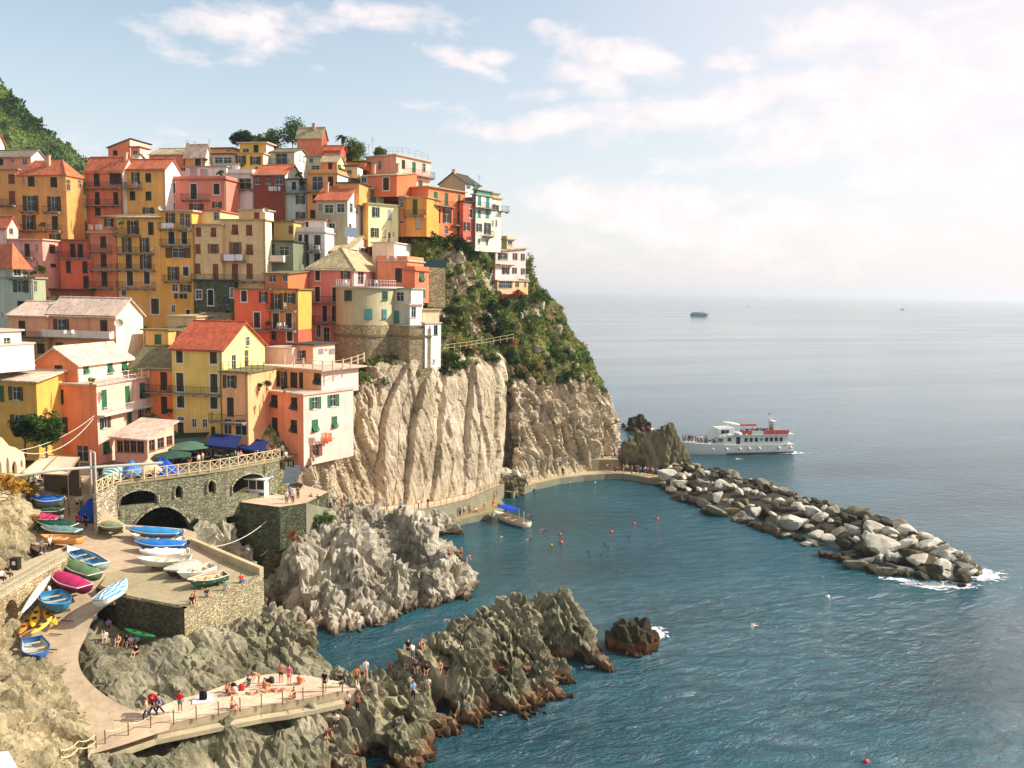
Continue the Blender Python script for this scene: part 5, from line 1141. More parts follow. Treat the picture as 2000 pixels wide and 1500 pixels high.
# overhead ropes
def rope(label, a, b, sag, r=.035, col=(210, 204, 180), n=14):
    m = MB(); m.tube([a.lerp(b, i/n)-Vector((0, 0, sag*(1-(2*i/n-1)**2))) for i in range(n+1)], r, 5); return tag(m.build('rope', plain(col, .8)), label, 'rope')
rope('upper pale cable slung from the coral house to the ruined arcade', P(184,812,103), P(40,879,92), .7, .04)
rope('lower pale cable sagging from the coral house to the ruined arcade', P(182,818,103), P(45,884,92), 1.5, .05)
rope('pale rope stretched from the quay wall down to the dark gully', P(530,1009,102.6), P(384,1068,91), 1.2, .05)
rope('short pale rope hanging down the dark wall beside the steps', P(542,1040,102.6), P(508,1086,101), .5, .04)
# steps beside the quay
STP = tag(empty('stair'), 'dark narrow stone stair dropping from the quay to the inlet', 'stairs')
for i in range(9):
    m = MB(); a = P(549-5*i, 1062+8.5*i, 102-.3*i); m.box(a.x-.9, a.x+.9, a.y-.35, a.y+.35, a.z-1.6, a.z); m.build('step', stonework((110, 104, 76), 1.5), STP)
# ---------------------------------------------------------------- sky, sun, sea
SUN_EL, SUN_AZ = 36.0, 83.0                      # azimuth clockwise from +Y
sv = Vector((math.sin(R(SUN_AZ))*math.cos(R(SUN_EL)), math.cos(R(SUN_AZ))*math.cos(R(SUN_EL)), math.sin(R(SUN_EL))))
w = bpy.data.worlds.new('World'); SC.world = w; w.use_nodes = True; nt = w.node_tree; nt.nodes.clear()
class WT(NT):
    def __init__(s, t): s.t = t
T = WT(nt); out_ = T.n('ShaderNodeOutputWorld'); bg = T.n('ShaderNodeBackground'); T.l(bg.outputs[0], out_.inputs[0])
sk = T.n('ShaderNodeTexSky', sky_type='NISHITA', sun_disc=False); sk.sun_elevation = R(SUN_EL); sk.sun_rotation = R(SUN_AZ); sk.dust_density = 1.6; sk.ozone_density = 2.0; sk.altitude = 50
dirv = T.n('ShaderNodeNewGeometry').outputs['Incoming']
neg = T.n('ShaderNodeVectorMath', operation='SCALE'); T.l(dirv, neg.inputs[0]); neg.inputs[3].default_value = -1
D0 = T.n('ShaderNodeTexCoord').outputs['Generated']
sx = T.n('ShaderNodeSeparateXYZ'); T.l(D0, sx.inputs[0]); X, Y, Zc = sx.outputs
az = T.math('ARCTAN2', X, Y); hz = T.math('SQRT', T.math('ADD', T.math('MULTIPLY', X, X), T.math('MULTIPLY', Y, Y))); el = T.math('ARCTAN2', Zc, hz)
# milky air towards the sun and the horizon
K = 8.8
sundot = T.n('ShaderNodeVectorMath', operation='DOT_PRODUCT'); T.l(D0, sundot.inputs[0]); sundot.inputs[1].default_value = sv
glow = T.ramp(sundot.outputs['Value'], [(0.0, 0), (.30, .18), (.66, .86), (1, 1)])
low = T.math('MULTIPLY', T.ramp(el, [(0.0, 1), (.10, .62), (.32, .08), (.5, 0)]), .75)
hazef = T.math('SUBTRACT', 1.0, T.math('MULTIPLY', T.math('SUBTRACT', 1.0, glow), T.math('SUBTRACT', 1.0, low)))
sky0 = T.mix(1.0, sk.outputs[0], (1.46, 1.72, 1.48), 'MULTIPLY')
hazef = T.math('ADD', .14, T.math('MULTIPLY', hazef, .86)); base = T.mix(hazef, sky0, (.95*K, .85*K, .88*K))
# clouds: broken puffs placed over the sea and the village
cv = T.n('ShaderNodeCombineXYZ'); T.l(az, cv.inputs[0]); T.l(el, cv.inputs[1])
mp = T.n('ShaderNodeMapping'); T.l(cv.outputs[0], mp.inputs[0]); mp.inputs[3].default_value = (1, 3.0, 1)
n1 = T.noise(mp.outputs[0], 9.0, 6, .6, .4)
mp2 = T.n('ShaderNodeMapping'); T.l(cv.outputs[0], mp2.inputs[0]); mp2.inputs[3].default_value = (1, 1.3, 1)
n2 = T.noise(mp2.outputs[0], 22.0, 5, .62, .2)
def cdir(px, py): d = ray(px, py); return math.atan2(d.x, d.y), math.atan2(d.z, math.hypot(d.x, d.y))
acc = None
for px, py, rx, ry, am, tilt in ((480,52,190,56,.84,-.12),(330,85,95,28,.72,.35),(800,40,180,32,.82,0),(890,118,110,22,.85,.3),(955,112,60,20,.8,0),(1150,95,80,34,1,.2),(1255,120,110,46,1.05,.25),(1160,150,100,40,.9,.2),(1060,240,210,34,.95,-.1),(1010,192,160,24,.7,-.15),(1350,215,330,46,.9,-.15),(1620,70,160,60,.8,0),(1750,190,330,120,.9,-.1),(1950,90,160,90,.8,0),(1130,395,110,56,1.05,.1),(1240,425,200,60,1.1,.3),(1345,410,70,50,1.1,.1),(1010,302,100,20,.55,0),(850,210,120,18,.5,0),(320,270,330,34,.55,0),(60,330,300,60,.3,0),(750,135,60,26,.4,.3),(620,130,40,18,.4,0),(1130,470,260,70,.6,0),(1450,460,300,120,.75,0),(1500,310,240,40,.8,-.1),(1850,330,260,70,.75,0),(1700,440,260,60,.6,0),(700,330,200,16,.35,0),(1420,120,90,30,.7,.1),(1080,60,60,20,.5,.2)):
    a, e = cdir(px, py); ra, re_ = rx/1650, ry/1650
    dx = T.math('SUBTRACT', az, a); dy = T.math('SUBTRACT', el, e)
    u_ = T.math('MULTIPLY', T.math('ADD', T.math('MULTIPLY', dx, math.cos(tilt)), T.math('MULTIPLY', dy, -math.sin(tilt))), 1/ra)
    v_ = T.math('MULTIPLY', T.math('ADD', T.math('MULTIPLY', dx, math.sin(tilt)), T.math('MULTIPLY', dy, math.cos(tilt))), 1/re_)
    r2 = T.math('ADD', T.math('MULTIPLY', u_, u_), T.math('MULTIPLY', v_, v_))
    g = T.math('MULTIPLY', T.math('EXPONENT', T.math('MULTIPLY', r2, -.9)), am)
    acc = g if acc is None else T.math('MAXIMUM', acc, g)
d_ = T.math('ADD', acc, T.math('MULTIPLY', T.math('SUBTRACT', n1, .5), 1.5))
d_ = T.math('ADD', d_, T.math('MULTIPLY', T.math('SUBTRACT', n2, .5), .7))
# thin general veil elsewhere
behind = T.math('MULTIPLY', T.ramp(T.math('ABSOLUTE', az), [(.6/3.2, 0), (.9/3.2, 1)]), 0)
cm_ = T.ramp(d_, [(.42, 0), (.86, .85), (1.1, 1)])
cl = T.mix(T.ramp(n2, [(.3, 0), (.7, 1)]), (.97*K, .86*K, .86*K), (1.14*K, 1.0*K, .98*K))
fin = T.mix(T.math('MULTIPLY', cm_, .92), base, cl)
T.l(fin, bg.inputs[0]); bg.inputs[1].default_value = .075
sd = bpy.data.lights.new('sun', 'SUN'); sd.energy = 4.1; sd.angle = R(.5); sd.color = (1, .94, .85)
so = bpy.data.objects.new('sun', sd); COL.objects.link(so); so.rotation_euler = sv.to_track_quat('Z', 'Y').to_euler()
SC.view_settings.view_transform = 'Standard'; SC.view_settings.look = 'None'; SC.view_settings.exposure = .72; SC.view_settings.gamma = 1
SC.cycles.use_denoising = True; SC.cycles.max_bounces = 6
# sea: fine grid near, large sheet to the horizon
def watermat():
    t = NT('sea_water'); w_ = t.co('World', (1, 1, 1), (0, 0, R(-22)))
    st = t.n('ShaderNodeMapping'); t.l(w_, st.inputs[0]); st.inputs[3].default_value = (.5, 1, 1)
    a = t.noise(st.outputs[0], .62, 6, .66, .5); b = t.noise(st.outputs[0], 2.4, 4, .65, .3); c = t.noise(st.outputs[0], .06, 3, .5); e = t.noise(st.outputs[0], .012, 4, .6)
    st3 = t.n('ShaderNodeMapping'); t.l(w_, st3.inputs[0]); st3.inputs[3].default_value = (.12, 1, 1)
    gr = t.noise(st3.outputs[0], .02, 5, .6)
    h = t.math('ADD', t.math('ADD', t.math('MULTIPLY', a, 1.5), t.math('MULTIPLY', b, .32)), t.math('MULTIPLY', c, 2.2))
    cam_d = t.n('ShaderNodeVectorMath', operation='LENGTH'); g = t.n('ShaderNodeNewGeometry'); t.l(g.outputs['Position'], cam_d.inputs[0])
    far = t.ramp(t.math('MULTIPLY', cam_d.outputs['Value'], 1/3000), [(.025, 0), (.045, .45), (.08, .82), (.15, 1)])
    k = t.mix(t.ramp(c, [(.3, 0), (.7, 1)]), (.004, .034, .043), (.012, .086, .110))
    k = t.mix(t.math('MULTIPLY', t.ramp(e, [(.4, 0), (.65, 1)]), .5), k, (.018, .115, .152))
    bp = t.n('ShaderNodeBump'); t.l(h, bp.inputs['Height']); bp.inputs['Distance'].default_value = .75
    t.l(t.math('MULTIPLY', t.math('SUBTRACT', 1.0, far), 1.0), bp.inputs['Strength'])
    rg = t.math('ADD', t.math('MULTIPLY', far, .07), t.math('ADD', .05, t.math('MULTIPLY', t.ramp(gr, [(.42, 0), (.62, 1)]), .05)))
    m = t.set(k, rg, bp.outputs[0], .8); t.b.inputs['IOR'].default_value = 1.33
    return m
m = MB(); m.face([(-30000, -600, 0), (40000, -600, 0), (40000, 60000, 0), (-30000, 60000, 0)])
sea = m.build('sea', watermat()); sea['kind'] = 'structure'

w.cycles.sampling_method = 'MANUAL'; w.cycles.sample_map_resolution = 512

# air over the sea: far boats and the horizon fade
m = MB(); m.box(-29000, 39000, -590, 42000, -1, 96); hz_ = m.build('haze'); hz_['kind'] = 'stuff'
t = bpy.data.materials.new('haze'); t.use_nodes = True; t.node_tree.nodes.clear(); ho = t.node_tree.nodes.new('ShaderNodeOutputMaterial'); hv = t.node_tree.nodes.new('ShaderNodeVolumePrincipled'); hv.inputs['Density'].default_value = 1.3e-4; hv.inputs['Color'].default_value = (.88, .95, 1.0, 1); hv.inputs['Anisotropy'].default_value = .3
t.node_tree.links.new(hv.outputs[0], ho.inputs['Volume']); hz_.data.materials.append(t); t.cycles.homogeneous_volume = True
SC.cycles.volume_bounces = 0
# ---------------------------------------------------------------- finding the ground seen at a picture point
from mathutils.bvhtree import BVHTree
def bvh_of(names):
    vs, fs = [], []
    for nme in names:
        o = SC.objects[nme]; me = o.data; n = len(me.vertices); a = np.empty(n*3, np.float32); me.vertices.foreach_get('co', a); b = len(vs)
        M = np.array(o.matrix_basis); a = a.reshape(-1, 3)@M[:3, :3].T+M[:3, 3]
        vs += a.tolist(); fs += [[b+k for k in p.vertices] for p in me.polygons]
    return BVHTree.FromPolygons(vs, fs)
GB = bvh_of(['cliff', 'island_rock', 'shore_rock', 'rock_bank', 'rock_face', 'hillside', 'slipway', 'boat_deck', 'quay', 'piazza', 'coastal_path', 'lower_path', 'upper_path', 'landing', 'bathing_platform', 'walkway', 'gangway', 'platform_step', 'rock_stack', 'rock_stack.001', 'rock_outcrop', 'rock_outcrop.001', 'sea'])
def ground(px, py):
    d = ray(px, py).normalized(); h = GB.ray_cast(CAM, d); return h[0] if h[0] is not None else Z(px, py, 0)
def below(p, up=3.0):
    h = GB.ray_cast(Vector((p[0], p[1], p[2]+up)), Vector((0, 0, -1))); return h[0] if h[0] is not None else Vector(p)
# ---------------------------------------------------------------- foliage
@memo
def leafmat(rgb):
    t = NT('leaves'); c = lin(rgb); w = t.co('World'); a = t.noise(w, .9, 4, .6); b = t.noise(w, 5, 3, .6)
    k = t.mix(t.ramp(a, [(.35, 0), (.65, 1)]), sc(c, .6), sc(c, 1.35)); k = t.mix(t.math('MULTIPLY', t.ramp(b, [(.5, 0), (.7, 1)]), .5), k, (c[0]*1.7+.01, c[1]*1.45+.01, c[2]*1.1))
    t.set(k, .75, None, .15)
    tr = t.n('ShaderNodeBsdfTranslucent'); t.l(k, tr.inputs[0]); mx = t.n('ShaderNodeMixShader'); mx.inputs[0].default_value = .25
    t.l(t.b.outputs[0], mx.inputs[1]); t.l(tr.outputs[0], mx.inputs[2]); t.l(mx.outputs[0], t.out.inputs[0]); return t.m
def leafcloud(n, size, cl, seed, rx=1, ry=1, rz=1, flat=.5):
    """n small leaves gathered in cl clumps inside an ellipsoid."""
    g = np.random.default_rng(seed)
    ce = g.normal(size=(cl, 3)); ce /= np.linalg.norm(ce, axis=1, keepdims=True); ce *= (g.random((cl, 1))**.4)*.72
    cr = .22+.26*g.random(cl)
    idx = g.integers(0, cl, n); o = g.normal(size=(n, 3)); o /= np.linalg.norm(o, axis=1, keepdims=True); o *= g.random((n, 1))**.45
    p = (ce[idx]+o*cr[idx][:, None])*np.array([rx, ry, rz])
    a = g.normal(size=(n, 3)); a[:, 2] *= flat; a /= np.linalg.norm(a, axis=1, keepdims=True); b = np.cross(a, g.normal(size=(n, 3))); b /= np.linalg.norm(b, axis=1, keepdims=True)
    s = (size*(.6+.8*g.random((n, 1))))
    return np.stack([p-a*s, p-b*s*.45, p+a*s, p+b*s*.45], 1)
def quadmesh(name, Q):
    n = len(Q); me = bpy.data.meshes.new(name); me.vertices.add(n*4); me.vertices.foreach_set('co', Q.reshape(-1).astype(np.float32)); me.loops.add(n*4)
    me.loops.foreach_set('vertex_index', np.arange(n*4, dtype=np.int32)); me.polygons.add(n); me.polygons.foreach_set('loop_start', np.arange(0, n*4, 4, dtype=np.int32)); me.polygons.foreach_set('loop_total', np.full(n, 4, np.int32)); me.update(calc_edges=True); return me
BUSH = [quadmesh('foliage', leafcloud(700, .11, 12+i % 4, 100+i, 1, 1, .75)) for i in range(6)]
TALL = [quadmesh('foliage', leafcloud(800, .09, 14, 120+i, .75, .75, 1.2)) for i in range(3)]
G1, G2_, G3, G4, G5 = (62, 88, 40), (94, 116, 52), (120, 124, 72), (150, 134, 80), (38, 58, 32)
def bush(label, px, py, r, col=G1, mesh=None, name='shrub', group=None, cat='shrub', zs=1.0, sink=.35, loc=None):
    me = mesh or BUSH[rnd.randrange(6)]; p = loc or ground(px, py); o = link(name, me, leafmat(col), None, p+Vector((0, 0, r*(.75*zs)*(1-sink)-.0)), (0, 0, rnd.random()*6.3)); o.scale = (r*(.9+.25*rnd.random()), r*(.9+.25*rnd.random()), r*zs); return tag(o, label, cat, group)
def tree(label, px, py, D, h, cr, col, name='tree', lean=0, n=2200, base=None, leaf=.10, seed=0, group=None):
    p = base or P(px, py, D); root = tag(empty(name, p), label, 'tree', group)
    m = MB(); top = Vector((lean, 0, h*.62)); m.bar((0, 0, 0), top*.5, .17*h/5, 7, .12*h/5); m.bar(top*.5, top, .12*h/5, 7, .07*h/5); g = random.Random(seed)
    for i in range(6):
        a = g.random()*6.3; m.bar(top*(.55+.4*g.random()), top+Vector((math.cos(a)*cr*.6, math.sin(a)*cr*.6, cr*(.1+.5*g.random()))), .07*h/5, 5, .02)
    m.build('trunk', plain((92, 78, 58), .9), root)
    link('crown', quadmesh('crown', leafcloud(n, leaf*2.2, 26, 300+seed, cr, cr, cr*.85)), leafmat(col), root, (lean, 0, h*.62+cr*.45)); return root
# skyline trees
tree('large dark tree rising behind the terracotta tower house on the skyline', 572, 300, 182, 4.0, 4.1, G1, seed=1)
tree('bushy tree on the skyline left of the large dark tree', 535, 300, 182, 2.2, 3.0, G2_, seed=2)
tree('small round tree behind the yellow tower house', 482, 290, 178, 2.2, 1.9, G1, seed=3)
tree('dark slim tree at the left corner of the yellow tower house', 462, 292, 178, 2.2, 1.5, G5, seed=4)
tree('broad green tree behind the low red house on the skyline', 692, 322, 178, 2.6, 3.0, G2_, seed=5)
tree('dense low tree between the terracotta tower and the pink house', 668, 330, 178, 2.2, 2.5, G1, seed=6)
tree('small pointed tree at the left end of the large pink house roof', 742, 318, 176, 2.0, 1.6, G2_, seed=7)
tree('thin tree on the skyline right of the yellow tower house', 508, 292, 180, 1.9, 1.6, G2_, seed=8)
def palm(label, px, py, D, h, r, seed):
    root = tag(empty('palm_tree', P(px, py, D)), label, 'tree'); m = MB(); m.bar((0, 0, 0), (0, 0, h), .16, 7, .13); m.build('trunk', plain((110, 92, 66), .9), root); g = random.Random(seed); f = MB()
    for i in range(22):
        a = g.random()*6.3; e = .9*g.random()+.1; pts = [Vector((math.cos(a)*r*t*math.cos(e*(1-t*.4)), math.sin(a)*r*t*math.cos(e*(1-t*.4)), h+r*(t*math.sin(e)-t*t*.75))) for t in (0, .3, .6, .85, 1)]
        sd = Vector((-math.sin(a), math.cos(a), 0))*.13*r
        for k, (p, q) in enumerate(zip(pts, pts[1:])): w0, w1 = (1, 1.1, .9, .5, .1)[k], (1, 1.1, .9, .5, .1)[k+1]; f.face([p-sd*w0-Vector((0, 0, .05)), p, q, q-sd*w1-Vector((0, 0, .05))]); f.face([p, p+sd*w0-Vector((0, 0, .05)), q+sd*w1-Vector((0, 0, .05)), q])
    f.build('crown', leafmat(G1), root)
palm('palm with feathery crown above the low red house', 670, 292, 178, 2.4, 2.0, 3)
palm('small palm left of the yellow tower house roof', 465, 286, 181, 2.6, 1.6, 4)
tree('dense dark leafy tree in front of the coral house by the square', 92, 905, 97, 4.6, 2.7, G1, 'tree', 0, 4200, None, .085, 11)
tree('smaller dark leafy tree at the corner of the ochre house left of the square', 50, 893, 97, 4.2, 1.9, G5, 'tree', 0, 2600, None, .085, 12)
# headland shrubs singled out
for L_, x, y, r, c, kw in (
 ('long dark hedge bush under the bright orange house', 885, 488, 3.0, G5, {}), ('dark hanging bush right end of the hedge under the orange house', 915, 500, 2.6, G1, {}), ('dark bush above the green net terrace left of the hedge', 806, 470, 2.4, G5, {}),
 ('dark bush between the hedge and the bougainvillea', 848, 476, 2.2, G1, {}), ('red flowering bush on the terrace under the pale yellow house', 789, 462, 1.6, (150, 64, 66), {}),
 ('big pale grey-green round shrub below the orange house', 905, 640, 3.6, G3, {}), ('yellow-green tree-like bush right of the pink villa', 1033, 560, 3.4, G2_, dict(mesh=TALL[0])), ('tall feathery bush behind the right corner of the pink villa', 1030, 535, 3.2, G3, dict(mesh=TALL[1])),
 ('round bright green bush hanging over the sea right of the villa garden', 1052, 590, 2.9, (88, 108, 40), {}), ('airy grey-green bush at the seaward edge above the villa garden', 1060, 565, 2.4, G3, dict(mesh=TALL[2])),
 ('orange-red flowering bush in front of the pink villa', 1012, 585, 2.0, (176, 92, 62), {}), ('pink flowering bush at the left of the villa railing', 985, 588, 1.5, (150, 86, 66), {}),
 ('dark bush in the villa garden behind the terrace rail', 985, 606, 2.4, G5, {}), ('second dark garden bush nearer the sea behind the terrace rail', 1020, 608, 2.2, G1, {}), ('dark garden shrub at the foot of the villa stair', 960, 612, 2.3, G5, {}),
 ('deep green bush filling the shaded gully under the villa stair', 960, 655, 3.2, G5, {}), ('deep green bush low in the gully above the lower rail path', 985, 668, 2.8, G1, {}), ('small orange dry bush at the end of the lower rail', 1000, 672, 1.4, (176, 112, 62), {}),
 ('dark bush beside the white annex tower', 868, 640, 2.2, G5, {}), ('green vine patch on the terrace beside the orange house', 838, 575, 1.6, G2_, {}), ('bright green bush in front of the orange house green shutters', 838, 582, 1.5, (74, 110, 40), {}),
 ('green bush over the safety net near the cliff brow', 1115, 735, 2.6, (84, 104, 44), {}), ('rust-coloured dry bush left of the safety net', 1050, 722, 2.2, G4, {}), ('dark ivy-like bush at the top of the cleft', 1000, 715, 2.4, G1, {})):
    bush(L_, x, y, r, c, **kw)
for k in range(120):
    while True:
        x = 840+310*rnd.random(); y = 470+285*rnd.random()
        if x < 800+ (y-430)*.2 or x > 1030+(y-575)*.95 or (945 < x < 1035 and y < 575): continue
        if y > 735 and x < 985: continue
        p = ground(x, y)
        if p.y > 120 and p.z > 10: break
    c = (G1, G2_, G3, G4, G5, G3, G1)[k % 7]
    nm = {G1: 'mid green', G2_: 'leaf green', G3: 'dusty grey-green', G4: 'dry straw-coloured', G5: 'very dark green'}[c]
    bush(nm+' low bush in the dense scrub of the headland slope', x, y, .7+1.5*rnd.random()**1.6, c, None, 'shrub', 'scrub bushes on the headland slope', loc=p)
for L_, x, y, r, c in (('dry golden bush on the rock face above the walkway', 30, 965, 1.7, (176, 132, 52)), ('yellow-green bush right of the golden bush on the rock face', 55, 968, 1.3, (150, 146, 62)), ('small dry bush at the foot of the rock face by the boats', 72, 1020, .8, (170, 130, 60)), ('low golden bush on the rock face edge', 8, 945, 1.2, (180, 134, 54)),
 ('yellow weeds on the sloping parapet by the arch', 234, 1008, .6, (170, 140, 60)), ('dry yellow bush beside the piazza parapet', 200, 985, .8, (160, 128, 54)), ('bright green weeds on the rock below the cliff path', 640, 1020, 1.1, (74, 104, 44)), ('green weeds at the foot of the path near the quay', 622, 1022, 1.0, (84, 110, 48)), ('rust-red plant on the rock slope under the quay', 572, 1052, 1.0, (150, 92, 58)),
 ('grassy bush on the rocks right of the pink hotel', 690, 770, 1.2, G3), ('dark bush on the strata below the bastion wall', 712, 745, 1.4, G2_), ('bush hanging at the cliff top under the white tower', 815, 735, 1.0, G2_)):
    bush(L_, x, y, r, c)
def agave(label, px, py, r):
    m = MB(); g = random.Random(px); p = ground(px, py)
    for i in range(26):
        a = g.random()*6.3; e = .15+1.2*g.random(); d = Vector((math.cos(a)*math.cos(e), math.sin(a)*math.cos(e), math.sin(e))); s = Vector((-math.sin(a), math.cos(a), 0))*.09*r
        m.face([-s, d*r*.5-s*1.3+Vector((0, 0, .05)), d*r]); m.face([s, d*r, d*r*.5+s*1.3+Vector((0, 0, .05))]); m.face([-s, d*r, s])
    tag(m.build('agave', plain((92, 116, 92), .6), None, False, p), label, 'plant')
for L_, x, y, r in (('large grey-green agave on the strata left of the pale slab', 750, 752, 1.5), ('agave on the rim of the headland below the terrace rail', 1093, 632, 1.5), ('spiky agave on the seaward slope under the rim', 1108, 690, 1.5), ('agave in the scrub below the orange house', 935, 560, 1.6), ('smaller agave near the right edge of the headland', 1178, 765, 1.1)): agave(L_, x, y, r)
# uncounted cover: tufts on the slope, scrub on the far hill, dry grass on the bank
def cover(name, pts, nrm, size, seed, mat, up=.5):
    g = np.random.default_rng(seed); n = len(pts); a = nrm*up+g.normal(size=(n, 3))*.6; a /= np.linalg.norm(a, axis=1, keepdims=True); b = np.cross(a, g.normal(size=(n, 3))); b /= np.linalg.norm(b, axis=1, keepdims=True)
    s = size*(.4+g.random((n, 1))**1.5); Q = np.stack([pts-b*s*.3, pts+b*s*.3, pts+a*s+b*s*.2, pts+a*s-b*s*.15], 1)
    o = link(name, quadmesh(name, Q), mat); o['kind'] = 'stuff'; return o
g_ = np.random.default_rng(5); NC = normals(CLIFF)*-1
vi, ui = np.nonzero((vegm > .55) & (V > 2.3)); vi, ui = vi, ui
for k, (c, cnt) in enumerate(((G2_, 18000), (G4, 8000), (G1, 12000))):
    cl_ = fbm(CLIFF[vi, ui]*.3, 3, 60+k) > (.5, .5, .53)[k]; a, b = vi[cl_], ui[cl_]; s_ = g_.integers(0, len(a), cnt)
    cover(('ground_cover', 'dry_grass', 'scrub')[k], CLIFF[a[s_], b[s_]]+g_.normal(size=(cnt, 3))*.12, np.array([0, -.3, 1.0]), (.42, .5, .55)[k], 70+k, leafmat(c))
hb_ = HILL_G.reshape(-1, 3); s_ = g_.integers(0, len(hb_), 26000); ph = hb_[s_]+g_.normal(size=(26000, 3))*np.array([1.2, 1.2, .5]); kk = fbm(ph*.09, 3, 9)
for k, (c, sel, sz) in enumerate((((56, 82, 42), kk > .52, 2.4), ((108, 122, 62), kk <= .52, 1.6))): cover('hill_scrub', ph[sel], np.array([0, -.4, .9]), sz, 90+k, leafmat(c))
vb = np.array([v.co for v in SC.objects['rock_bank'].data.vertices]); s_ = g_.integers(0, len(vb), 2200); pb_ = vb[s_]; ok = fbm(pb_*.5, 3, 8) > .52
cover('bank_grass', pb_[ok], np.array([0, -.2, 1.0]), .16, 95, leafmat((150, 140, 76)))
# ---------------------------------------------------------------- breakwater boulders
def boulder(seed):
    import bmesh
    bm = bmesh.new(); bmesh.ops.create_icosphere(bm, subdivisions=3, radius=1); V_ = np.array([v.co for v in bm.verts]); g = np.random.default_rng(seed)
    d = np.full(len(V_), 1.25)
    for i in range(11):
        nrm = g.normal(size=3); nrm /= np.linalg.norm(nrm); h = .52+.34*g.random(); dt = V_@nrm; d = np.where(dt > 1e-3, np.minimum(d, h/np.maximum(dt, 1e-3)), d)
    V_ = V_*d[:, None]; V_ += (fbm(V_*1.8+seed, 4, seed)-.5)[:, None]*V_*.10
    V_ *= np.array([1.25, .9, .72])*(.85+.3*g.random(3))
    for v, c in zip(bm.verts, V_): v.co = c
    me = bpy.data.meshes.new('boulder'); bm.to_mesh(me); bm.free(); return me
BLD = [boulder(400+i) for i in range(12)]
def bmat(p, d):
    t = NT('boulder'); w = t.co('World'); a = t.noise(w, .8, 5, .65); b = t.noise(w, 3.5, 5, .7)
    k = t.mix(t.ramp(a, [(.35, 0), (.65, 1)]), lin(p), lin(d)); k = t.mix(t.math('MULTIPLY', t.ramp(b, [(.5, 0), (.7, 1)]), .5), k, sc(lin(d), .5))
    z = t.n('ShaderNodeSeparateXYZ'); t.l(w, z.inputs[0]); k = t.mix(t.ramp(t.math('ADD', z.outputs[2], t.math('MULTIPLY', a, .6)), [(.25, .9), (.95, 0)]), k, lin((44, 36, 22)))
    return t.set(k, .9, t.bump(b, .6, .1), .15)
BM = [bmat((214, 206, 186), (170, 162, 142)), bmat((150, 142, 120), (104, 98, 80)), bmat((82, 76, 56), (50, 47, 34)), bmat((122, 104, 72), (80, 68, 46))]
BN = ['pale grey-white', 'mid grey', 'dark olive-brown', 'rust-stained']
near = [(1292,950),(1340,984),(1430,1012),(1500,1036),(1600,1076),(1700,1112),(1790,1126),(1860,1126),(1900,1114)]
crest = [(1310,905),(1345,905),(1420,926),(1500,948),(1600,982),(1700,1012),(1790,1038),(1855,1074),(1890,1098)]
NW = np.array([np.array(Z(a, b, 0)) for a, b in near]); CW = np.array([np.array(Z(a, b, 2.6)) for a, b in crest])
def along(A, s): t = s*(len(A)-1); i = min(int(t), len(A)-2); return A[i]+(A[i+1]-A[i])*(t-i)
cr_ = []
for s in np.linspace(0, 1, 40):
    n_, c_ = along(NW, s), along(CW, s); f_ = c_+(c_-n_)*.8; f_[2] = -1; n2 = n_.copy(); n2[2] = -1; c2 = c_.copy(); c2[2] = 1.5*(1 if s < .93 else max(.1, (1-s)/.07)); cr_.append([n2, n_*.6+c_*.4-np.array([0, 0, .6]), c2, f_*.5+c2*.5-np.array([0, 0, .2]), f_])
gridmesh('breakwater_core', np.array(cr_), plain((52, 46, 32), .9), flip=False)
rb = random.Random(21)
cand = []
for i in range(288):
    s = (i+rb.random())/288; t = [.02, .32, .62, .95, 1.3][i % 5]+.26*(rb.random()-.5); n_, c_ = along(NW, s), along(CW, s); p = n_+(c_-n_)*t
    zz = {0: .15, 1: 1.15, 2: 2.0, 3: 2.3, 4: 1.2}[i % 5]*(1 if s < .9 else .45+.55*(1-s)/.1)+.4*(rb.random()-.5)
    sz = (.6+.78*rb.random()**2)*(1.0+.25*(s > .6))*(1.25 if i % 5 == 0 else 1)
    cl_ = rb.choices([0, 1, 2, 3], ([.12, .28, .5, .1], [.58, .26, .13, .03], [.55, .28, .14, .03], [.3, .36, .3, .04], [.05, .3, .6, .05])[i % 5])[0]
    if s > .8 and cl_ == 1 and rb.random() < .5: cl_ = 3
    o = link('boulder', BLD[i % 12], BM[cl_], None, (p[0], p[1], zz), (rb.random()*.9-.45, rb.random()*.9-.45, rb.random()*6.3)); o.scale = (sz*(.9+.3*rb.random()),)*2+(sz,)
    tag(o, BN[cl_]+(' boulder at the waterline of the breakwater' if i % 5 in (0,) else ' boulder piled on the breakwater' if i % 5 < 4 else ' boulder on the far seaward side of the breakwater'), 'boulder', 'boulders of the breakwater')
for L_, x, y, z, sz, cl_ in (('huge white boulder low on the near side close to the breakwater tip', 1716, 1072, 1.2, 2.5, 0), ('big pale triangular boulder right of the huge white one', 1768, 1066, 1.6, 1.9, 0), ('long flat pale boulder on top of the breakwater near the tip', 1706, 1038, 2.2, 1.9, 0), ('big orange-brown boulder just above the surf at the tip', 1802, 1100, .9, 1.9, 3), ('large pinkish boulder at the root of the breakwater beside the stack', 1302, 925, 2.2, 2.0, 0), ('large white block half way along the near side of the breakwater', 1545, 1022, 1.3, 1.8, 0), ('lone dark boulder awash off the tip of the breakwater', 1876, 1144, .1, .7, 2), ('small dark rock awash on the near side of the breakwater', 1655, 1094, .1, .9, 2)):
    o = link('boulder', BLD[int(x) % 12], BM[cl_], None, Z(x, y, z), (.2, .1, x % 6)); o.scale = (sz, sz, sz); tag(o, L_, 'boulder')
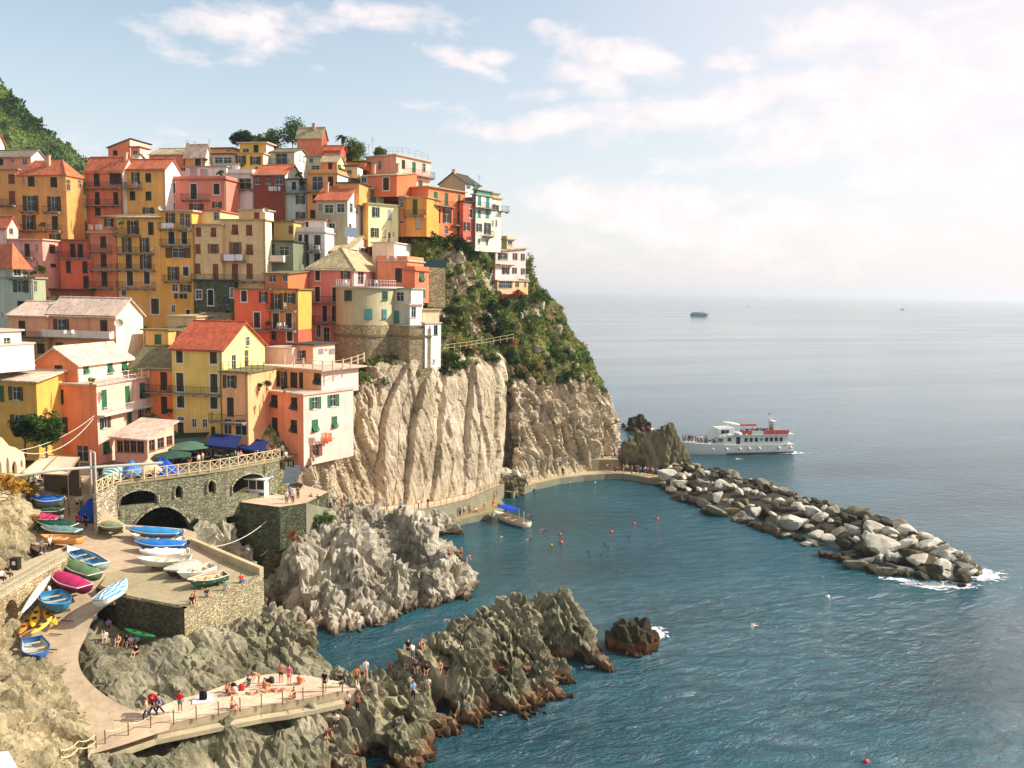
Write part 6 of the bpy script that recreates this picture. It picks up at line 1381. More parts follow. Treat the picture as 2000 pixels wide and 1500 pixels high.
# fallen rocks under the cleft
for i, (x, y, s) in enumerate(((985,925,1.3),(997,930,1.0),(1008,925,1.2),(978,932,.8),(1018,928,.7),(1055,948,.8),(1040,955,.6),(1065,944,.6),(870,1030,.8))):
    o = link('fallen_rock', BLD[(i*5) % 12], BM[0 if i < 5 else 1], None, (P(x, y, 157) if i < 5 else Z(x, y, .3)), (.3, .2, i)); o.scale = (s,)*3
    tag(o, 'pale fallen rock at the foot of the dark cleft by the path' if i < 5 else 'small rock at the waterline of the cove wall', 'rock', 'fallen rocks under the cleft' if i < 5 else 'rocks at the cove wall')
# ---------------------------------------------------------------- foam
def foammat():
    t = NT('sea_foam'); w = t.co('World'); a = t.noise(w, 1.1, 6, .7, .6); b = t.attr('veg'); f = t.math('ADD', b, t.math('MULTIPLY', t.math('SUBTRACT', a, .5), 2.4)); f = t.ramp(f, [(.45, 0), (.62, .95)])
    t.set((.86, .86, .84), .7, None, .2); tr = t.n('ShaderNodeBsdfTransparent'); mx = t.n('ShaderNodeMixShader'); t.l(f, mx.inputs[0]); t.l(tr.outputs[0], mx.inputs[1]); t.l(t.b.outputs[0], mx.inputs[2]); t.l(mx.outputs[0], t.out.inputs[0]); return t.m
FM = foammat()
def foam(px, py, rx, ry, rot=0, am=.8):
    c = np.array(Z(px, py, .05)); n = 20; a = np.linspace(0, 2*np.pi, 40); r = np.linspace(0, 1, n)[:, None]; X_ = r*np.cos(a)*rx; Y_ = r*np.sin(a)*ry
    G = np.stack([c[0]+X_*math.cos(rot)-Y_*math.sin(rot), c[1]+X_*math.sin(rot)+Y_*math.cos(rot), np.full(X_.shape, .05)], 2)
    o = gridmesh('surf', G, FM, dict(veg=am*(1-r)*np.ones((1, 40))), kind=False); o['kind'] = 'stuff'
for q in ((1275,1235,3.0,3.4,.3,.95),(1262,1268,2.4,1.4,0,.7),(1845,1143,8,2.4,.1,1.05),(1765,1133,5,1.6,-.3,.95),(1915,1122,6,4.5,.5,1.0),(1800,1140,5,1.6,0,.9),(1150,1300,3,1.2,.5,.6),(985,1385,3.2,1.2,.4,.65),(1085,1330,3,1.0,.4,.55),(1270,838,5,3,0,.9),(1542,884,7,3,0,.85),(1340,905,4,3,0,.6),(1440,896,3,1.5,0,.5),(900,1425,2,.8,.4,.4),(600,1330,1.2,.8,0,.4)): foam(*q)
# ---------------------------------------------------------------- boats
RZ = [(905,15.25),(930,14.5),(962,13.2),(1004,11.9),(1050,10.9),(1092,10.4),(1150,9.8),(1203,8.85),(1250,8),(1300,7.25),(1345,6.7),(1385,6.2),(1424,5.9)]
def hullrings(L, W, H, n=14, bowp=2.2, stern=.72, sheer=.3):
    """cross-sections from stern (x=-L/2) to bow; each an open U from port gunwale over the keel to starboard"""
    R_ = []
    for i in range(n+1):
        t = i/n; x = -L/2+L*t; b = W/2*(stern+(1-stern)*min(1, t/.4))*(1-max(0, (t-.42)/.58)**bowp); b = max(b, .015)
        zk = .02+H*.55*max(0, (t-.72)/.28)**2; zg = H*(1+sheer*(abs(t-.35)/.65)**2)
        pr = [(1, 1), (.97, .62), (.82, .30), (.5, .10), (0, 0), (-.5, .10), (-.82, .30), (-.97, .62), (-1, 1)]
        R_.append([(x+(.10*L*max(0, t-.8)/.2*(h-1) if t > .8 else 0), b*s, zk+(zg-zk)*h) for s, h in pr])
    return R_
def boat(label, p0, p1, W, hull, inner=(214,206,188), kind='open', cover=None, band=None, motor=None, z=None, tilt=0, H=None, group='boats hauled up on the slipway', roll=0, name='rowing_boat', oars=False, canopy=None, cat_='boat', dz=.18):
    """p0 stern, p1 bow: picture points of the gunwale ends; the boat sits on the ground there"""
    if z is None:
        g = below(ground((p0[0]+p1[0])/2, (p0[1]+p1[1])/2)); z = g.z+dz
    H = H or .34*W
    a = Z(p0[0], p0[1], z+H); b = Z(p1[0], p1[1], z+H); d = b-a; L = d.length; c = (a+b)/2
    root = tag(empty(name, (c.x, c.y, z), math.atan2(d.y, d.x)), label, cat_, group)
    if roll: root.rotation_euler[0] = roll
    R_ = hullrings(L, W, H); n = len(R_[0]); m = MB()
    i0 = 0
    for rg in R_: m.v += rg
    for k in range(len(R_)-1):
        for j in range(n-1): m.f.append((k*n+j, (k+1)*n+j, (k+1)*n+j+1, k*n+j+1))
    m.f.append(tuple(range(n)))
    m.build('hull', plain(hull, .45, .4), root, True)
    g = MB()
    for s in (0, n-1):
        g.tube([Vector(r[s])+Vector((0, 0, .02)) for r in R_], .045, 5)
    g.bar(R_[0][0], R_[0][-1], .05, 5); g.build('gunwale', plain(band or (226, 218, 200), .5), root)
    if kind == 'open':
        f = MB(); q = [[(x*.97, y*.92, z_+.06 if k_ in (3, 4, 5) else z_-.02 if k_ in (0, 8) else z_+.03) for k_, (x, y, z_) in enumerate(r)] for r in R_]
        for r in q: f.v += r
        for k in range(len(q)-1):
            for j in range(n-1): f.f.append((k*n+j, k*n+j+1, (k+1)*n+j+1, (k+1)*n+j))
        f.build('interior', plain(inner, .6), root, True)
        for t in (.2, .45, .68):
            r = R_[int(t*14)]; b_ = abs(r[1][1]); x = r[0][0]; s_ = MB(); s_.box(x-.13, x+.13, -b_, b_, H*.66, H*.66+.05); s_.build('bench', plain((206, 178, 132), .7), root)
        r = R_[11]; f = MB(); f.add([R_[11][0], R_[11][-1], R_[12][-1], R_[12][0], R_[14][0], R_[14][-1]], [(0, 1, 2, 3), (3, 2, 5, 4)]); f.build('foredeck', plain(band or (226, 218, 200), .6), root)
    else:
        f = MB(); rows_ = []
        for k, r in enumerate(R_):
            yb = abs(r[0][1]); zz = r[0][2]; ar = (.16+.12*W*math.sin(math.pi*min(1, k/13.))) + .05*math.sin(k*2.3)
            rows_.append([(r[0][0], yb*s*1.03, zz+ar*(1-s*s)*(1+.2*math.sin(k*1.7+s*4)) - (.14 if abs(s) > .99 else 0)) for s in (-1, -.96, -.6, -.25, 0, .25, .6, .96, 1)])
        for r in rows_: f.v += r
        for k in range(len(rows_)-1):
            for j in range(8): f.f.append((k*9+j, k*9+j+1, (k+1)*9+j+1, (k+1)*9+j))
        f.f.append(tuple(range(8, -1, -1)))
        f.build('cover', cloth(cover) if kind == 'cover' else stripes(cover), root, True)
    if motor:
        o = MB(); o.rings([[(-L/2-.34+dx*s, dy*s, H+zz) for dx, dy in ((-.16, -.12), (.16, -.12), (.2, 0), (.16, .12), (-.16, .12), (-.2, 0))] for zz, s in ((.0, .8), (.12, 1.05), (.32, 1.0), (.42, .6))]); o.bar((-L/2-.3, 0, H+.05), (-L/2-.36, 0, H-.55), .06, 6); o.box(-L/2-.5, -L/2-.25, -.015, .015, H-.75, H-.5); o.build('outboard_motor', plain(motor, .35), root)
    if oars:
        for s in (-1, 1): o = MB(); o.bar((-L*.3, s*W*.25, H+.06), (L*.28, s*W*.3, H+.1), .03, 5); o.box(L*.28, L*.28+.5, s*W*.3-.07, s*W*.3+.07, H+.085, H+.115); o.build('oar', plain((190, 150, 100), .7), root)
    for t in (-.25, .2):
        if kind != 'float': k = MB(); k.box(L*t-.1, L*t+.1, -W*.36, W*.36, -dz, .03); k.build('chock', plain((118, 96, 66), .9), root) if z > 1 else None
    return root, L, H
@memo
def stripes(c):
    t = NT('striped_cloth'); q = t.n('ShaderNodeTexWave', wave_type='BANDS', bands_direction='Y'); t.l(t.co('Object', (1, 1, 1), (0, 0, .15)), q.inputs[0]); q.inputs[1].default_value = .9; q.inputs[2].default_value = 1.5; q.inputs[3].default_value = 2
    return t.set(t.mix(t.ramp(q.outputs[1], [(.48, 0), (.54, 1)]), lin((222, 226, 224)), lin(c)), .8)
GREY_ = (150, 154, 146)
boat('big grey-green boat under a bright blue cover, farthest up the slipway by the awning', (123, 974), (60, 976), 2.2, (96, 112, 96), kind='cover', cover=(36, 96, 176), H=1.0)
boat('dark green covered boat behind the pink one at the top of the slipway', (118, 997), (64, 994), 1.7, (46, 70, 54), kind='cover', cover=(62, 86, 62))
boat('boat under a pink cover with a white outboard motor, by the rock face', (116, 1013), (62, 1008), 1.8, (60, 52, 54), kind='cover', cover=(206, 66, 112), motor=(226, 224, 216))
boat('boat under a dark green cover below the pink one', (146, 1026), (70, 1020), 1.7, (44, 70, 58), kind='cover', cover=(26, 84, 68))
boat('boat under a grey-blue cover between the dark green and the orange boat', (154, 1037), (80, 1031), 1.6, (52, 68, 64), kind='cover', cover=(112, 140, 136))
boat('orange-yellow wooden boat at the end of the walkway railing', (158, 1052), (80, 1048), 1.8, (226, 156, 84), (214, 160, 100), band=(226, 168, 100))
boat('white rowing boat with blue and white inside lying mid-slipway', (198, 1102), (133, 1070), 2.1, (150, 170, 160), (70, 150, 190), band=(226, 230, 226), oars=True, motor=None)
boat('green covered boat with upturned look beside the blue and white rowing boat', (186, 1122), (122, 1092), 1.9, (72, 98, 62), kind='cover', cover=(96, 122, 84))
boat('boat under a magenta cover near the walkway wall', (166, 1146), (101, 1118), 2.0, (110, 30, 58), kind='cover', cover=(176, 44, 92))
boat('bright blue open boat with wooden benches below the magenta boat', (98, 1156), (124, 1186), 2.3, (40, 120, 150), (96, 160, 196), band=(50, 130, 190), motor=(232, 232, 228))
boat('boat under a blue and white striped cover at the head of the bathing steps', (195, 1172), (247, 1136), 1.9, (226, 226, 220), kind='striped', cover=(50, 140, 176))
boat('boat under an olive cover beside the sloping parapet', (199, 1020), (240, 1032), 1.9, (74, 84, 58), kind='cover', cover=(138, 146, 104), motor=(228, 226, 220))
boat('long boat under a pale blue cover nearest the wide arch', (352, 1040), (246, 1034), 2.0, (60, 86, 120), kind='cover', cover=(60, 138, 190), motor=(186, 186, 176))
boat('white open boat squeezed between the two blue covered boats', (348, 1052), (253, 1045), 1.7, (226, 220, 206), (206, 176, 134))
boat('long boat under a deep blue cover, second of the row beside the arch', (362, 1062), (262, 1060), 2.0, (52, 80, 130), kind='cover', cover=(44, 120, 190), motor=(60, 66, 70))
boat('boat under a smooth white cover in the row of boats on the deck', (360, 1078), (272, 1079), 1.9, (226, 218, 208), kind='cover', cover=(232, 226, 218), motor=(206, 204, 196))
boat('long white motor boat with cluttered deck, fifth of the row beside the arch', (372, 1090), (268, 1094), 2.1, (206, 204, 180), (226, 214, 194), band=(232, 226, 210))
boat('dark dinghy under a grey umbrella-like cover at the parapet', (384, 1098), (320, 1116), 2.0, (50, 56, 56), kind='cover', cover=(186, 178, 160))
boat('white open dinghy with a teal patch inside beside the grey covered one', (416, 1104), (346, 1122), 1.9, (222, 220, 206), (214, 204, 180), band=(236, 232, 218))
boat('cream and teal-green open dinghy last in the row at the deck corner', (442, 1120), (366, 1136), 1.9, (36, 104, 88), (222, 200, 164), band=(232, 212, 176), oars=True)
boat('small blue, white and green boat standing at the foot of the kayaks', (62, 1246), (78, 1286), 2.0, (44, 92, 140), (176, 186, 176), band=(40, 96, 170))
# tarp over gear
def tarp(label, px, py, r, h, col, name='tarpaulin'):
    p = ground(px, py); m = MB(); n = 16; R_ = []
    for j, (f, zz) in enumerate(((1, 0), (.92, .25), (.6, .55), (.25, .92), (.04, 1.0))):
        R_.append([(r*f*math.cos(2*math.pi*k/n)*(1+.14*math.sin(k*2.1)), r*.75*f*math.sin(2*math.pi*k/n)*(1+.12*math.cos(k*1.7)), h*zz*(1+.06*math.sin(k*3))) for k in range(n)])
    m.rings(R_); return tag(m.build(name, cloth(col), None, False, p), label, 'tarpaulin')
tarp('bright blue tarpaulin draped over a tall load beside the gantry', 182, 1012, 1.9, 2.2, (34, 86, 178))
# long white board and kayaks
def kayak(label, p0, p1, w, col, z0=None, z1=None, hole=True, group=None, name='kayak', lift=.12):
    a = (Z(*p0, z0) if z0 else ground(*p0)+Vector((0, 0, lift))); b = (Z(*p1, z1) if z1 else ground(*p1)+Vector((0, 0, lift))); d = b-a; L = d.length; m = MB(); R_ = []
    for i in range(15):
        t = i/14; q = math.sin(math.pi*min(max(t, .02), .98))**.6*w/2; R_.append([(-L/2+L*t, q*math.cos(2*math.pi*k/10), q*.38*math.sin(2*math.pi*k/10)+.10*(2*t-1)**2) for k in range(10)])
    m.rings(R_); o = m.build(name, plain(col, .4, .5), None, True); o.matrix_world = Matrix.Translation((a+b)/2) @ d.to_track_quat('X', 'Z').to_matrix().to_4x4()
    tag(o, label, 'board' if name != 'kayak' else 'kayak', group)
    if hole:
        for t in (-.12, .18):
            h = MB(); h.lathe([(.2, 0), (.2, .04)], (L*t, 0, w*.19), 12); h.build('cockpit', plain((60, 54, 34)), o)
    return o
kayak('long white racing hull leaning along the walkway wall', (42, 1200), (103, 1112), .75, (238, 230, 212), 10.3, 11.2, False, None, 'rowing_shell')
kayak('upright yellow kayak at the top of the kayak pile', (63, 1226), (74, 1186), .8, (240, 186, 52), 8.75, 9.5)
kayak('yellow kayak leaning to the right in the kayak pile', (110, 1222), (86, 1192), .8, (236, 178, 48), 8.8, 9.3)
kayak('bright yellow kayak lying across the front of the kayak pile', (60, 1240), (102, 1206), .8, (246, 200, 70), 8.7, 9.4)
kayak('orange kayak at the wall side of the kayak pile', (38, 1240), (60, 1204), .7, (226, 136, 40), 8.5, 8.9)
kayak('green kayak lying against the shaded retaining wall', (243, 1229), (302, 1245), .85, (34, 130, 62), 7.9, 7.8)
# moored boat with canopy
mb, L_, H_ = boat('white launch with blue canopy moored at the swimmers landing', (1030, 1022), (966, 1000), 2.5, (222, 214, 186), (206, 184, 144), z=-.25, H=1.0, group=None, name='launch', dz=0)
m = MB()
for x in (-L_*.12, L_*.22):
    for y in (-.95, .95): m.bar((x, y, H_), (x, y, H_+1.5), .035, 5)
m.bar((-L_*.46, .5, H_), (-L_*.46, .5, H_+1.9), .05, 6); m.build('post', WHITE(), mb)
m = MB(); m.rings([[(-L_*.18, y, H_+1.5+.16*(1-y*y)+o_) for y in (-1.1, -.5, 0, .5, 1.1)]+[(L_*.27, y, H_+1.5+.16*(1-y*y)+o_) for y in (1.1, .5, 0, -.5, -1.1)] for o_ in (0, .05)]); m.build('canopy', cloth((26, 70, 186)), mb)
# buoys
for x, y, r, c, l_ in ((1094,1044,.28,(222,86,66),'small red buoy nearest the moored launch'),(1096,1060,.36,(222,90,66),'red buoy just below the small red one'),(1077,1065,.24,(222,176,66),'small yellow buoy left of the two red ones'),(1194,1039,.34,(222,86,66),'lone red buoy in the middle of the cove'),(1238,1023,.32,(222,86,66),'red buoy right of the cove middle'),(1284,1014,.32,(222,86,66),'red buoy nearest the breakwater'),(1616,1167,.4,(226,222,214),'white buoy floating below the breakwater'),(1691,1489,.3,(190,60,44),'red buoy at the bottom edge of the water'),(1162,943,.22,(226,222,214),'tiny white buoy by the lower path'),(1113,943,.2,(206,206,200),'tiny pale buoy at the wall of the lower path')):
    m = MB(); r *= .78; m.ball((0, 0, .08), r, 12, 8); o = m.build('buoy', plain(c, .4, .5), None, True, Z(x, y, 0)); tag(o, l_, 'buoy')
    k = MB(); k.lathe([(r*.3, r*.95), (r*.18, r*1.3)], (0, 0, .1), 8); k.build('ring', plain((60, 56, 50)), o)
# ---------------------------------------------------------------- ferry
fa = Z(1540, 881, 0); fb = Z(1322, 886, 0); d = fb-fa; FL = d.length; fc = (fa+fb)/2
FR = tag(empty('ferry', fc, math.atan2(d.y, d.x)), 'white passenger ferry with red-orange deck lockers passing behind the breakwater', 'ferry')
FW = 5.6; FWH = plain((214, 216, 206), .45, .4); FTE = plain((150, 186, 172), .5, .4)
m = MB(); R_ = []
for i in range(25):
    t = i/24; x = -FL/2+FL*t; b = FW/2*(.92+.08*min(1, t/.2))*(1-max(0, (t-.6)/.4)**2.0); b = max(b, .03); zg = 2.2+.75*max(0, (t-.35)/.65)**1.5
    R_.append([(x+.9*max(0, (t-.85)/.15)*(h-1), b*s*w_, -.5+(zg+.5)*h) for s, w_, h in ((1, 1, 1), (1, .95, .4), (1, .8, 0), (-1, .8, 0), (-1, .95, .4), (-1, 1, 1))])
m.rings(R_); m.build('hull', FWH, FR)
m = MB(); m.rings([[(-FL/2+.05+dx, y, z_) for dx, y, z_ in ((0, -FW/2*.915, .02), (0, FW/2*.915, .02), (0, FW/2*.925, .34), (0, -FW/2*.925, .34))], [(FL*.1, y, z_) for y, z_ in ((-FW/2*1.0, .02), (FW/2*1.0, .02), (FW/2*1.01, .34), (-FW/2*1.01, .34))]]); m.build('boot_stripe', plain((86, 44, 40), .6), FR)
def fx(px): return FL/2-(px-1322)/(1540-1322)*FL
x0, x1 = fx(1534), fx(1402)
m = MB(); m.rings([[(x0+.9, y, z_) for y, z_ in ((-2.45, 2.25), (2.45, 2.25), (2.3, 4.55), (-2.3, 4.55))], [(x1, y, z_) for y, z_ in ((-2.45, 2.35), (2.45, 2.35), (2.3, 4.55), (-2.3, 4.55))], [(x1+3.6, y, z_) for y, z_ in ((-2.0, 2.5), (2.0, 2.5), (1.7, 2.75), (-1.7, 2.75))]]); m.build('cabin', FWH, FR)
sx = 1 if (Matrix.Rotation(FR.rotation_euler.z, 3, 'Z') @ Vector((0, 1, 0))).y < 0 else -1   # side facing the shore
def fwin(px, z0, w, h, y, name='window'):
    m = MB(); a = fx(px); m.box(a-w/2, a+w/2, min(y, y+.05*sx), max(y, y+.05*sx), z0, z0+h); return m.build(name, glass(), FR)
for px in (1445,1455,1465,1485,1494.5,1504,1513.5): fwin(px, 2.95, .78, .95, sx*2.39)
fwin(1430, 2.45, 1.0, 1.7, sx*2.39, 'door')
m = MB(); a = fx(1475); m.rings([[(a+.36*math.cos(k*.5236), sx*yy, 3.45+.36*math.sin(k*.5236)) for k in range(12)] for yy in (2.39, 2.44)]); em = m.build('emblem', plain((60, 96, 130), .5), FR)
m = MB(); m.rings([[(a+.1*math.cos(k*1.571+.785), sx*yy, 3.45+.24*math.sin(k*1.571+.785)) for k in range(4)] for yy in (2.445, 2.46)]); m.build('emblem_mark', FWH, em)
m = MB(); q0, q1 = fx(1524), fx(1516.5)
for k in range(7): xx = q0+(q1-q0)*(k+.5)/7; m.box(xx-.05, xx+.05, sx*2.66-.02, sx*2.66+.02, 1.95, 2.12 if k % 2 else 2.16)
m.build('lettering', plain((70, 84, 84)), FR)
# wheelhouse
m = MB(); a, b, c = fx(1424), fx(1394), fx(1376); m.rings([[(a, y, z_) for y, z_ in ((-1.9, 4.56), (1.9, 4.56), (1.7, 6.3), (-1.7, 6.3))], [(b, y, z_) for y, z_ in ((-1.9, 4.2), (1.9, 4.2), (1.65, 6.1), (-1.65, 6.1))], [(c, y, z_) for y, z_ in ((-1.6, 3.4), (1.6, 3.4), (1.4, 3.75), (-1.4, 3.75))]]); m.build('wheelhouse', FWH, FR)
for px, z0, w, h in ((1410, 5.05, .9, .75), (1402, 5.0, 1.0, .8)): fwin(px, z0, w, h, sx*1.86)
for px, z0, w, h in ((1413, 3.2, .9, .8), (1396, 3.15, 1.3, .7), (1384, 2.95, .9, .55)): fwin(px, z0, w, h, sx*2.42)
m = MB()
for y in (-.8, .8): m.add([(b+.15, y-.6, 5.72), (b+.15, y+.6, 5.72), (b+1.0, y+.6, 5.05), (b+1.0, y-.6, 5.05)], [(0, 1, 2, 3)])
m.build('windscreen', glass(), FR)
# upper deck
m = MB(); m.box(fx(1538), fx(1410), -2.75, 2.75, 4.56, 4.7); m.build('upper_deck', FWH, FR)
RED_ = plain((196, 84, 62), .6)
for p0, p1 in ((1437, 1443), (1446.5, 1454), (1479, 1486), (1487, 1494), (1495, 1502), (1503, 1510), (1511, 1518), (1519, 1527)):
    m = MB(); m.box(fx(p1), fx(p0), sx*2.6-.12, sx*2.6+.12, 4.705, 5.7); m.build('deck_locker', RED_, FR)
m = MB(); m.box(fx(1478), fx(1455), sx*2.6-.06, sx*2.6+.06, 4.705, 5.6); m.build('bulwark', FWH, FR)
m = MB(); m.box(fx(1480), fx(1450), -sx*2.0-.3, -sx*2.0+.3, 6.1, 6.5); m.build('bench_row', RED_, FR)
for k in range(8):
    m = MB(); xx = fx(1456+k*7); m.box(xx-.25, xx+.25, -1.4, 1.4, 4.705, 5.1); m.box(xx-.25, xx-.15, -1.4, 1.4, 5.102, 5.6); m.build('seat_row', plain((84, 108, 92), .6), FR)
m = MB(); m.rings([[(fx(1512)+dx, y, z_) for y in (-1.2, 1.2)][:1]+[(fx(1512)+dx, 1.2, z_), (fx(1504)+dx, 1.2, z_), (fx(1504)+dx, -1.2, z_)] for dx, z_ in ((0, 4.705), (.35, 7.6))]); m.build('funnel', FWH, FR)
m = MB(); m.bar((fx(1498), 0, 7.5), (fx(1500), 0, 10.4), .07, 5, .03); m.bar((fx(1506), 0, 8.2), (fx(1490), 0, 8.6), .06, 5); m.bar((fx(1506), 0, 7.0), (fx(1498), 0, 8.4), .07, 5); m.build('mast', plain((206, 214, 212)), FR)
m = MB(); m.add([(fx(1499), .02, 9.5), (fx(1495), .3, 9.4), (fx(1495), .3, 8.9), (fx(1499), .02, 9.0)], [(0, 1, 2, 3)]); m.build('flag', plain((70, 110, 150)), FR)
m = MB(); R_ = [[(fx(1440)+(fx(1407)-fx(1440))*t, .45*math.sin(math.pi*max(.03, min(.97, t)))**.5*math.cos(k*.785)+.2*sx, 6.75+.75*t+.32*math.sin(math.pi*max(.03, min(.97, t)))**.5*math.sin(k*.785)) for k in range(8)] for t in np.linspace(0, 1, 9)]; m.rings(R_); m.build('rescue_boat', plain((236, 222, 200), .5), FR)
m = MB(); [m.bar((fx(q), .2*sx, 4.7), (fx(q), .2*sx, 6.8), .06, 5) for q in (1415, 1430)]; m.build('boat_cradle', FWH, FR)
m = MB(); R_ = [[(fx(1424)+.55*math.cos(k*.6283)*q, sx*2.75+.0*k, 5.05) for k in range(1)] for q in (1,)]; m = MB(); m.ball((fx(1427), sx*2.5, 5.05), .62, 10, 6, (1.5, .7, .7)); m.build('life_raft', FWH, FR, True)
for px in (1382,1407,1432.5,1450.5,1470,1508.5,1532): m = MB(); xx = fx(px); m.ball((xx, sx*(2.82 if px > 1400 else 2.35), 1.35), .36, 10, 8); m.bar((xx, sx*(2.8 if px > 1400 else 2.35), 1.6), (xx, sx*2.7, 2.3), .03); m.build('fender', plain((222, 220, 208), .5), FR, True)
m = MB()
for i in range(12): t = i/11; xx = fx(1326)+(fx(1400)-fx(1326))*t; yb = sx*FW/2*(1-max(0, ((xx+FL/2)/FL-.6)/.4)**2)*.96; m.bar((xx, yb, 2.5), (xx, yb, 3.55), .03)
for i in range(11):
    q = []
    for t in (i/11, (i+1)/11): xx = fx(1326)+(fx(1400)-fx(1326))*t; q.append(Vector((xx, sx*FW/2*(1-max(0, ((xx+FL/2)/FL-.6)/.4)**2)*.96, 3.55)))
    m.bar(q[0], q[1], .03)
m.build('bow_railing', FWH, FR)
# far boats
p = Z(1367, 617.3, 0); k = p.y/1650
FB = tag(empty('excursion_boat', p, 0), 'small teal-hulled excursion boat far out near the horizon', 'boat')
m = MB(); hr = hullrings(37*k, 8*k, 5.2*k, 16, 2.4, .9, .15); [m.v.extend([(x, y, z_-1*k) for x, y, z_ in r]) for r in hr]
for a in range(16):
    for b in range(8): m.f.append((a*9+b, (a+1)*9+b, (a+1)*9+b+1, a*9+b+1))
m.f.append(tuple(range(9))); m.build('hull', plain((84, 140, 150), .6), FB)
m = MB(); m.box(-16*k, 12*k, -3*k, 3*k, 4.2*k, 5.4*k); m.build('window_band', plain((30, 66, 76), .4), FB)
m = MB(); m.box(-17*k, 8*k, -3*k, 3*k, 5.42*k, 6.4*k); m.rings([[(2*k, y, z_) for y, z_ in ((-2.6*k, 6.42*k), (2.6*k, 6.42*k), (2.2*k, 9.2*k), (-2.2*k, 9.2*k))], [(8*k, y, z_) for y, z_ in ((-2.4*k, 6.42*k), (2.4*k, 6.42*k), (2.0*k, 9.0*k), (-2.0*k, 9.0*k))], [(14*k, y, z_) for y, z_ in ((-1.6*k, 5.4*k), (1.6*k, 5.4*k), (1.4*k, 5.6*k), (-1.4*k, 5.6*k))]]); m.build('cabin', plain((226, 228, 226), .5), FB)
m = MB(); m.box(-16*k, 1*k, -2.8*k, 2.8*k, 6.42*k, 7.6*k); m.build('deck_rail', plain((120, 160, 166), .6), FB)
for px, py, s_, l_ in ((1763, 605.5, 9, 'tiny white motor cruiser with a mast near the horizon at far right'), (1460, 598.5, 5, 'barely visible white sailing boat on the horizon')):
    p = Z(px, py, 0); k = p.y/1650; sb = tag(empty('sailing_boat', p), l_, 'boat'); m = MB(); hr = hullrings(s_*k, s_*.3*k, s_*.16*k); [m.v.extend(r) for r in hr]
    for a in range(14):
        for b in range(8): m.f.append((a*9+b, (a+1)*9+b, (a+1)*9+b+1, a*9+b+1))
    m.f.append(tuple(range(9))); m.build('hull', WHITE(), sb); m = MB(); m.bar((0, 0, 0), (0, 0, s_*1.1*k), .05*k, 5); m.build('mast', WHITE(), sb); m = MB(); m.box(-s_*.2*k, s_*.15*k, -s_*.1*k, s_*.1*k, s_*.16*k, s_*.4*k); m.build('cabin', WHITE(), sb)
# ---------------------------------------------------------------- people
def skinmesh(name, verts, edges, root=0, sub=1):
    me = bpy.data.meshes.new('t'); me.from_pydata([v[0] for v in verts], edges, []); o = bpy.data.objects.new('t', me); COL.objects.link(o)
    md = o.modifiers.new('s', 'SKIN'); md.use_smooth_shade = True
    for i, sv_ in enumerate(me.skin_vertices[0].data): r = verts[i][1]; sv_.radius = (r, r) if not isinstance(r, tuple) else r; sv_.use_root = (i == root)
    if sub: o.modifiers.new('u', 'SUBSURF').levels = sub
    m2 = bpy.data.meshes.new_from_object(o.evaluated_get(bpy.context.evaluated_depsgraph_get())); m2.name = name; bpy.data.objects.remove(o); bpy.data.meshes.remove(me)
    m2.polygons.foreach_set('use_smooth', [True]*len(m2.polygons)); return m2
V3 = Vector
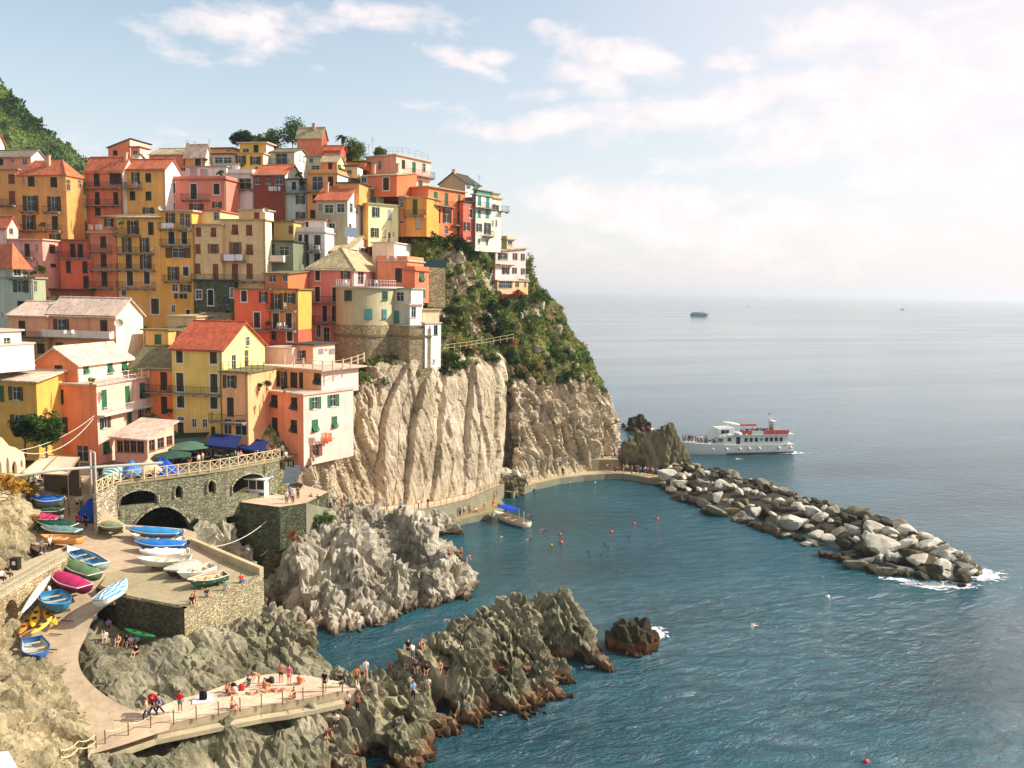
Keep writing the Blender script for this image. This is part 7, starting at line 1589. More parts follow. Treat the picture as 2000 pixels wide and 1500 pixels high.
# joints of each pose, metres, facing -Y: pelvis chest neck head ; (shoulder elbow wrist) ; (hip knee ankle toe) left then right
def pose(pel, che, nk, hd, aL, aR, lL, lR): return dict(pel=pel, che=che, nk=nk, hd=hd, aL=aL, aR=aR, lL=lL, lR=lR)
POSES = {
 'stand': pose((0,0,.93),(0,.01,1.28),(0,.0,1.47),(0,-.02,1.62),[(.18,0,1.40),(.24,.02,1.14),(.22,-.06,.90)],[(-.18,0,1.40),(-.24,.02,1.14),(-.22,-.06,.90)],[(.09,0,.90),(.10,-.01,.48),(.10,.02,.08),(.11,-.15,.03)],[(-.09,0,.90),(-.10,-.01,.48),(-.11,.02,.08),(-.13,-.15,.03)]),
 'walk': pose((0,0,.91),(0,-.03,1.26),(0,-.04,1.45),(0,-.07,1.60),[(.18,-.03,1.38),(.23,.14,1.14),(.21,.10,.90)],[(-.18,-.03,1.38),(-.23,-.14,1.14),(-.20,-.32,.96)],[(.09,0,.88),(.10,-.20,.50),(.10,-.22,.08),(.10,-.38,.06)],[(-.09,0,.88),(-.10,.10,.48),(-.10,.36,.12),(-.10,.24,.02)]),
 'arms': pose((0,0,.93),(0,.01,1.28),(0,.0,1.47),(0,-.03,1.62),[(.18,0,1.40),(.26,-.06,1.16),(.10,-.24,1.24)],[(-.18,0,1.40),(-.26,-.06,1.16),(-.10,-.24,1.22)],[(.09,0,.90),(.12,-.02,.48),(.12,.02,.08),(.13,-.15,.03)],[(-.09,0,.90),(-.11,0,.48),(-.12,.04,.08),(-.14,-.13,.03)]),
 'bend': pose((0,.08,.90),(0,-.22,1.14),(0,-.36,1.22),(0,-.47,1.28),[(.18,-.26,1.18),(.24,-.34,.92),(.20,-.46,.72)],[(-.18,-.26,1.18),(-.24,-.34,.92),(-.20,-.46,.72)],[(.09,.06,.87),(.11,-.04,.48),(.11,.04,.08),(.12,-.12,.03)],[(-.09,.06,.87),(-.11,.06,.48),(-.11,.10,.08),(-.12,-.06,.03)]),
 'sit': pose((0,.05,.13),(0,.08,.48),(0,.04,.66),(0,0,.81),[(.18,.06,.59),(.24,-.06,.38),(.12,-.30,.36)],[(-.18,.06,.59),(-.24,-.06,.38),(-.12,-.30,.36)],[(.09,0,.12),(.13,-.34,.40),(.11,-.50,.07),(.11,-.66,.04)],[(-.09,0,.12),(-.13,-.36,.38),(-.12,-.54,.07),(-.12,-.70,.04)]),
 'chair': pose((0,.05,.50),(0,.10,.85),(0,.07,1.04),(0,.02,1.18),[(.18,.09,.96),(.23,-.04,.74),(.14,-.28,.68)],[(-.18,.09,.96),(-.23,-.04,.74),(-.14,-.28,.68)],[(.09,0,.49),(.11,-.40,.48),(.11,-.42,.08),(.11,-.58,.03)],[(-.09,0,.49),(-.12,-.40,.48),(-.13,-.40,.08),(-.14,-.56,.03)]),
 'lie': pose((0,0,.12),(0,.34,.13),(0,.53,.13),(0,.68,.15),[(.18,.44,.12),(.34,.22,.08),(.36,-.02,.07)],[(-.18,.44,.12),(-.34,.22,.08),(-.36,-.02,.07)],[(.09,-.04,.11),(.12,-.44,.14),(.14,-.84,.07),(.16,-.90,.2)],[(-.09,-.04,.11),(-.12,-.40,.30),(-.14,-.72,.06),(-.15,-.86,.04)]),
 'recline': pose((0,0,.12),(0,.28,.32),(0,.40,.47),(0,.44,.62),[(.18,.34,.43),(.26,.46,.22),(.28,.40,.04)],[(-.18,.34,.43),(-.26,.46,.22),(-.28,.40,.04)],[(.09,-.04,.11),(.12,-.42,.26),(.13,-.80,.08),(.14,-.92,.14)],[(-.09,-.04,.11),(-.12,-.44,.16),(-.14,-.86,.07),(-.15,-.93,.18)]),
 'swim': pose((0,.3,-.10),(0,0,-.05),(0,-.17,0),(0,-.30,.06),[(.18,-.10,-.04),(.36,-.34,.0),(.30,-.62,.02)],[(-.18,-.10,-.04),(-.36,.10,-.02),(-.40,.36,-.08)],[(.09,.34,-.12),(.12,.74,-.14),(.12,1.1,-.16),(.13,1.25,-.16)],[(-.09,.34,-.12),(-.12,.74,-.16),(-.12,1.1,-.14),(-.13,1.25,-.14)])}
PM = {}
def posemeshes(k):
    if k in PM: return PM[k]
    q = POSES[k]; vs, es = [], []
    def add(p, r, par=None): vs.append((p, r)); i = len(vs)-1; (es.append((par, i)) if par is not None else None); return i
    pel = add(q['pel'], (.135, .10)); che = add(q['che'], (.15, .11), pel); nk = add(q['nk'], .058, che)
    hd = V3(q['hd']); up = (hd-V3(q['nk'])).normalized(); h1 = add(tuple(hd-up*.03), (.078, .086), nk); h2 = add(tuple(hd+up*.075), (.07, .082), h1)
    # the face looks forward of the body, square to the neck
    fwd = V3((0, -1, 0)) if abs(up.y) < .75 else V3((0, 0, 1)); fwd = (fwd-up*fwd.dot(up)).normalized()
    add(tuple(hd+fwd*.105-up*.01), .016, h1)
    for a in ('aL', 'aR'):
        s_, e_, w_ = q[a]; i = add(s_, .058, che); i = add(e_, .044, i); i = add(w_, .031, i); d = (V3(w_)-V3(e_)).normalized(); sd = 1 if a == 'aL' else -1
        n_ = d.cross(V3((0, 1, 0)) if abs(d.y) < .8 else V3((1, 0, 0))).normalized(); t_ = d.cross(n_); pm = V3(w_)+d*.075; j = add(tuple(pm), .034, i)
        for f in range(4): b_ = pm+n_*(.03-.02*f); fl = (.075, .09, .085, .06)[f]; m1 = add(tuple(b_+d*fl*.5), .009, j); add(tuple(b_+d*fl+t_*.02*sd), .008, m1)
        add(tuple(V3(w_)+d*.06+n_*.06+t_*.02*sd), .010, i)
    for l in ('lL', 'lR'):
        hp, kn, an, to = q[l]; i = add(hp, .088, pel); i = add(kn, .058, i); i = add(an, .038, i); add(to, .035, i)
    body = skinmesh('person', vs, es)
    def sub(keys, grow): return skinmesh('c', *keys(grow))
    def shirt(g):
        v = [(q['pel'], (.15+g, .115+g)), (q['che'], (.158+g, .118+g)), (tuple(V3(q['che']).lerp(V3(q['nk']), .75)), .075+g)]; e = [(0, 1), (1, 2)]
        for a in ('aL', 'aR'): s_, e_, w_ = q[a]; v += [(s_, .066+g), (tuple(V3(s_).lerp(V3(e_), .75)), .058+g)]; e += [(1, len(v)-2), (len(v)-2, len(v)-1)]
        return v, e
    def legs(f):
        def fn(g):
            v = [(tuple(V3(q['pel'])+(V3(q['che'])-V3(q['pel']))*.2), (.145+g, .11+g)), (q['pel'], (.15+g, .118+g))]; e = [(0, 1)]
            for l in ('lL', 'lR'):
                hp, kn, an, to = q[l]; v += [(hp, .098+g)]; e += [(1, len(v)-1)]
                if f > 1: v += [(kn, .068+g), (tuple(V3(kn).lerp(V3(an), .9)), .055+g)]; e += [(len(v)-3, len(v)-2), (len(v)-2, len(v)-1)]
                else: v += [(tuple(V3(hp).lerp(V3(kn), f)), .085+g)]; e += [(len(v)-2, len(v)-1)]
            return v, e
        return fn
    hm = MB(); c = hd+up*.045-fwd*.012; hm.ball((0, 0, 0), .1, 10, 7, (.86, .98, .9)); M_ = Matrix((fwd.cross(up), -fwd, up)).transposed(); hm.v = [tuple(c+M_ @ V3(p)) for p in hm.v if True]
    # open the hair at the face: keep what lies behind and above it
    keep = [f for f in hm.f if sum((V3(hm.v[i])-c).dot(fwd)-(V3(hm.v[i])-c).dot(up)*1.1 for i in f)/len(f) < .015]; hm.f = keep
    lh = MB(); lh.v, lh.f = list(hm.v), list(hm.f); b0 = hd-fwd*.07; lh.rings([[tuple(b0-up*zz+fwd.cross(up)*(.075*w_*math.cos(k*.785))-fwd*(.035*math.sin(k*.785))) for k in range(8)] for zz, w_ in ((-.06, 1), (.05, 1.1), (.2, .7))])
    ha = MB(); M2 = M_; ha.v, ha.f = [], []; pr = MB(); pr.lathe([(.17, .05), (.1, .055), (.095, .13), (.05, .15)], (0, 0, 0), 12); ha.v = [tuple(hd+up*.0+M2 @ V3(p)) for p in pr.v]; ha.f = pr.f
    PM[k] = dict(body=body, shirt=sub(shirt, .012), trousers=sub(legs(2), .008), shorts=sub(legs(.7), .012), trunks=sub(legs(.3), .012), hair=hm.mesh('hair', True), longhair=lh.mesh('hair', True), hat=ha.mesh('hat', True)); return PM[k]
SK = ((214, 156, 120), (196, 132, 98), (226, 172, 138), (170, 112, 80))
CL = dict(w=(226, 222, 214), k=(36, 36, 40), r=(206, 52, 52), b=(70, 110, 170), n=(40, 54, 90), g=(110, 112, 108), t=(60, 130, 130), p=(214, 110, 130), y=(222, 180, 70), o=(222, 120, 60), d=(64, 60, 56), l=(140, 180, 214), c=(196, 176, 140), m=(110, 120, 84), e=(84, 60, 44), v=(170, 150, 190))
def person(label, px, py, ps='stand', top='w', bot='k', kind='trousers', hair='e', hs='hair', rz=0, s=1.0, group=None, z=None, D=None, skin=None, dz=0):
    p = P(px, py, D) if D else Z(px, py, z) if z is not None else ground(px, py)
    pm = posemeshes(ps); sk_ = SK[skin if skin is not None else rnd.randrange(4)]
    o = link('person', pm['body'], plain(sk_, .6), None, p+Vector((0, 0, dz)), (0, 0, R(rz))); o.scale = (s, s, s); tag(o, label, 'person', group)
    if top != '-': link('shirt', pm['shirt'], cloth(CL[top]), o)
    if bot != '-': link(kind, pm[kind], cloth(CL[bot]), o)
    link('hat' if hs == 'hat' else 'hair', pm[hs], cloth(CL[hair]), o); return o
# slipway
person('person in a red top walking down the slipway beside one in black', 152, 1031, 'walk', 'r', 'd', 'trousers', rz=10)
person('person in dark clothes walking down the slipway beside one in red', 168, 1031, 'walk', 'k', 'k', 'trousers', rz=-5)
person('person in a white shirt and black shorts walking up the slipway', 151, 996, 'walk', 'w', 'k', 'shorts', rz=180)
person('person in a white shirt and green trousers beside the one in black shorts', 159, 994, 'stand', 'w', 'm', 'trousers', rz=170)
person('child in white top and dark shorts alone high on the slipway', 160, 954, 'stand', 'w', 'd', 'shorts', rz=190, s=.78)
person('person in a pale blue shirt by the start of the cross fence', 204, 935, 'stand', 'l', 'd', 'trousers', 'k', rz=150)
person('person in dark clothes by the start of the cross fence', 196, 938, 'stand', 'k', 'k', 'trousers', rz=200)
# walkway at left
person('person in a grey shirt on the walkway before the rock face', 82, 1084, 'walk', 'g', 'n', 'trousers', rz=60, D=None)
person('person in a white shirt on the walkway before the rock face', 98, 1077, 'walk', 'w', 'n', 'trousers', rz=60)
person('person in black sitting on the walkway beside a dark bin', 16, 1130, 'chair', 'k', 'd', 'trousers', rz=70)
person('person in white half out of frame on the walkway at the left edge', 3, 1138, 'chair', 'w', 'k', 'trousers', 'o', rz=70)
# on the deck
person('person in a white shirt leaning on the shaded edge of the boat deck', 271, 1178, 'sit', 'w', 'c', 'shorts', 'w', 'hat', rz=200)
person('person in cream sitting at the left end of the deck edge', 250, 1172, 'sit', 'c', 'c', 'shorts', 'y', rz=200)
for l_, x, y, t_, b_, r_ in (('person in black sitting with a companion at the deck corner', 375, 1180, 'k', 'k', 30), ('bare-chested person sitting second at the deck corner', 381, 1174, '-', 'd', 20), ('person in dark top leaning over blue shorts on the deck wall', 404, 1166, 'k', 'l', 60), ('person in green and white sitting on the deck wall', 440, 1153, 't', 'w', 50), ('person in a checked red shirt and blue jeans sitting at the deck parapet', 471, 1138, 'r', 'b', 40)):
    person(l_, x, y, 'sit', t_, b_, 'shorts' if b_ != 'b' else 'trousers', rz=r_)
# shaded corner under the deck
for l_, x, y, t_, b_, r_ in (('person in white sitting in the shade left of the sunburnt bather', 205, 1250, 'w', 'w', 20), ('bare-chested bather sitting in the shade with a red bag', 231, 1258, '-', 'y', 10), ('person in black sitting left in the shaded group of three', 248, 1258, 'k', 'k', 0), ('person in white sitting in the middle of the shaded group', 256, 1260, 'w', 'k', 0), ('person in a pale blue shirt at the right of the shaded group', 268, 1258, 'l', 'd', -10), ('person in black with crossed arms in front of the shaded group', 266, 1279, 'k', 'k', -10), ('person in dark purple crouching at the back of the shaded corner', 212, 1226, 'v', 'n', 30)):
    person(l_, x, y, 'sit', t_, b_, 'shorts', rz=r_)
# bathing platform
person('bare-backed walker in jeans carrying a white towel on the platform', 287, 1407, 'walk', '-', 'n', 'trousers', rz=-80, skin=2)
person('hiker with a big red rucksack on the platform', 299, 1400, 'walk', 'k', 'n', 'trousers', rz=-75)
person('hiker in a blue top and dark vest beside the red rucksack', 312, 1398, 'walk', 'b', 'n', 'trousers', 'k', rz=-70)
person('person in a red t-shirt and denim shorts standing on the platform', 352, 1391, 'stand', 'r', 't', 'shorts', 'k', rz=185)
def bag(label, p, c, s=.35, par=None, name='rucksack'):
    m = MB(); m.rings([[(x*s*f, y*s*.6*f, z*s) for x, y in ((-.5, -.5), (.5, -.5), (.6, 0), (.5, .5), (-.5, .5), (-.6, 0))] for z, f in ((0, .85), (.15, 1.05), (.9, 1.0), (1.25, .7), (1.4, .3))]); o = m.build(name, cloth(c), None, True, p); return tag(o, label, 'bag')
q = ground(299, 1400); bag('big red rucksack on the back of a hiker on the platform', q+Vector((-.10, .22, .98)), (196, 40, 44), .52)
for l_, x, y, ps, t_, b_, k_, r_, sk in (
 ('bather standing in dark shorts at the inner side of the platform', 549, 1333, 'stand', '-', 'd', 'shorts', 180, 1), ('bather wrapped in a pink and white towel beside the one in dark shorts', 565, 1338, 'stand', 'p', 'p', 'shorts', 180, 2), ('sunburnt bather bending forward over bags on the platform', 505, 1341, 'bend', '-', 'o', 'trunks', -60, 1),
 ('person in a teal hooded towel crouching at the rock side of the platform', 485, 1340, 'sit', 't', 't', 'shorts', -40, 0), ('bare-backed bather sitting in orange among sunbathers', 517, 1346, 'sit', '-', 'o', 'trunks', 150, 1), ('bather lying on her back with raised knee on the platform', 530, 1350, 'lie', '-', 'k', 'trunks', 100, 0), ('second bather lying beside the one with raised knee', 548, 1350, 'lie', '-', 'r', 'trunks', 95, 2), ('bather lying face up nearest the rope on the platform', 500, 1354, 'lie', '-', 'n', 'trunks', 110, 2),
 ('sunburnt bather hunched beside a black bag on the platform', 449, 1358, 'sit', '-', 'd', 'trunks', 100, 1), ('bather in dark trunks sitting behind the hunched one', 444, 1352, 'sit', '-', 'k', 'trunks', 80, 3), ('couple’s near bather reclining over the platform edge on a blue mat', 466, 1388, 'recline', '-', 'b', 'trunks', 100, 1), ('bather sitting with dark hair behind the reclining one at the edge', 454, 1384, 'sit', '-', 'k', 'trunks', 60, 1),
 ('bather sitting on a white towel beside the rope', 574, 1364, 'sit', '-', 'k', 'trunks', -20, 1), ('bather in bright orange sitting at the far inner corner of the platform', 585, 1337, 'sit', 'o', 'o', 'shorts', 160, 1)):
    person(l_, x, y, ps, t_, b_, k_, rz=r_, skin=sk, dz=.02)
def mat_(label, px, py, w, l, c, rz, name='beach_towel'):
    m = MB(); m.box(-w/2, w/2, -l/2, l/2, .02, .05); m.box(-w/2+.05, w/2-.05, -l/2, -l/2+.3, .052, .09); tag(m.build(name, cloth(c), None, False, ground(px, py), (0, 0, R(rz))), label, 'towel')
mat_('turquoise towel spread at the platform edge', 524, 1379, 1.0, 2.0, (54, 160, 176), -60)
mat_('white towel with black stripes at the platform edge', 567, 1372, 1.0, 2.0, (206, 222, 232), -60)
mat_('white towel with a dark bag at the inner side of the platform', 396, 1368, 1.0, 1.5, (236, 230, 224), -70)
bag('black beach bag on the white towel at the inner edge', ground(397, 1367)+Vector((0, 0, .06)), (30, 30, 32), .5, name='beach_bag')
for i, (x, y, c) in enumerate(((456,1346,(30,30,32)),(472,1348,(200,60,60)),(520,1338,(40,42,48)),(530,1334,(60,64,60)),(458,1354,(206,206,200)))): bag(('black bag', 'red and white bag', 'dark rucksack', 'grey rucksack', 'white bag')[i]+' lying along the rock side of the platform', ground(x, y), c, .4, name='bag')
# on the ridge rocks
for l_, x, y, ps, t_, b_, k_, r_ in (
 ('person in a light blue shirt stepping up on the rock ridge', 807, 1368, 'walk', 'l', 'k', 'trousers', 190), ('slim person in white top and pale trousers right of the light blue shirt', 836, 1358, 'stand', 'w', 'c', 'trousers', 180),
 ('person in black with arms spread at the end of the platform', 667, 1352, 'arms', 'k', 'd', 'shorts', 200), ('child in black at the rope end of the platform', 634, 1350, 'stand', 'k', 'd', 'shorts', 170), ('person in a white top and black shorts on the rocks below the gangway', 679, 1390, 'stand', 'w', 'k', 'shorts', 170), ('bare-chested person in long dark trousers on the rocks', 698, 1392, 'stand', '-', 'k', 'trousers', 150),
 ('person in white sitting astride the rocks below the platform', 656, 1412, 'sit', 'w', 'k', 'trousers', 10), ('person in a red top climbing low on the dark rocks', 637, 1452, 'bend', 'r', 'd', 'shorts', 60), ('person in white at the start of the ridge path', 708, 1332, 'stand', 'w', 'd', 'shorts', 180), ('second person in white climbing onto the ridge', 714, 1326, 'stand', 'w', 'c', 'shorts', 190), ('sunburnt person following onto the ridge', 696, 1340, 'stand', 'o', 'd', 'shorts', 200),
 ('person in black standing on the inlet side of the ridge', 797, 1284, 'stand', 'k', 'k', 'shorts', 160), ('person in a white shirt beside the one in black on the ridge', 806, 1290, 'bend', 'w', 'g', 'trousers', 200), ('sunburnt bather perched above the inlet', 823, 1266, 'sit', '-', 'r', 'trunks', 30), ('bather in red trunks sitting low on the ridge', 795, 1300, 'sit', '-', 'r', 'trunks', 0), ('bather sitting against the tall boulder on the ridge', 760, 1308, 'sit', '-', 'k', 'trunks', 20),
 ('person in black sitting mid-ridge, left of three', 812, 1310, 'sit', 'k', 'k', 'shorts', 10), ('bare-legged person in black sitting mid-ridge, middle of three', 833, 1314, 'sit', 'k', 'd', 'trunks', 0), ('dark-clad person with bare legs sitting mid-ridge, right of three', 872, 1316, 'sit', 'k', 'd', 'trunks', 0), ('sunburnt bather beside the right one of the three', 859, 1308, 'sit', '-', 'd', 'trunks', 10)):
    person(l_, x, y, ps, t_, b_, k_, rz=r_)
# island rock
person('bather standing upper on the tip of the island rock', 877, 1094, 'stand', '-', 'd', 'shorts', rz=150)
person('second bather standing lower on the tip of the island rock', 900, 1090, 'stand', '-', 'd', 'shorts', rz=150)
person('bather crouching to dive at the very end of the island rock', 913, 1103, 'bend', '-', 'w', 'trunks', rz=100)
# swimmers
for i, (l_, x, y, r_, c) in enumerate((('swimmer behind the moored launch with white splash', 1032, 1006, 70, 'e'), ('swimmer left of the two below the moored launch', 980, 1048, -80, 'k'), ('swimmer with pale back below the moored launch', 1030, 1053, 80, 'k'), ('swimmer head right of the launch stern', 1057, 1034, 60, 'y'), ('lone swimmer in the narrow inlet', 872, 1210, 40, 'o'), ('lone swimmer in open water below the breakwater', 1470, 1219, 80, 'e'))):
    person(l_, x, y, 'swim', '-', 'n', 'trunks', c, rz=r_, z=.0, s=1.05); foam(x+6, y+2, .9, .5, .2, .45)
for x, y in ((1182,1063),(1188,1070),(1229,1048),(1263,1033),(1174,1084),(1150,1078)):
    m = MB(); m.ball((0, 0, .05), .13, 10, 6); tag(m.build('float', plain((40, 40, 36), .6), None, True, Z(x, y, 0)), 'small dark float bobbing between the red buoys', 'float', 'dark floats in the cove')
# quay, path and landing crowds
g = random.Random(12)
for l_, x, y, t_, b_, r_ in (('person in white shirt and khaki trousers at the quay corner', 560, 984, 'w', 'm', 190), ('person in a bright white shirt beside the quay corner', 572, 983, 'w', 'd', 180), ('person in grey behind the pair at the quay corner', 582, 975, 'g', 'k', 200), ('person in a cap behind the group on the quay', 566, 974, 'l', 'n', 170), ('person in pale grey alone on the shaded stairs', 531, 957, 'g', 'd', 10)): person(l_, x, y, 'stand', t_, b_, 'trousers', rz=r_)
CR = ['w', 'w', 'k', 'r', 'l', 'g', 'b', 'c', 'p', 'k']
def crowd(n, label, group, xa, xb, f, poses, zf=None, st=None):
    for i in range(n):
        t = (i+g.random()*.8)/n; x = xa+(xb-xa)*t; y = f(t)+g.random()*3; c = g.choice(CR); person(label, x, y, g.choice(poses), c, g.choice('kdngc'), g.choice(['trousers', 'shorts']), g.choice('ekdy'), rz=g.random()*360, group=group, z=zf)
crowd(6, 'walker on the narrow path between quay and cliff', 'walkers at the start of the cliff path', 603, 672, lambda t: 986+11*t, ['walk', 'stand'])
crowd(6, 'walker on the cliff path before the pale slabs', 'walkers on the middle of the cliff path', 748, 905, lambda t: 1000-14*t if t > .3 else 1000, ['walk', 'stand'])
crowd(9, 'bather waiting on the landing near the moored launch', 'bathers on the landing', 862, 984, lambda t: 1014-26*t, ['sit', 'stand', 'stand'], 1.05)
person('sunburnt bather standing tall on the landing behind the launch', 971, 972, 'stand', '-', 'r', 'trunks', z=1.1); person('second sunburnt bather on the landing behind the launch', 965, 978, 'stand', '-', 'd', 'trunks', z=1.1)
person('person in white and grey standing on the lower path at the wall', 1030, 951, 'stand', 'w', 'g', 'trousers', rz=30); person('person in dark clothes standing in the wall niche of the lower path', 1099, 930, 'stand', 'k', 'k', 'trousers')
person('person in blue at the step between the two paths', 980, 940, 'stand', 'b', 'd', 'shorts', z=2.6); person('person in white sitting among the fallen rocks', 988, 920, 'sit', 'w', 'k', 'shorts', D=156)
crowd(20, 'person in the crowd on the lower path at the foot of the rock stacks', 'crowd at the foot of the rock stacks', 1183, 1285, lambda t: 919+8*t, ['stand', 'stand', 'walk', 'arms'], 1.2)
crowd(5, 'person standing in the gap between headland and rock stacks', 'people in the gap by the stacks', 1196, 1226, lambda t: 898-8*t, ['stand'], 3.0)
# ferry passengers
for i in range(26):
    xx = fx(1330+i*2.9+g.random()*2); yy = sx*(1.6*(1-i/60)*(g.random()*1.3-.3)); tt = (xx+FL/2)/FL; zz = 2.2+.75*max(0, (tt-.35)/.65)**1.5
    q = FR.matrix_basis @ Vector((xx, yy*(1-max(0, (tt-.6)/.4)**2)*1.2, zz)); c = g.choice(CR)
    o = link('person', posemeshes('stand')['body'], plain(SK[i % 4], .6), None, q, (0, 0, g.random()*6)); tag(o, 'passenger in the crowd on the open foredeck of the ferry', 'person', 'ferry passengers on the foredeck'); link('shirt', posemeshes('stand')['shirt'], cloth(CL[c]), o); link('trousers', posemeshes('stand')['trousers'], cloth(CL[g.choice('kdn')]), o); link('hair', posemeshes('stand')['hair'], cloth(CL['e']), o)
for i in range(16):
    q = FR.matrix_basis @ Vector((fx(1440+i*4.6+g.random()*2), sx*(g.random()*2.4-.6), 4.72 if i < 12 else 4.9)); c = g.choice(CR)
    o = link('person', posemeshes('chair' if i < 12 else 'stand')['body'], plain(SK[i % 4], .6), None, q, (0, 0, FR.rotation_euler.z+1.5)); tag(o, 'passenger on the upper deck of the ferry', 'person', 'ferry passengers on the upper deck'); k_ = 'chair' if i < 12 else 'stand'; link('shirt', posemeshes(k_)['shirt'], cloth(CL[c]), o); link('trousers', posemeshes(k_)['trousers'], cloth(CL['d']), o); link('hair', posemeshes(k_)['hair'], cloth(CL['e']), o)
# ---------------------------------------------------------------- piazza: parasols, awnings, tables, guests
def parasol(label, px, py, r, h, col, sh=.55, tilt=(0, 0), z=ZP, name='parasol'):
    p = Z(px, py, z); root = tag(empty(name, p), label, 'parasol'); m = MB(); m.bar((0, 0, 0), (0, 0, h), .035, 6); m.lathe([(.28, 0), (.24, .07)], (0, 0, 0), 10); m.build('pole', plain((150, 140, 120)), root)
    m = MB(); n = 16; m.rings([[(r*f*math.cos(2*math.pi*k/n)*(1 if k % 2 == 0 else .95), r*f*math.sin(2*math.pi*k/n)*(1 if k % 2 == 0 else .95), h-sh*f**1.1-(.10 if f > .99 else 0)*(1 if k % 2 else .2)) for k in range(n)] for f in (.03, .35, .7, 1)], False)
    cm = m.build('canopy', col if not isinstance(col, tuple) else cloth(col), root); cm.rotation_euler = (tilt[0], tilt[1], 0); return root
parasol('teal and white striped parasol tilted low at the start of the fence', 226, 938, 1.5, 2.0, stripes((30, 150, 140)), .8, (.35, .3)); parasol('half-closed blue parasol behind the fence', 258, 938, 1.4, 2.4, (70, 130, 196), 1.5); parasol('half-closed cream parasol behind the fence', 290, 934, 1.6, 2.4, (226, 190, 150), 1.5)
tarp('blue tarpaulin bundled over chairs behind the fence', 318, 926, 2.0, 1.9, (34, 84, 170)); parasol('dark green parasol right of the blue bundle', 338, 916, 2.3, 2.3, (52, 84, 66), .5); parasol('large faded green parasol in front of the annex', 372, 902, 2.9, 2.7, (84, 112, 90), .6); parasol('green parasol near the middle of the terrace', 410, 896, 1.8, 2.3, (48, 78, 56), .5)
parasol('dark parasol at the wall of the olive-yellow house', 350, 885, 2.0, 2.6, (40, 52, 48), .5)
def awning(label, pts, z0, z1, col, base):
    root = tag(empty('awning', base), label, 'awning'); m = MB(); a, b = pts; n = 10
    for i in range(n):
        t0, t1 = i/n, (i+1)/n; m.face([a.lerp(b, t0)+Vector((0, 0, 0))-base, a.lerp(b, t1)-base, a.lerp(b, t1)+Vector((.3, -3.4, z1-z0))-base, a.lerp(b, t0)+Vector((.3, -3.4, z1-z0))-base])
    m.build('cloth', cloth(col), root); v_ = MB(); q0, q1 = a+Vector((.3, -3.4, z1-z0)), b+Vector((.3, -3.4, z1-z0)); v_.rings([[q0-base, q1-base, q1-base-Vector((0, 0, .3)), q0-base-Vector((0, 0, .3))], [q0-base+Vector((0, .03, 0)), q1-base+Vector((0, .03, 0)), q1-base-Vector((0, -.03, .3)), q0-base-Vector((0, -.03, .3))]]); v_.build('valance', cloth(col), root)
    l = MB(); [l.bar(q-base, Vector((q.x, q.y, ZP))-base, .04, 5) for q in (q0, q1)]; l.build('post', IRON(), root)
awning('navy blue awning below the peach house shops', (P(414, 846, 109.4), P(474, 852, 109)), 0, -.9, (34, 48, 96), P(444, 850, 109)); awning('navy blue awning beside the hotel door', (P(478, 852, 112.5), P(524, 862, 111.4)), 0, -.9, (32, 46, 98), P(500, 858, 112)); awning('dark green awning along the olive-yellow house', (P(346, 846, 110.7), P(410, 844, 110.4)), 0, -.7, (44, 58, 50), P(380, 846, 110.5))
tb = MB(); tb.lathe([(.45, .72), (.45, .75)], (0, 0, 0), 14); TBm = tb.mesh('table_top'); tl = MB(); tl.bar((0, 0, 0), (0, 0, .72), .04, 6); tl.lathe([(.25, 0), (.22, .04)], (0, 0, 0), 10); TLm = tl.mesh('pedestal')
ch = MB(); ch.box(-.2, .2, -.2, .2, .42, .46); CHs = ch.mesh('seat'); ch = MB(); ch.box(-.2, .2, .16, .2, .46, .9); CHb = ch.mesh('backrest'); ch = MB(); ch.box(-.02, .02, -.02, .02, 0, .42); CHl = ch.mesh('leg')
def chair(label, p, rz, c, group=None):
    r = tag(empty('chair', p, rz), label, 'chair', group); M_ = plain(c, .6); link('seat', CHs, M_, r); link('backrest', CHb, M_, r); [link('leg', CHl, M_, r, (x, y, 0)) for x in (-.17, .17) for y in (-.17, .17)]
zt_ = ZP+.03
for i in range(16):
    x = 352+ (i % 8)*24+g.random()*10; y = 893+(i//8)*11-(x-350)*.05+g.random()*3; p = Z(x, y, zt_)
    r = tag(empty('cafe_table', p), 'small café table crowded on the shaded terrace behind the cross fence', 'table', 'café tables on the terrace'); link('table_top', TBm, plain((206, 204, 196), .5), r); link('pedestal', TLm, IRON(), r)
    for k in range(2):
        a = g.random()*6.3; q = p+Vector((math.cos(a)*.75, math.sin(a)*.75, 0)); c = g.choice(CR); person('guest seated at the café tables under the awnings', 0, 0, 'chair', c, g.choice('kdn'), 'trousers', g.choice('ekdy'), rz=math.degrees(a)-90, group='café guests on the terrace', D=1)
        o = [ob for ob in (COL.objects[-1],)][0]
        while o.parent: o = o.parent
        o.location = q
        chair('dark café chair at the terrace tables', q, a-math.pi/2, (60, 62, 58), 'café chairs on the terrace')
for l_, x, y, t_, b_ in (('person in a pink cap walking by the fence', 371, 915, 'k', 'k'), ('person in khaki with a white cap by the fence', 396, 908, 'c', 'm'), ('tall person in grey behind the one with the white cap', 404, 901, 'g', 'd'), ('person in green walking between the parasols', 412, 901, 'm', 'd'), ('person in pale blue at the hotel corner', 551, 893, 'l', 'k'), ('person in dark clothes leaving the hotel door', 545, 890, 'k', 'k'), ('person in white on the stair beside the hotel', 558, 905, 'w', 'd'), ('person in white with a shopping bag near the fence', 388, 912, 'w', 'd')):
    person(l_, x, y, 'stand', t_, b_, 'trousers', rz=g.random()*360, z=zt_)
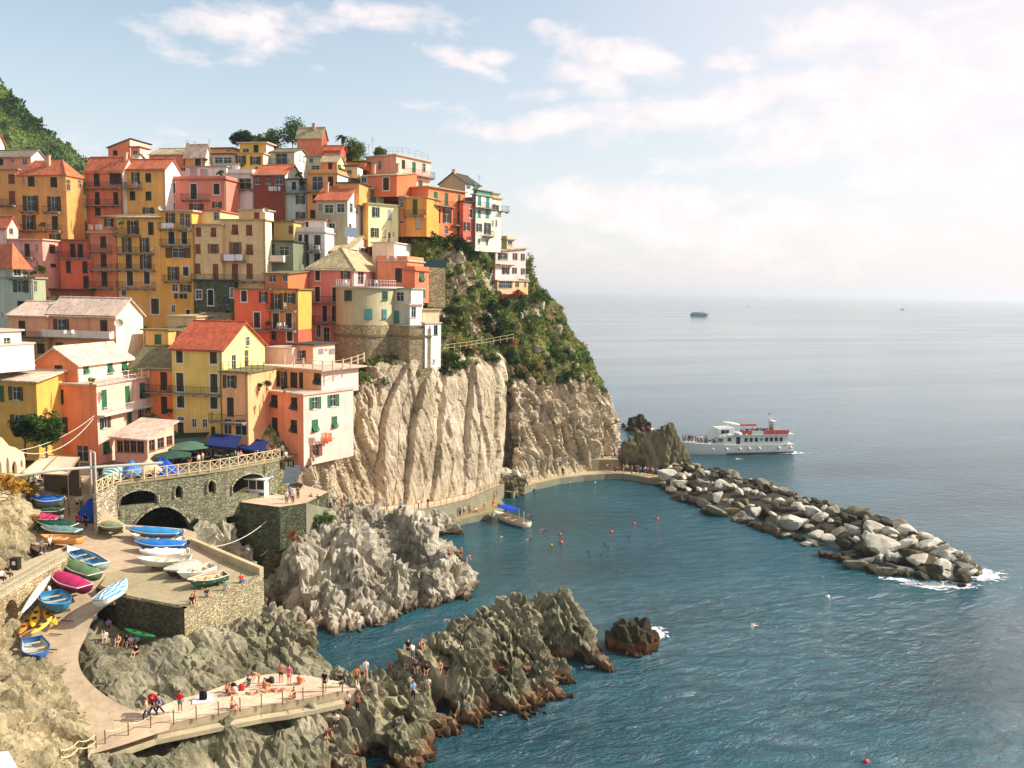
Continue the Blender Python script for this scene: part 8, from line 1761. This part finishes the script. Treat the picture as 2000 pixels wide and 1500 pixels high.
for i, (x, y, c) in enumerate(((436,905,(60,96,150)),(452,902,(70,104,140)),(426,900,(84,108,60)))): m = MB(); m.lathe([(.32, 0), (.4, .5), (.42, .55)], (0, 0, 0), 12); o = m.build('planter', plain(c, .7), None, False, Z(x, y, zt_)); tag(o, ('blue planter on the terrace near the fence', 'second blue planter right of the first', 'green planter beside the café tables')[i], 'planter'); link('foliage', BUSH[i], leafmat(G2_), o, (0, 0, .9)).scale = (.5, .5, .5)
# street restaurant under the pale canopy
cz = 13.6
root = tag(empty('canopy_stall', Z(95, 965, cz)), 'street café under a broad pale pink cloth canopy at the top of the slipway', 'stall'); o0 = root.location
cs = [P(x, y, D) for x, y, D in ((42,924,90),(132,928,90.5),(155,893,97),(85,889,98))]; m = MB(); n = 8
for i in range(n):
    for j in range(n):
        f = lambda a, b: cs[0].lerp(cs[1], a).lerp(cs[3].lerp(cs[2], a), b)-Vector((0, 0, .35*math.sin(math.pi*a)*math.sin(math.pi*b)))-o0
        m.face([f(i/n, j/n), f((i+1)/n, j/n), f((i+1)/n, (j+1)/n), f(i/n, (j+1)/n)])
m.build('canopy', cloth((228, 200, 172)), root, True)
m = MB(); [m.bar(a-o0, b-o0, .07, 6) for a, b in ((cs[0], cs[1]), (cs[1], cs[2]), (cs[2], cs[3]), (cs[0], cs[3]), (cs[0].lerp(cs[1], .4), cs[3].lerp(cs[2], .4)))]; m.build('beam', plain((176, 140, 84), .8), root)
for c in cs: m = MB(); m.bar(c-o0, Vector((c.x, c.y, 12.4))-o0, .07, 6); m.build('post', plain((96, 80, 56), .8), root)
m = MB(); a, b = Z(22, 950, 14.6), Z(58, 946, 14.6); wallquad(m, a-o0, b-o0, -1.5, 1.6, .1); m.build('screen', plain((128, 146, 140), .7), root)
m = MB(); wallquad(m, cs[3]-o0-Vector((0, .2, 0)), cs[2]-o0-Vector((0, .2, 0)), -1, cs[2].z-o0.z-.5, .1); m.build('back_wall', plain((104, 90, 70), .8), root)
for i in range(7): p = ground(66+i*9, 950-(i % 3)*4); person('guest seated in the shade of the pale canopy', 66+i*9, 950-(i % 3)*4, 'chair', CR[i], 'd', 'trousers', rz=i*70, group='guests under the canopy', z=max(13.3, p.z)); 
for i, (x, y) in enumerate(((128,960),(134,950),(140,938),(124,968))): bush('potted climbing plant along the right edge of the pale canopy', x, y, .6, G2_, None, 'potted_plant', 'potted plants at the canopy', 'plant', 1.3)
m = MB(); m.box(-.35, .35, -.3, .3, 0, 1.0); m.box(-.38, .38, -.33, .33, 1.002, 1.1); bb = m.build('litter_bin', plain((34, 36, 36), .5), None, False, ground(31, 1112)); tag(bb, 'black litter bin on the walkway by the rock face', 'bin'); m = MB(); m.box(-.15, .15, -.312, -.303, .5, .85); m.build('label', WHITE(), bb)
# ---------------------------------------------------------------- laundry, dishes, aerials, balcony things
def sheetcloth(label, a, b, drop, col, group=None, name='laundry', par=None):
    d = b-a; nrm = Vector((d.y, -d.x, 0)).normalized(); m = MB(); nx, nz = 8, 5; g2 = random.Random(int(a.x*100))
    V_ = [[a.lerp(b, i/nx)+nrm*(.08*math.sin(i*1.9+j)*j/nz)-Vector((0, 0, drop*j/nz*(1+.05*math.sin(i*2.2)))) for i in range(nx+1)] for j in range(nz+1)]
    for j in range(nz):
        for i in range(nx): m.face([V_[j][i], V_[j][i+1], V_[j+1][i+1], V_[j+1][i]])
    return tag(m.build(name, cloth(col) if isinstance(col, tuple) else col, None, True), label, 'laundry', group)
def wash(label, c, x0, y0, x1, y1, drop, D, col, **k): p, q = cc(c, x0, y0), cc(c, x1, y1); return sheetcloth(label, P(*p, D), P(*q, D), drop*D/F/5, col, **k)
wash('left white sheet over the balcony rail of the beige house', 2, 285, 1382, 390, 1384, 62, 138.6, (236, 226, 222)); wash('right white sheet over the balcony rail of the beige house', 2, 398, 1384, 468, 1382, 60, 138.6, (236, 226, 222))
wash('pale blue-white sheets over the terrace parapet of the white house', 2, 1466, 1112, 1600, 1128, 95, 145, (206, 218, 226))
for i, (x, w_, c) in enumerate(((722, 44, (226, 214, 206)), (770, 34, (222, 196, 190)), (815, 22, (226, 222, 214)))): wash(('wide white cloth', 'pink-white cloth', 'narrow white cloth')[i]+' on the line across the dark brown house', 2, x, 720, x+w_, 722, 42, 159.4, c)
for i, (x0, x1, h, c) in enumerate(((1478, 1530, 80, (236, 214, 200)), (1535, 1565, 70, (230, 150, 110)), (1568, 1598, 100, (226, 110, 66)), (1602, 1642, 85, (228, 120, 76)), (1645, 1672, 60, (232, 224, 222)))):
    p, q = cc(8, x0, 1128), cc(8, x1, 1126); b = HOT[1][0]; n_ = b['u']; off_ = n_*.7; c0 = b['C']+off_; sheetcloth(('white', 'pale orange', 'deep orange', 'orange', 'white-blue')[i]+' cloth on the washing line at the hotel side wall, '+('first', 'second', 'third', 'fourth', 'last')[i]+' from the corner', hit(*p, c0, n_), hit(*q, c0, n_), h*.0145, c)
for i, (x0, x1) in enumerate(((1505, 1560), (1568, 1600), (1608, 1672))): wash(('first white towel', 'small white cloth', 'last white towel')[i]+' on the line above the pink rooftop cottage terrace', 8, x0, 308, x1, 300, 60 if i != 1 else 26, 121, (232, 222, 226))
for i, (x0, x1, c) in enumerate(((1576, 1620, (232, 224, 218)), (1624, 1664, (230, 222, 216)), (1668, 1690, (222, 214, 208)))): wash(('left', 'middle', 'right')[i]+' white towel on the top balcony of the yellow house', 1, x0, 1078, x1, 1076, 52, 140, c)
for i, (x0, x1, c) in enumerate(((862, 908, (226, 170, 140)), (930, 960, (206, 196, 176)), (965, 998, (222, 214, 200)), (1120, 1138, (214, 110, 70)))): wash(('pink patterned', 'grey-white', 'white', 'orange')[i]+' cloth drying on the roof terrace of the coral house', 1, x0, 1092, x1, 1092, 55, 143.2, c)
for i, (x0, x1, c) in enumerate(((1210, 1250, (120, 124, 120)), (1262, 1288, (222, 110, 60)), (1300, 1345, (150, 160, 170)))): wash(('grey', 'orange', 'blue-grey')[i]+' cloth on the upper balcony of the yellow house with the white gable', 1, x0, 675, x1, 675, 48, 155.2, c)
for i, (x0, x1, c) in enumerate(((1700, 1735, (60, 66, 60)), (1750, 1790, (50, 58, 60)), (1794, 1825, (62, 70, 64)))): wash(('first', 'second', 'third')[i]+' dark garment on the line low on the yellow house beside the beige house', 4, x0, 466, x1, 466, 50, 140.6, c)
def dish(label, c, x, y, D, r=.45):
    m = MB(); m.lathe([(.02, 0), (r*.6, .05), (r, .18)], (0, 0, 0), 14, False); o = m.build('satellite_dish', plain((190, 182, 160), .5), None, True, P(*cc(c, x, y), D), (1.3, 0, .4)); m = MB(); m.bar((0, 0, .03), (0, -.1, .42), .02); m.bar((0, 0, 0), (0, -.45, -.35), .03); m.build('arm', IRON(), o); tag(o, label, 'dish')
dish('satellite dish on the sunlit gable of the long salmon house', 4, 1160, 757, 117.6, .6); dish('satellite dish on the roof of the beige house', 2, 690, 957, 139.6); dish('dark satellite dish beside the yellow house roof', 1, 1575, 935, 141.8)
def aerial(label, c, x, y, D, h):
    m = MB(); m.bar((0, 0, 0), (0, 0, h), .03, 5); [m.bar((-.5+.08*k, 0, h-.25*k), (.5-.08*k, 0, h-.25*k), .015) for k in range(4)]; m.bar((0, -.3, h-.4), (0, .3, h-.4), .015); tag(m.build('aerial', plain((120, 124, 124), .5), None, False, P(*cc(c, x, y), D)), label, 'aerial')
for l_, c, x, y, D, h in (('aerial on the skyline left of the dark red house roof', 1, 1830, 400, 176, 2.6), ('aerial beside it above the dark red house', 1, 1905, 400, 176, 2.4), ('aerial on the ochre roof left of the yellow tower', 2, 145, 340, 177, 1.6), ('aerial above the low red house', 2, 1655, 440, 174, 3.2), ('tall aerial beside the large pink house', 2, 1740, 430, 170, 3.6), ('slim aerial left of the large pink house', 2, 1700, 430, 172, 2.4), ('aerial at the gable of the grey turquoise house', 3, 1180, 590, 176, 1.6)): aerial(l_, c, x, y, D, h)
rp = [Vector((0, 0, 0))]; b = None
m = MB(); q = [P(*cc(3, x, y), D) for x, y, D in ((250, 310, 168), (430, 305, 163.5), (680, 365, 170))]
for k, p in enumerate(q): m.bar(p, p+Vector((0, 0, 1.2)), .03, 5)
for a_, b_ in zip(q, q[1:]): [m.bar(a_+Vector((0, 0, h)), b_+Vector((0, 0, h)), .025, 5) for h in (.6, 1.2)]; [m.bar(a_.lerp(b_, t), a_.lerp(b_, t)+Vector((0, 0, 1.2)), .025, 5) for t in (.25, .5, .75)]
tag(m.build('roof_railing', plain((120, 140, 146), .5)), 'thin blue-grey railing round the flat roof of the large pink house', 'railing')
for l_, c, x, y, D, r_ in (('white plastic chair on the lower balcony of the ochre house', 5, 915, 1010, 127, 0), ('second white chair on the lower balcony of the ochre house', 5, 945, 1008, 127, 40), ('third white chair on the lower balcony of the ochre house', 5, 990, 1008, 127, 90), ('cream chair on the upper balcony of the ochre house', 5, 985, 815, 127, 20), ('white chair on the third balcony of the tall yellow house', 1, 1480, 1365, 141.8, 0), ('white folding chair on the salmon house balcony', 4, 640, 885, 117.3, 30), ('white folding chair right of the table on the salmon house balcony', 4, 720, 885, 117.3, 60), ('white deck chair on the cream terrace above the bastion', 6, 985, 345, 144, 0), ('second white deck chair on the cream terrace above the bastion', 6, 1065, 345, 144, 30), ('wooden deck chair on the hotel roof terrace', 8, 1540, 480, 117, 30), ('white chair on the bastion terrace', 6, 555, 590, 136, 0), ('second white chair on the bastion terrace', 6, 590, 590, 136, 60), ('white chair on the bastion terrace by the railing', 6, 880, 590, 135.5, 20)):
    chair(l_, P(*cc(c, x, y), D), R(r_), (226, 220, 208))
def pot(label, c, x, y, D, r, col, name='potted_plant', group=None):
    p = P(*cc(c, x, y), D); m = MB(); m.lathe([(.13, -.35), (.2, 0)], (0, 0, 0), 10); o = m.build(name, plain((170, 96, 66), .8), None, False, p); tag(o, label, 'plant', group); link('foliage', BUSH[rnd.randrange(6)], leafmat(col), o, (0, 0, r*.7)).scale = (r, r, r)
for l_, c, x, y, D, r, col in (('big leafy plant on the glazed balcony of the grey house at left', 4, 400, 285, 130, 1.1, G1), ('green plant left of the big leafy one on the grey house balcony', 4, 330, 300, 130, .7, G2_), ('plant by the glass of the grey house balcony', 4, 240, 290, 130, .6, G2_), ('trailing plant on the lower balcony of the tall ochre-yellow house at upper left', 1, 415, 1125, 151.6, .8, G1), ('palm-like plant on the roof terrace of the salmon house', 2, 250, 625, 155.6, .9, G1), ('plant in a pot at the right end of the little ochre house', 2, 100, 480, 173, .7, G2_), ('dark plant on the balcony of the pale grey-green house', 2, 1045, 720, 157.8, 1.0, G5), ('plants along the top edge of the pale grey-green house', 2, 1020, 640, 158, .9, G1), ('green plant on the left terrace of the white narrow house', 2, 460, 535, 162, .7, G2_), ('small plant on the terrace of the yellow tower house', 2, 610, 560, 164, .5, G2_), ('plant on the terrace of the coral house annex', 1, 1190, 1110, 142.5, .7, (90, 130, 60)), ('plants in the dark base of the beige house', 5, 425, 905, 136, .9, G1), ('plant on the balcony between red and ochre house', 5, 820, 985, 126.8, .6, G1), ('plants on the coral house white terrace', 7, 890, 440, 103, .6, G2_), ('green plant at the right end of the coral house white terrace', 7, 1320, 365, 105, .7, (110, 140, 80)), ('leafy plants crowding the hotel lower terrace, left', 8, 930, 690, 112.6, .6, G1), ('leafy plants crowding the hotel lower terrace, middle', 8, 1010, 690, 112.4, .8, G1), ('leafy plants crowding the hotel lower terrace, right', 8, 1180, 715, 112, .6, G5), ('plant on the orange house balcony beside the olive-yellow house', 7, 1650, 740, 112, .6, G1), ('vine on the orange house terrace above the bastion', 6, 1380, 320, 146, .8, G2_)):
    pot(l_, c, x, y, D, r, col)
m = MB(); m.box(-.6, .6, -.35, 0, -.35, .35); o = m.build('air_conditioner', WHITE(), None, False, P(*cc(5, 1290, 215), 145.9), (0, 0, R(-11))); tag(o, 'white air conditioner below the window of the white house', 'air conditioner'); m = MB(); m.lathe([(.26, 0), (.26, .02)], (0, 0, 0), 14); m.build('fan_grille', plain((120, 120, 116)), o, False, (-.15, -.372, 0), (math.pi/2, 0, 0))
# terrace railings and headland rails
def prail(name, label, c, pts, n, h, mat, rails=(1, .5), pr=.05): return railfence(name, label, [P(*cc(c, x, y), D) for x, y, D in pts], n, h, mat, rails, pr, .035)
prail('terrace_railing', 'white railing with posts on the upper terrace of the coral house', 7, ((770, 440, 103.8), (945, 462, 103.8), (1450, 385, 113.5)), 9, 1.3, WHITE(), (1, .08, .55))
prail('terrace_balustrade', 'cream posts and rails round the hotel roof terrace', 8, ((1180, 462, 117), (1600, 522, 113.5), (1795, 490, 116), (1955, 432, 120)), 9, 1.3, plain((222, 200, 164), .7), (.9, .45), .14)
prail('terrace_railing', 'railing round the bridge-like terrace of the olive-yellow house gable', 8, ((580, 520, 111), (975, 520, 110.6)), 7, 1.2, plain((110, 104, 70)), (1, .6, .25))
prail('headland_railing', 'dark railing of the villa garden terrace on the headland rim', 0, ((998, 613, 178), (1040, 612, 181), (1083, 608, 186)), 9, 1.3, plain((96, 110, 96)), (1, .5))
prail('headland_railing', 'pale railing along the lower path left of the headland gully', 0, ((862, 688, 144), (905, 682, 149), (950, 675, 156), (1003, 665, 161)), 12, 1.2, plain((206, 186, 142)), (1, .5))
prail('villa_railing', 'blue-white railing in front of the pink villa ground floor', 0, ((948, 573, 186), (962, 566, 186.5), (1000, 566, 186)), 6, 1.2, plain((196, 212, 216)), (1, .66, .33))
vs_ = tag(empty('villa_stair', P(953, 565, 187)), 'blue-white outside stair at the left of the pink villa', 'stairs')
for i in range(8): m = MB(); a = P(960-1.4*i, 535+5*i, 187.5-.25*i)-vs_.location; m.box(a.x-.6, a.x+.6, a.y-.25, a.y+.25, a.z-.12, a.z); m.build('step', plain((190, 200, 200)), vs_)
m = MB(); m.bar(P(962, 528, 187)-vs_.location, P(950, 565, 185.2)-vs_.location, .05); m.bar(P(962, 533, 187)-vs_.location, P(950, 570, 185.2)-vs_.location, .05); m.build('handrail', plain((196, 212, 216)), vs_)
net = MB(); a, b = P(1045, 735, 166), P(1118, 708, 175)
for f in np.linspace(0, 1, 26): p = a.lerp(b, f); net.bar(p, p+Vector((-.6, -.5, -2.6)), .02)
for k in range(6): net.bar(a+Vector((-.12*k, -.1*k, -.52*k)), b+Vector((-.12*k, -.1*k, -.52*k)), .025)
tag(net.build('safety_net', plain((150, 140, 106), .8)), 'wire safety net strung across the brow of the headland', 'net')
gw = [P(x, y, D) for x, y, D in ((815, 505, 154), (872, 507, 157))]; m = MB(); wallquad(m, gw[0], gw[1], gw[0].z-3, gw[0].z, .2); tag(m.build('green_screen', plain((24, 56, 54), .8)), 'dark green screen fence below the hedge on the headland', 'fence')
gs = [P(x, y, D) for x, y, D in ((836, 522, 150), (870, 520, 152.5))]; m = MB(); wallquad(m, gs[0], gs[1], gs[0].z-7, gs[0].z, .4); tag(m.build('garden_wall', stonework((170, 150, 112), 2.6)), 'stone garden wall right of the orange house above the bastion', 'wall')
gs = [P(x, y, D) for x, y, D in ((998, 617, 177), (1084, 613, 185.5))]; m = MB(); wallquad(m, gs[0], gs[1], gs[0].z-5, gs[0].z, .5); tag(m.build('garden_wall', stonework((150, 134, 96), 2.4)), 'dry-stone wall under the villa garden terrace railing', 'wall')
print('objects', len(bpy.data.objects), 'windows', NWIN[0])
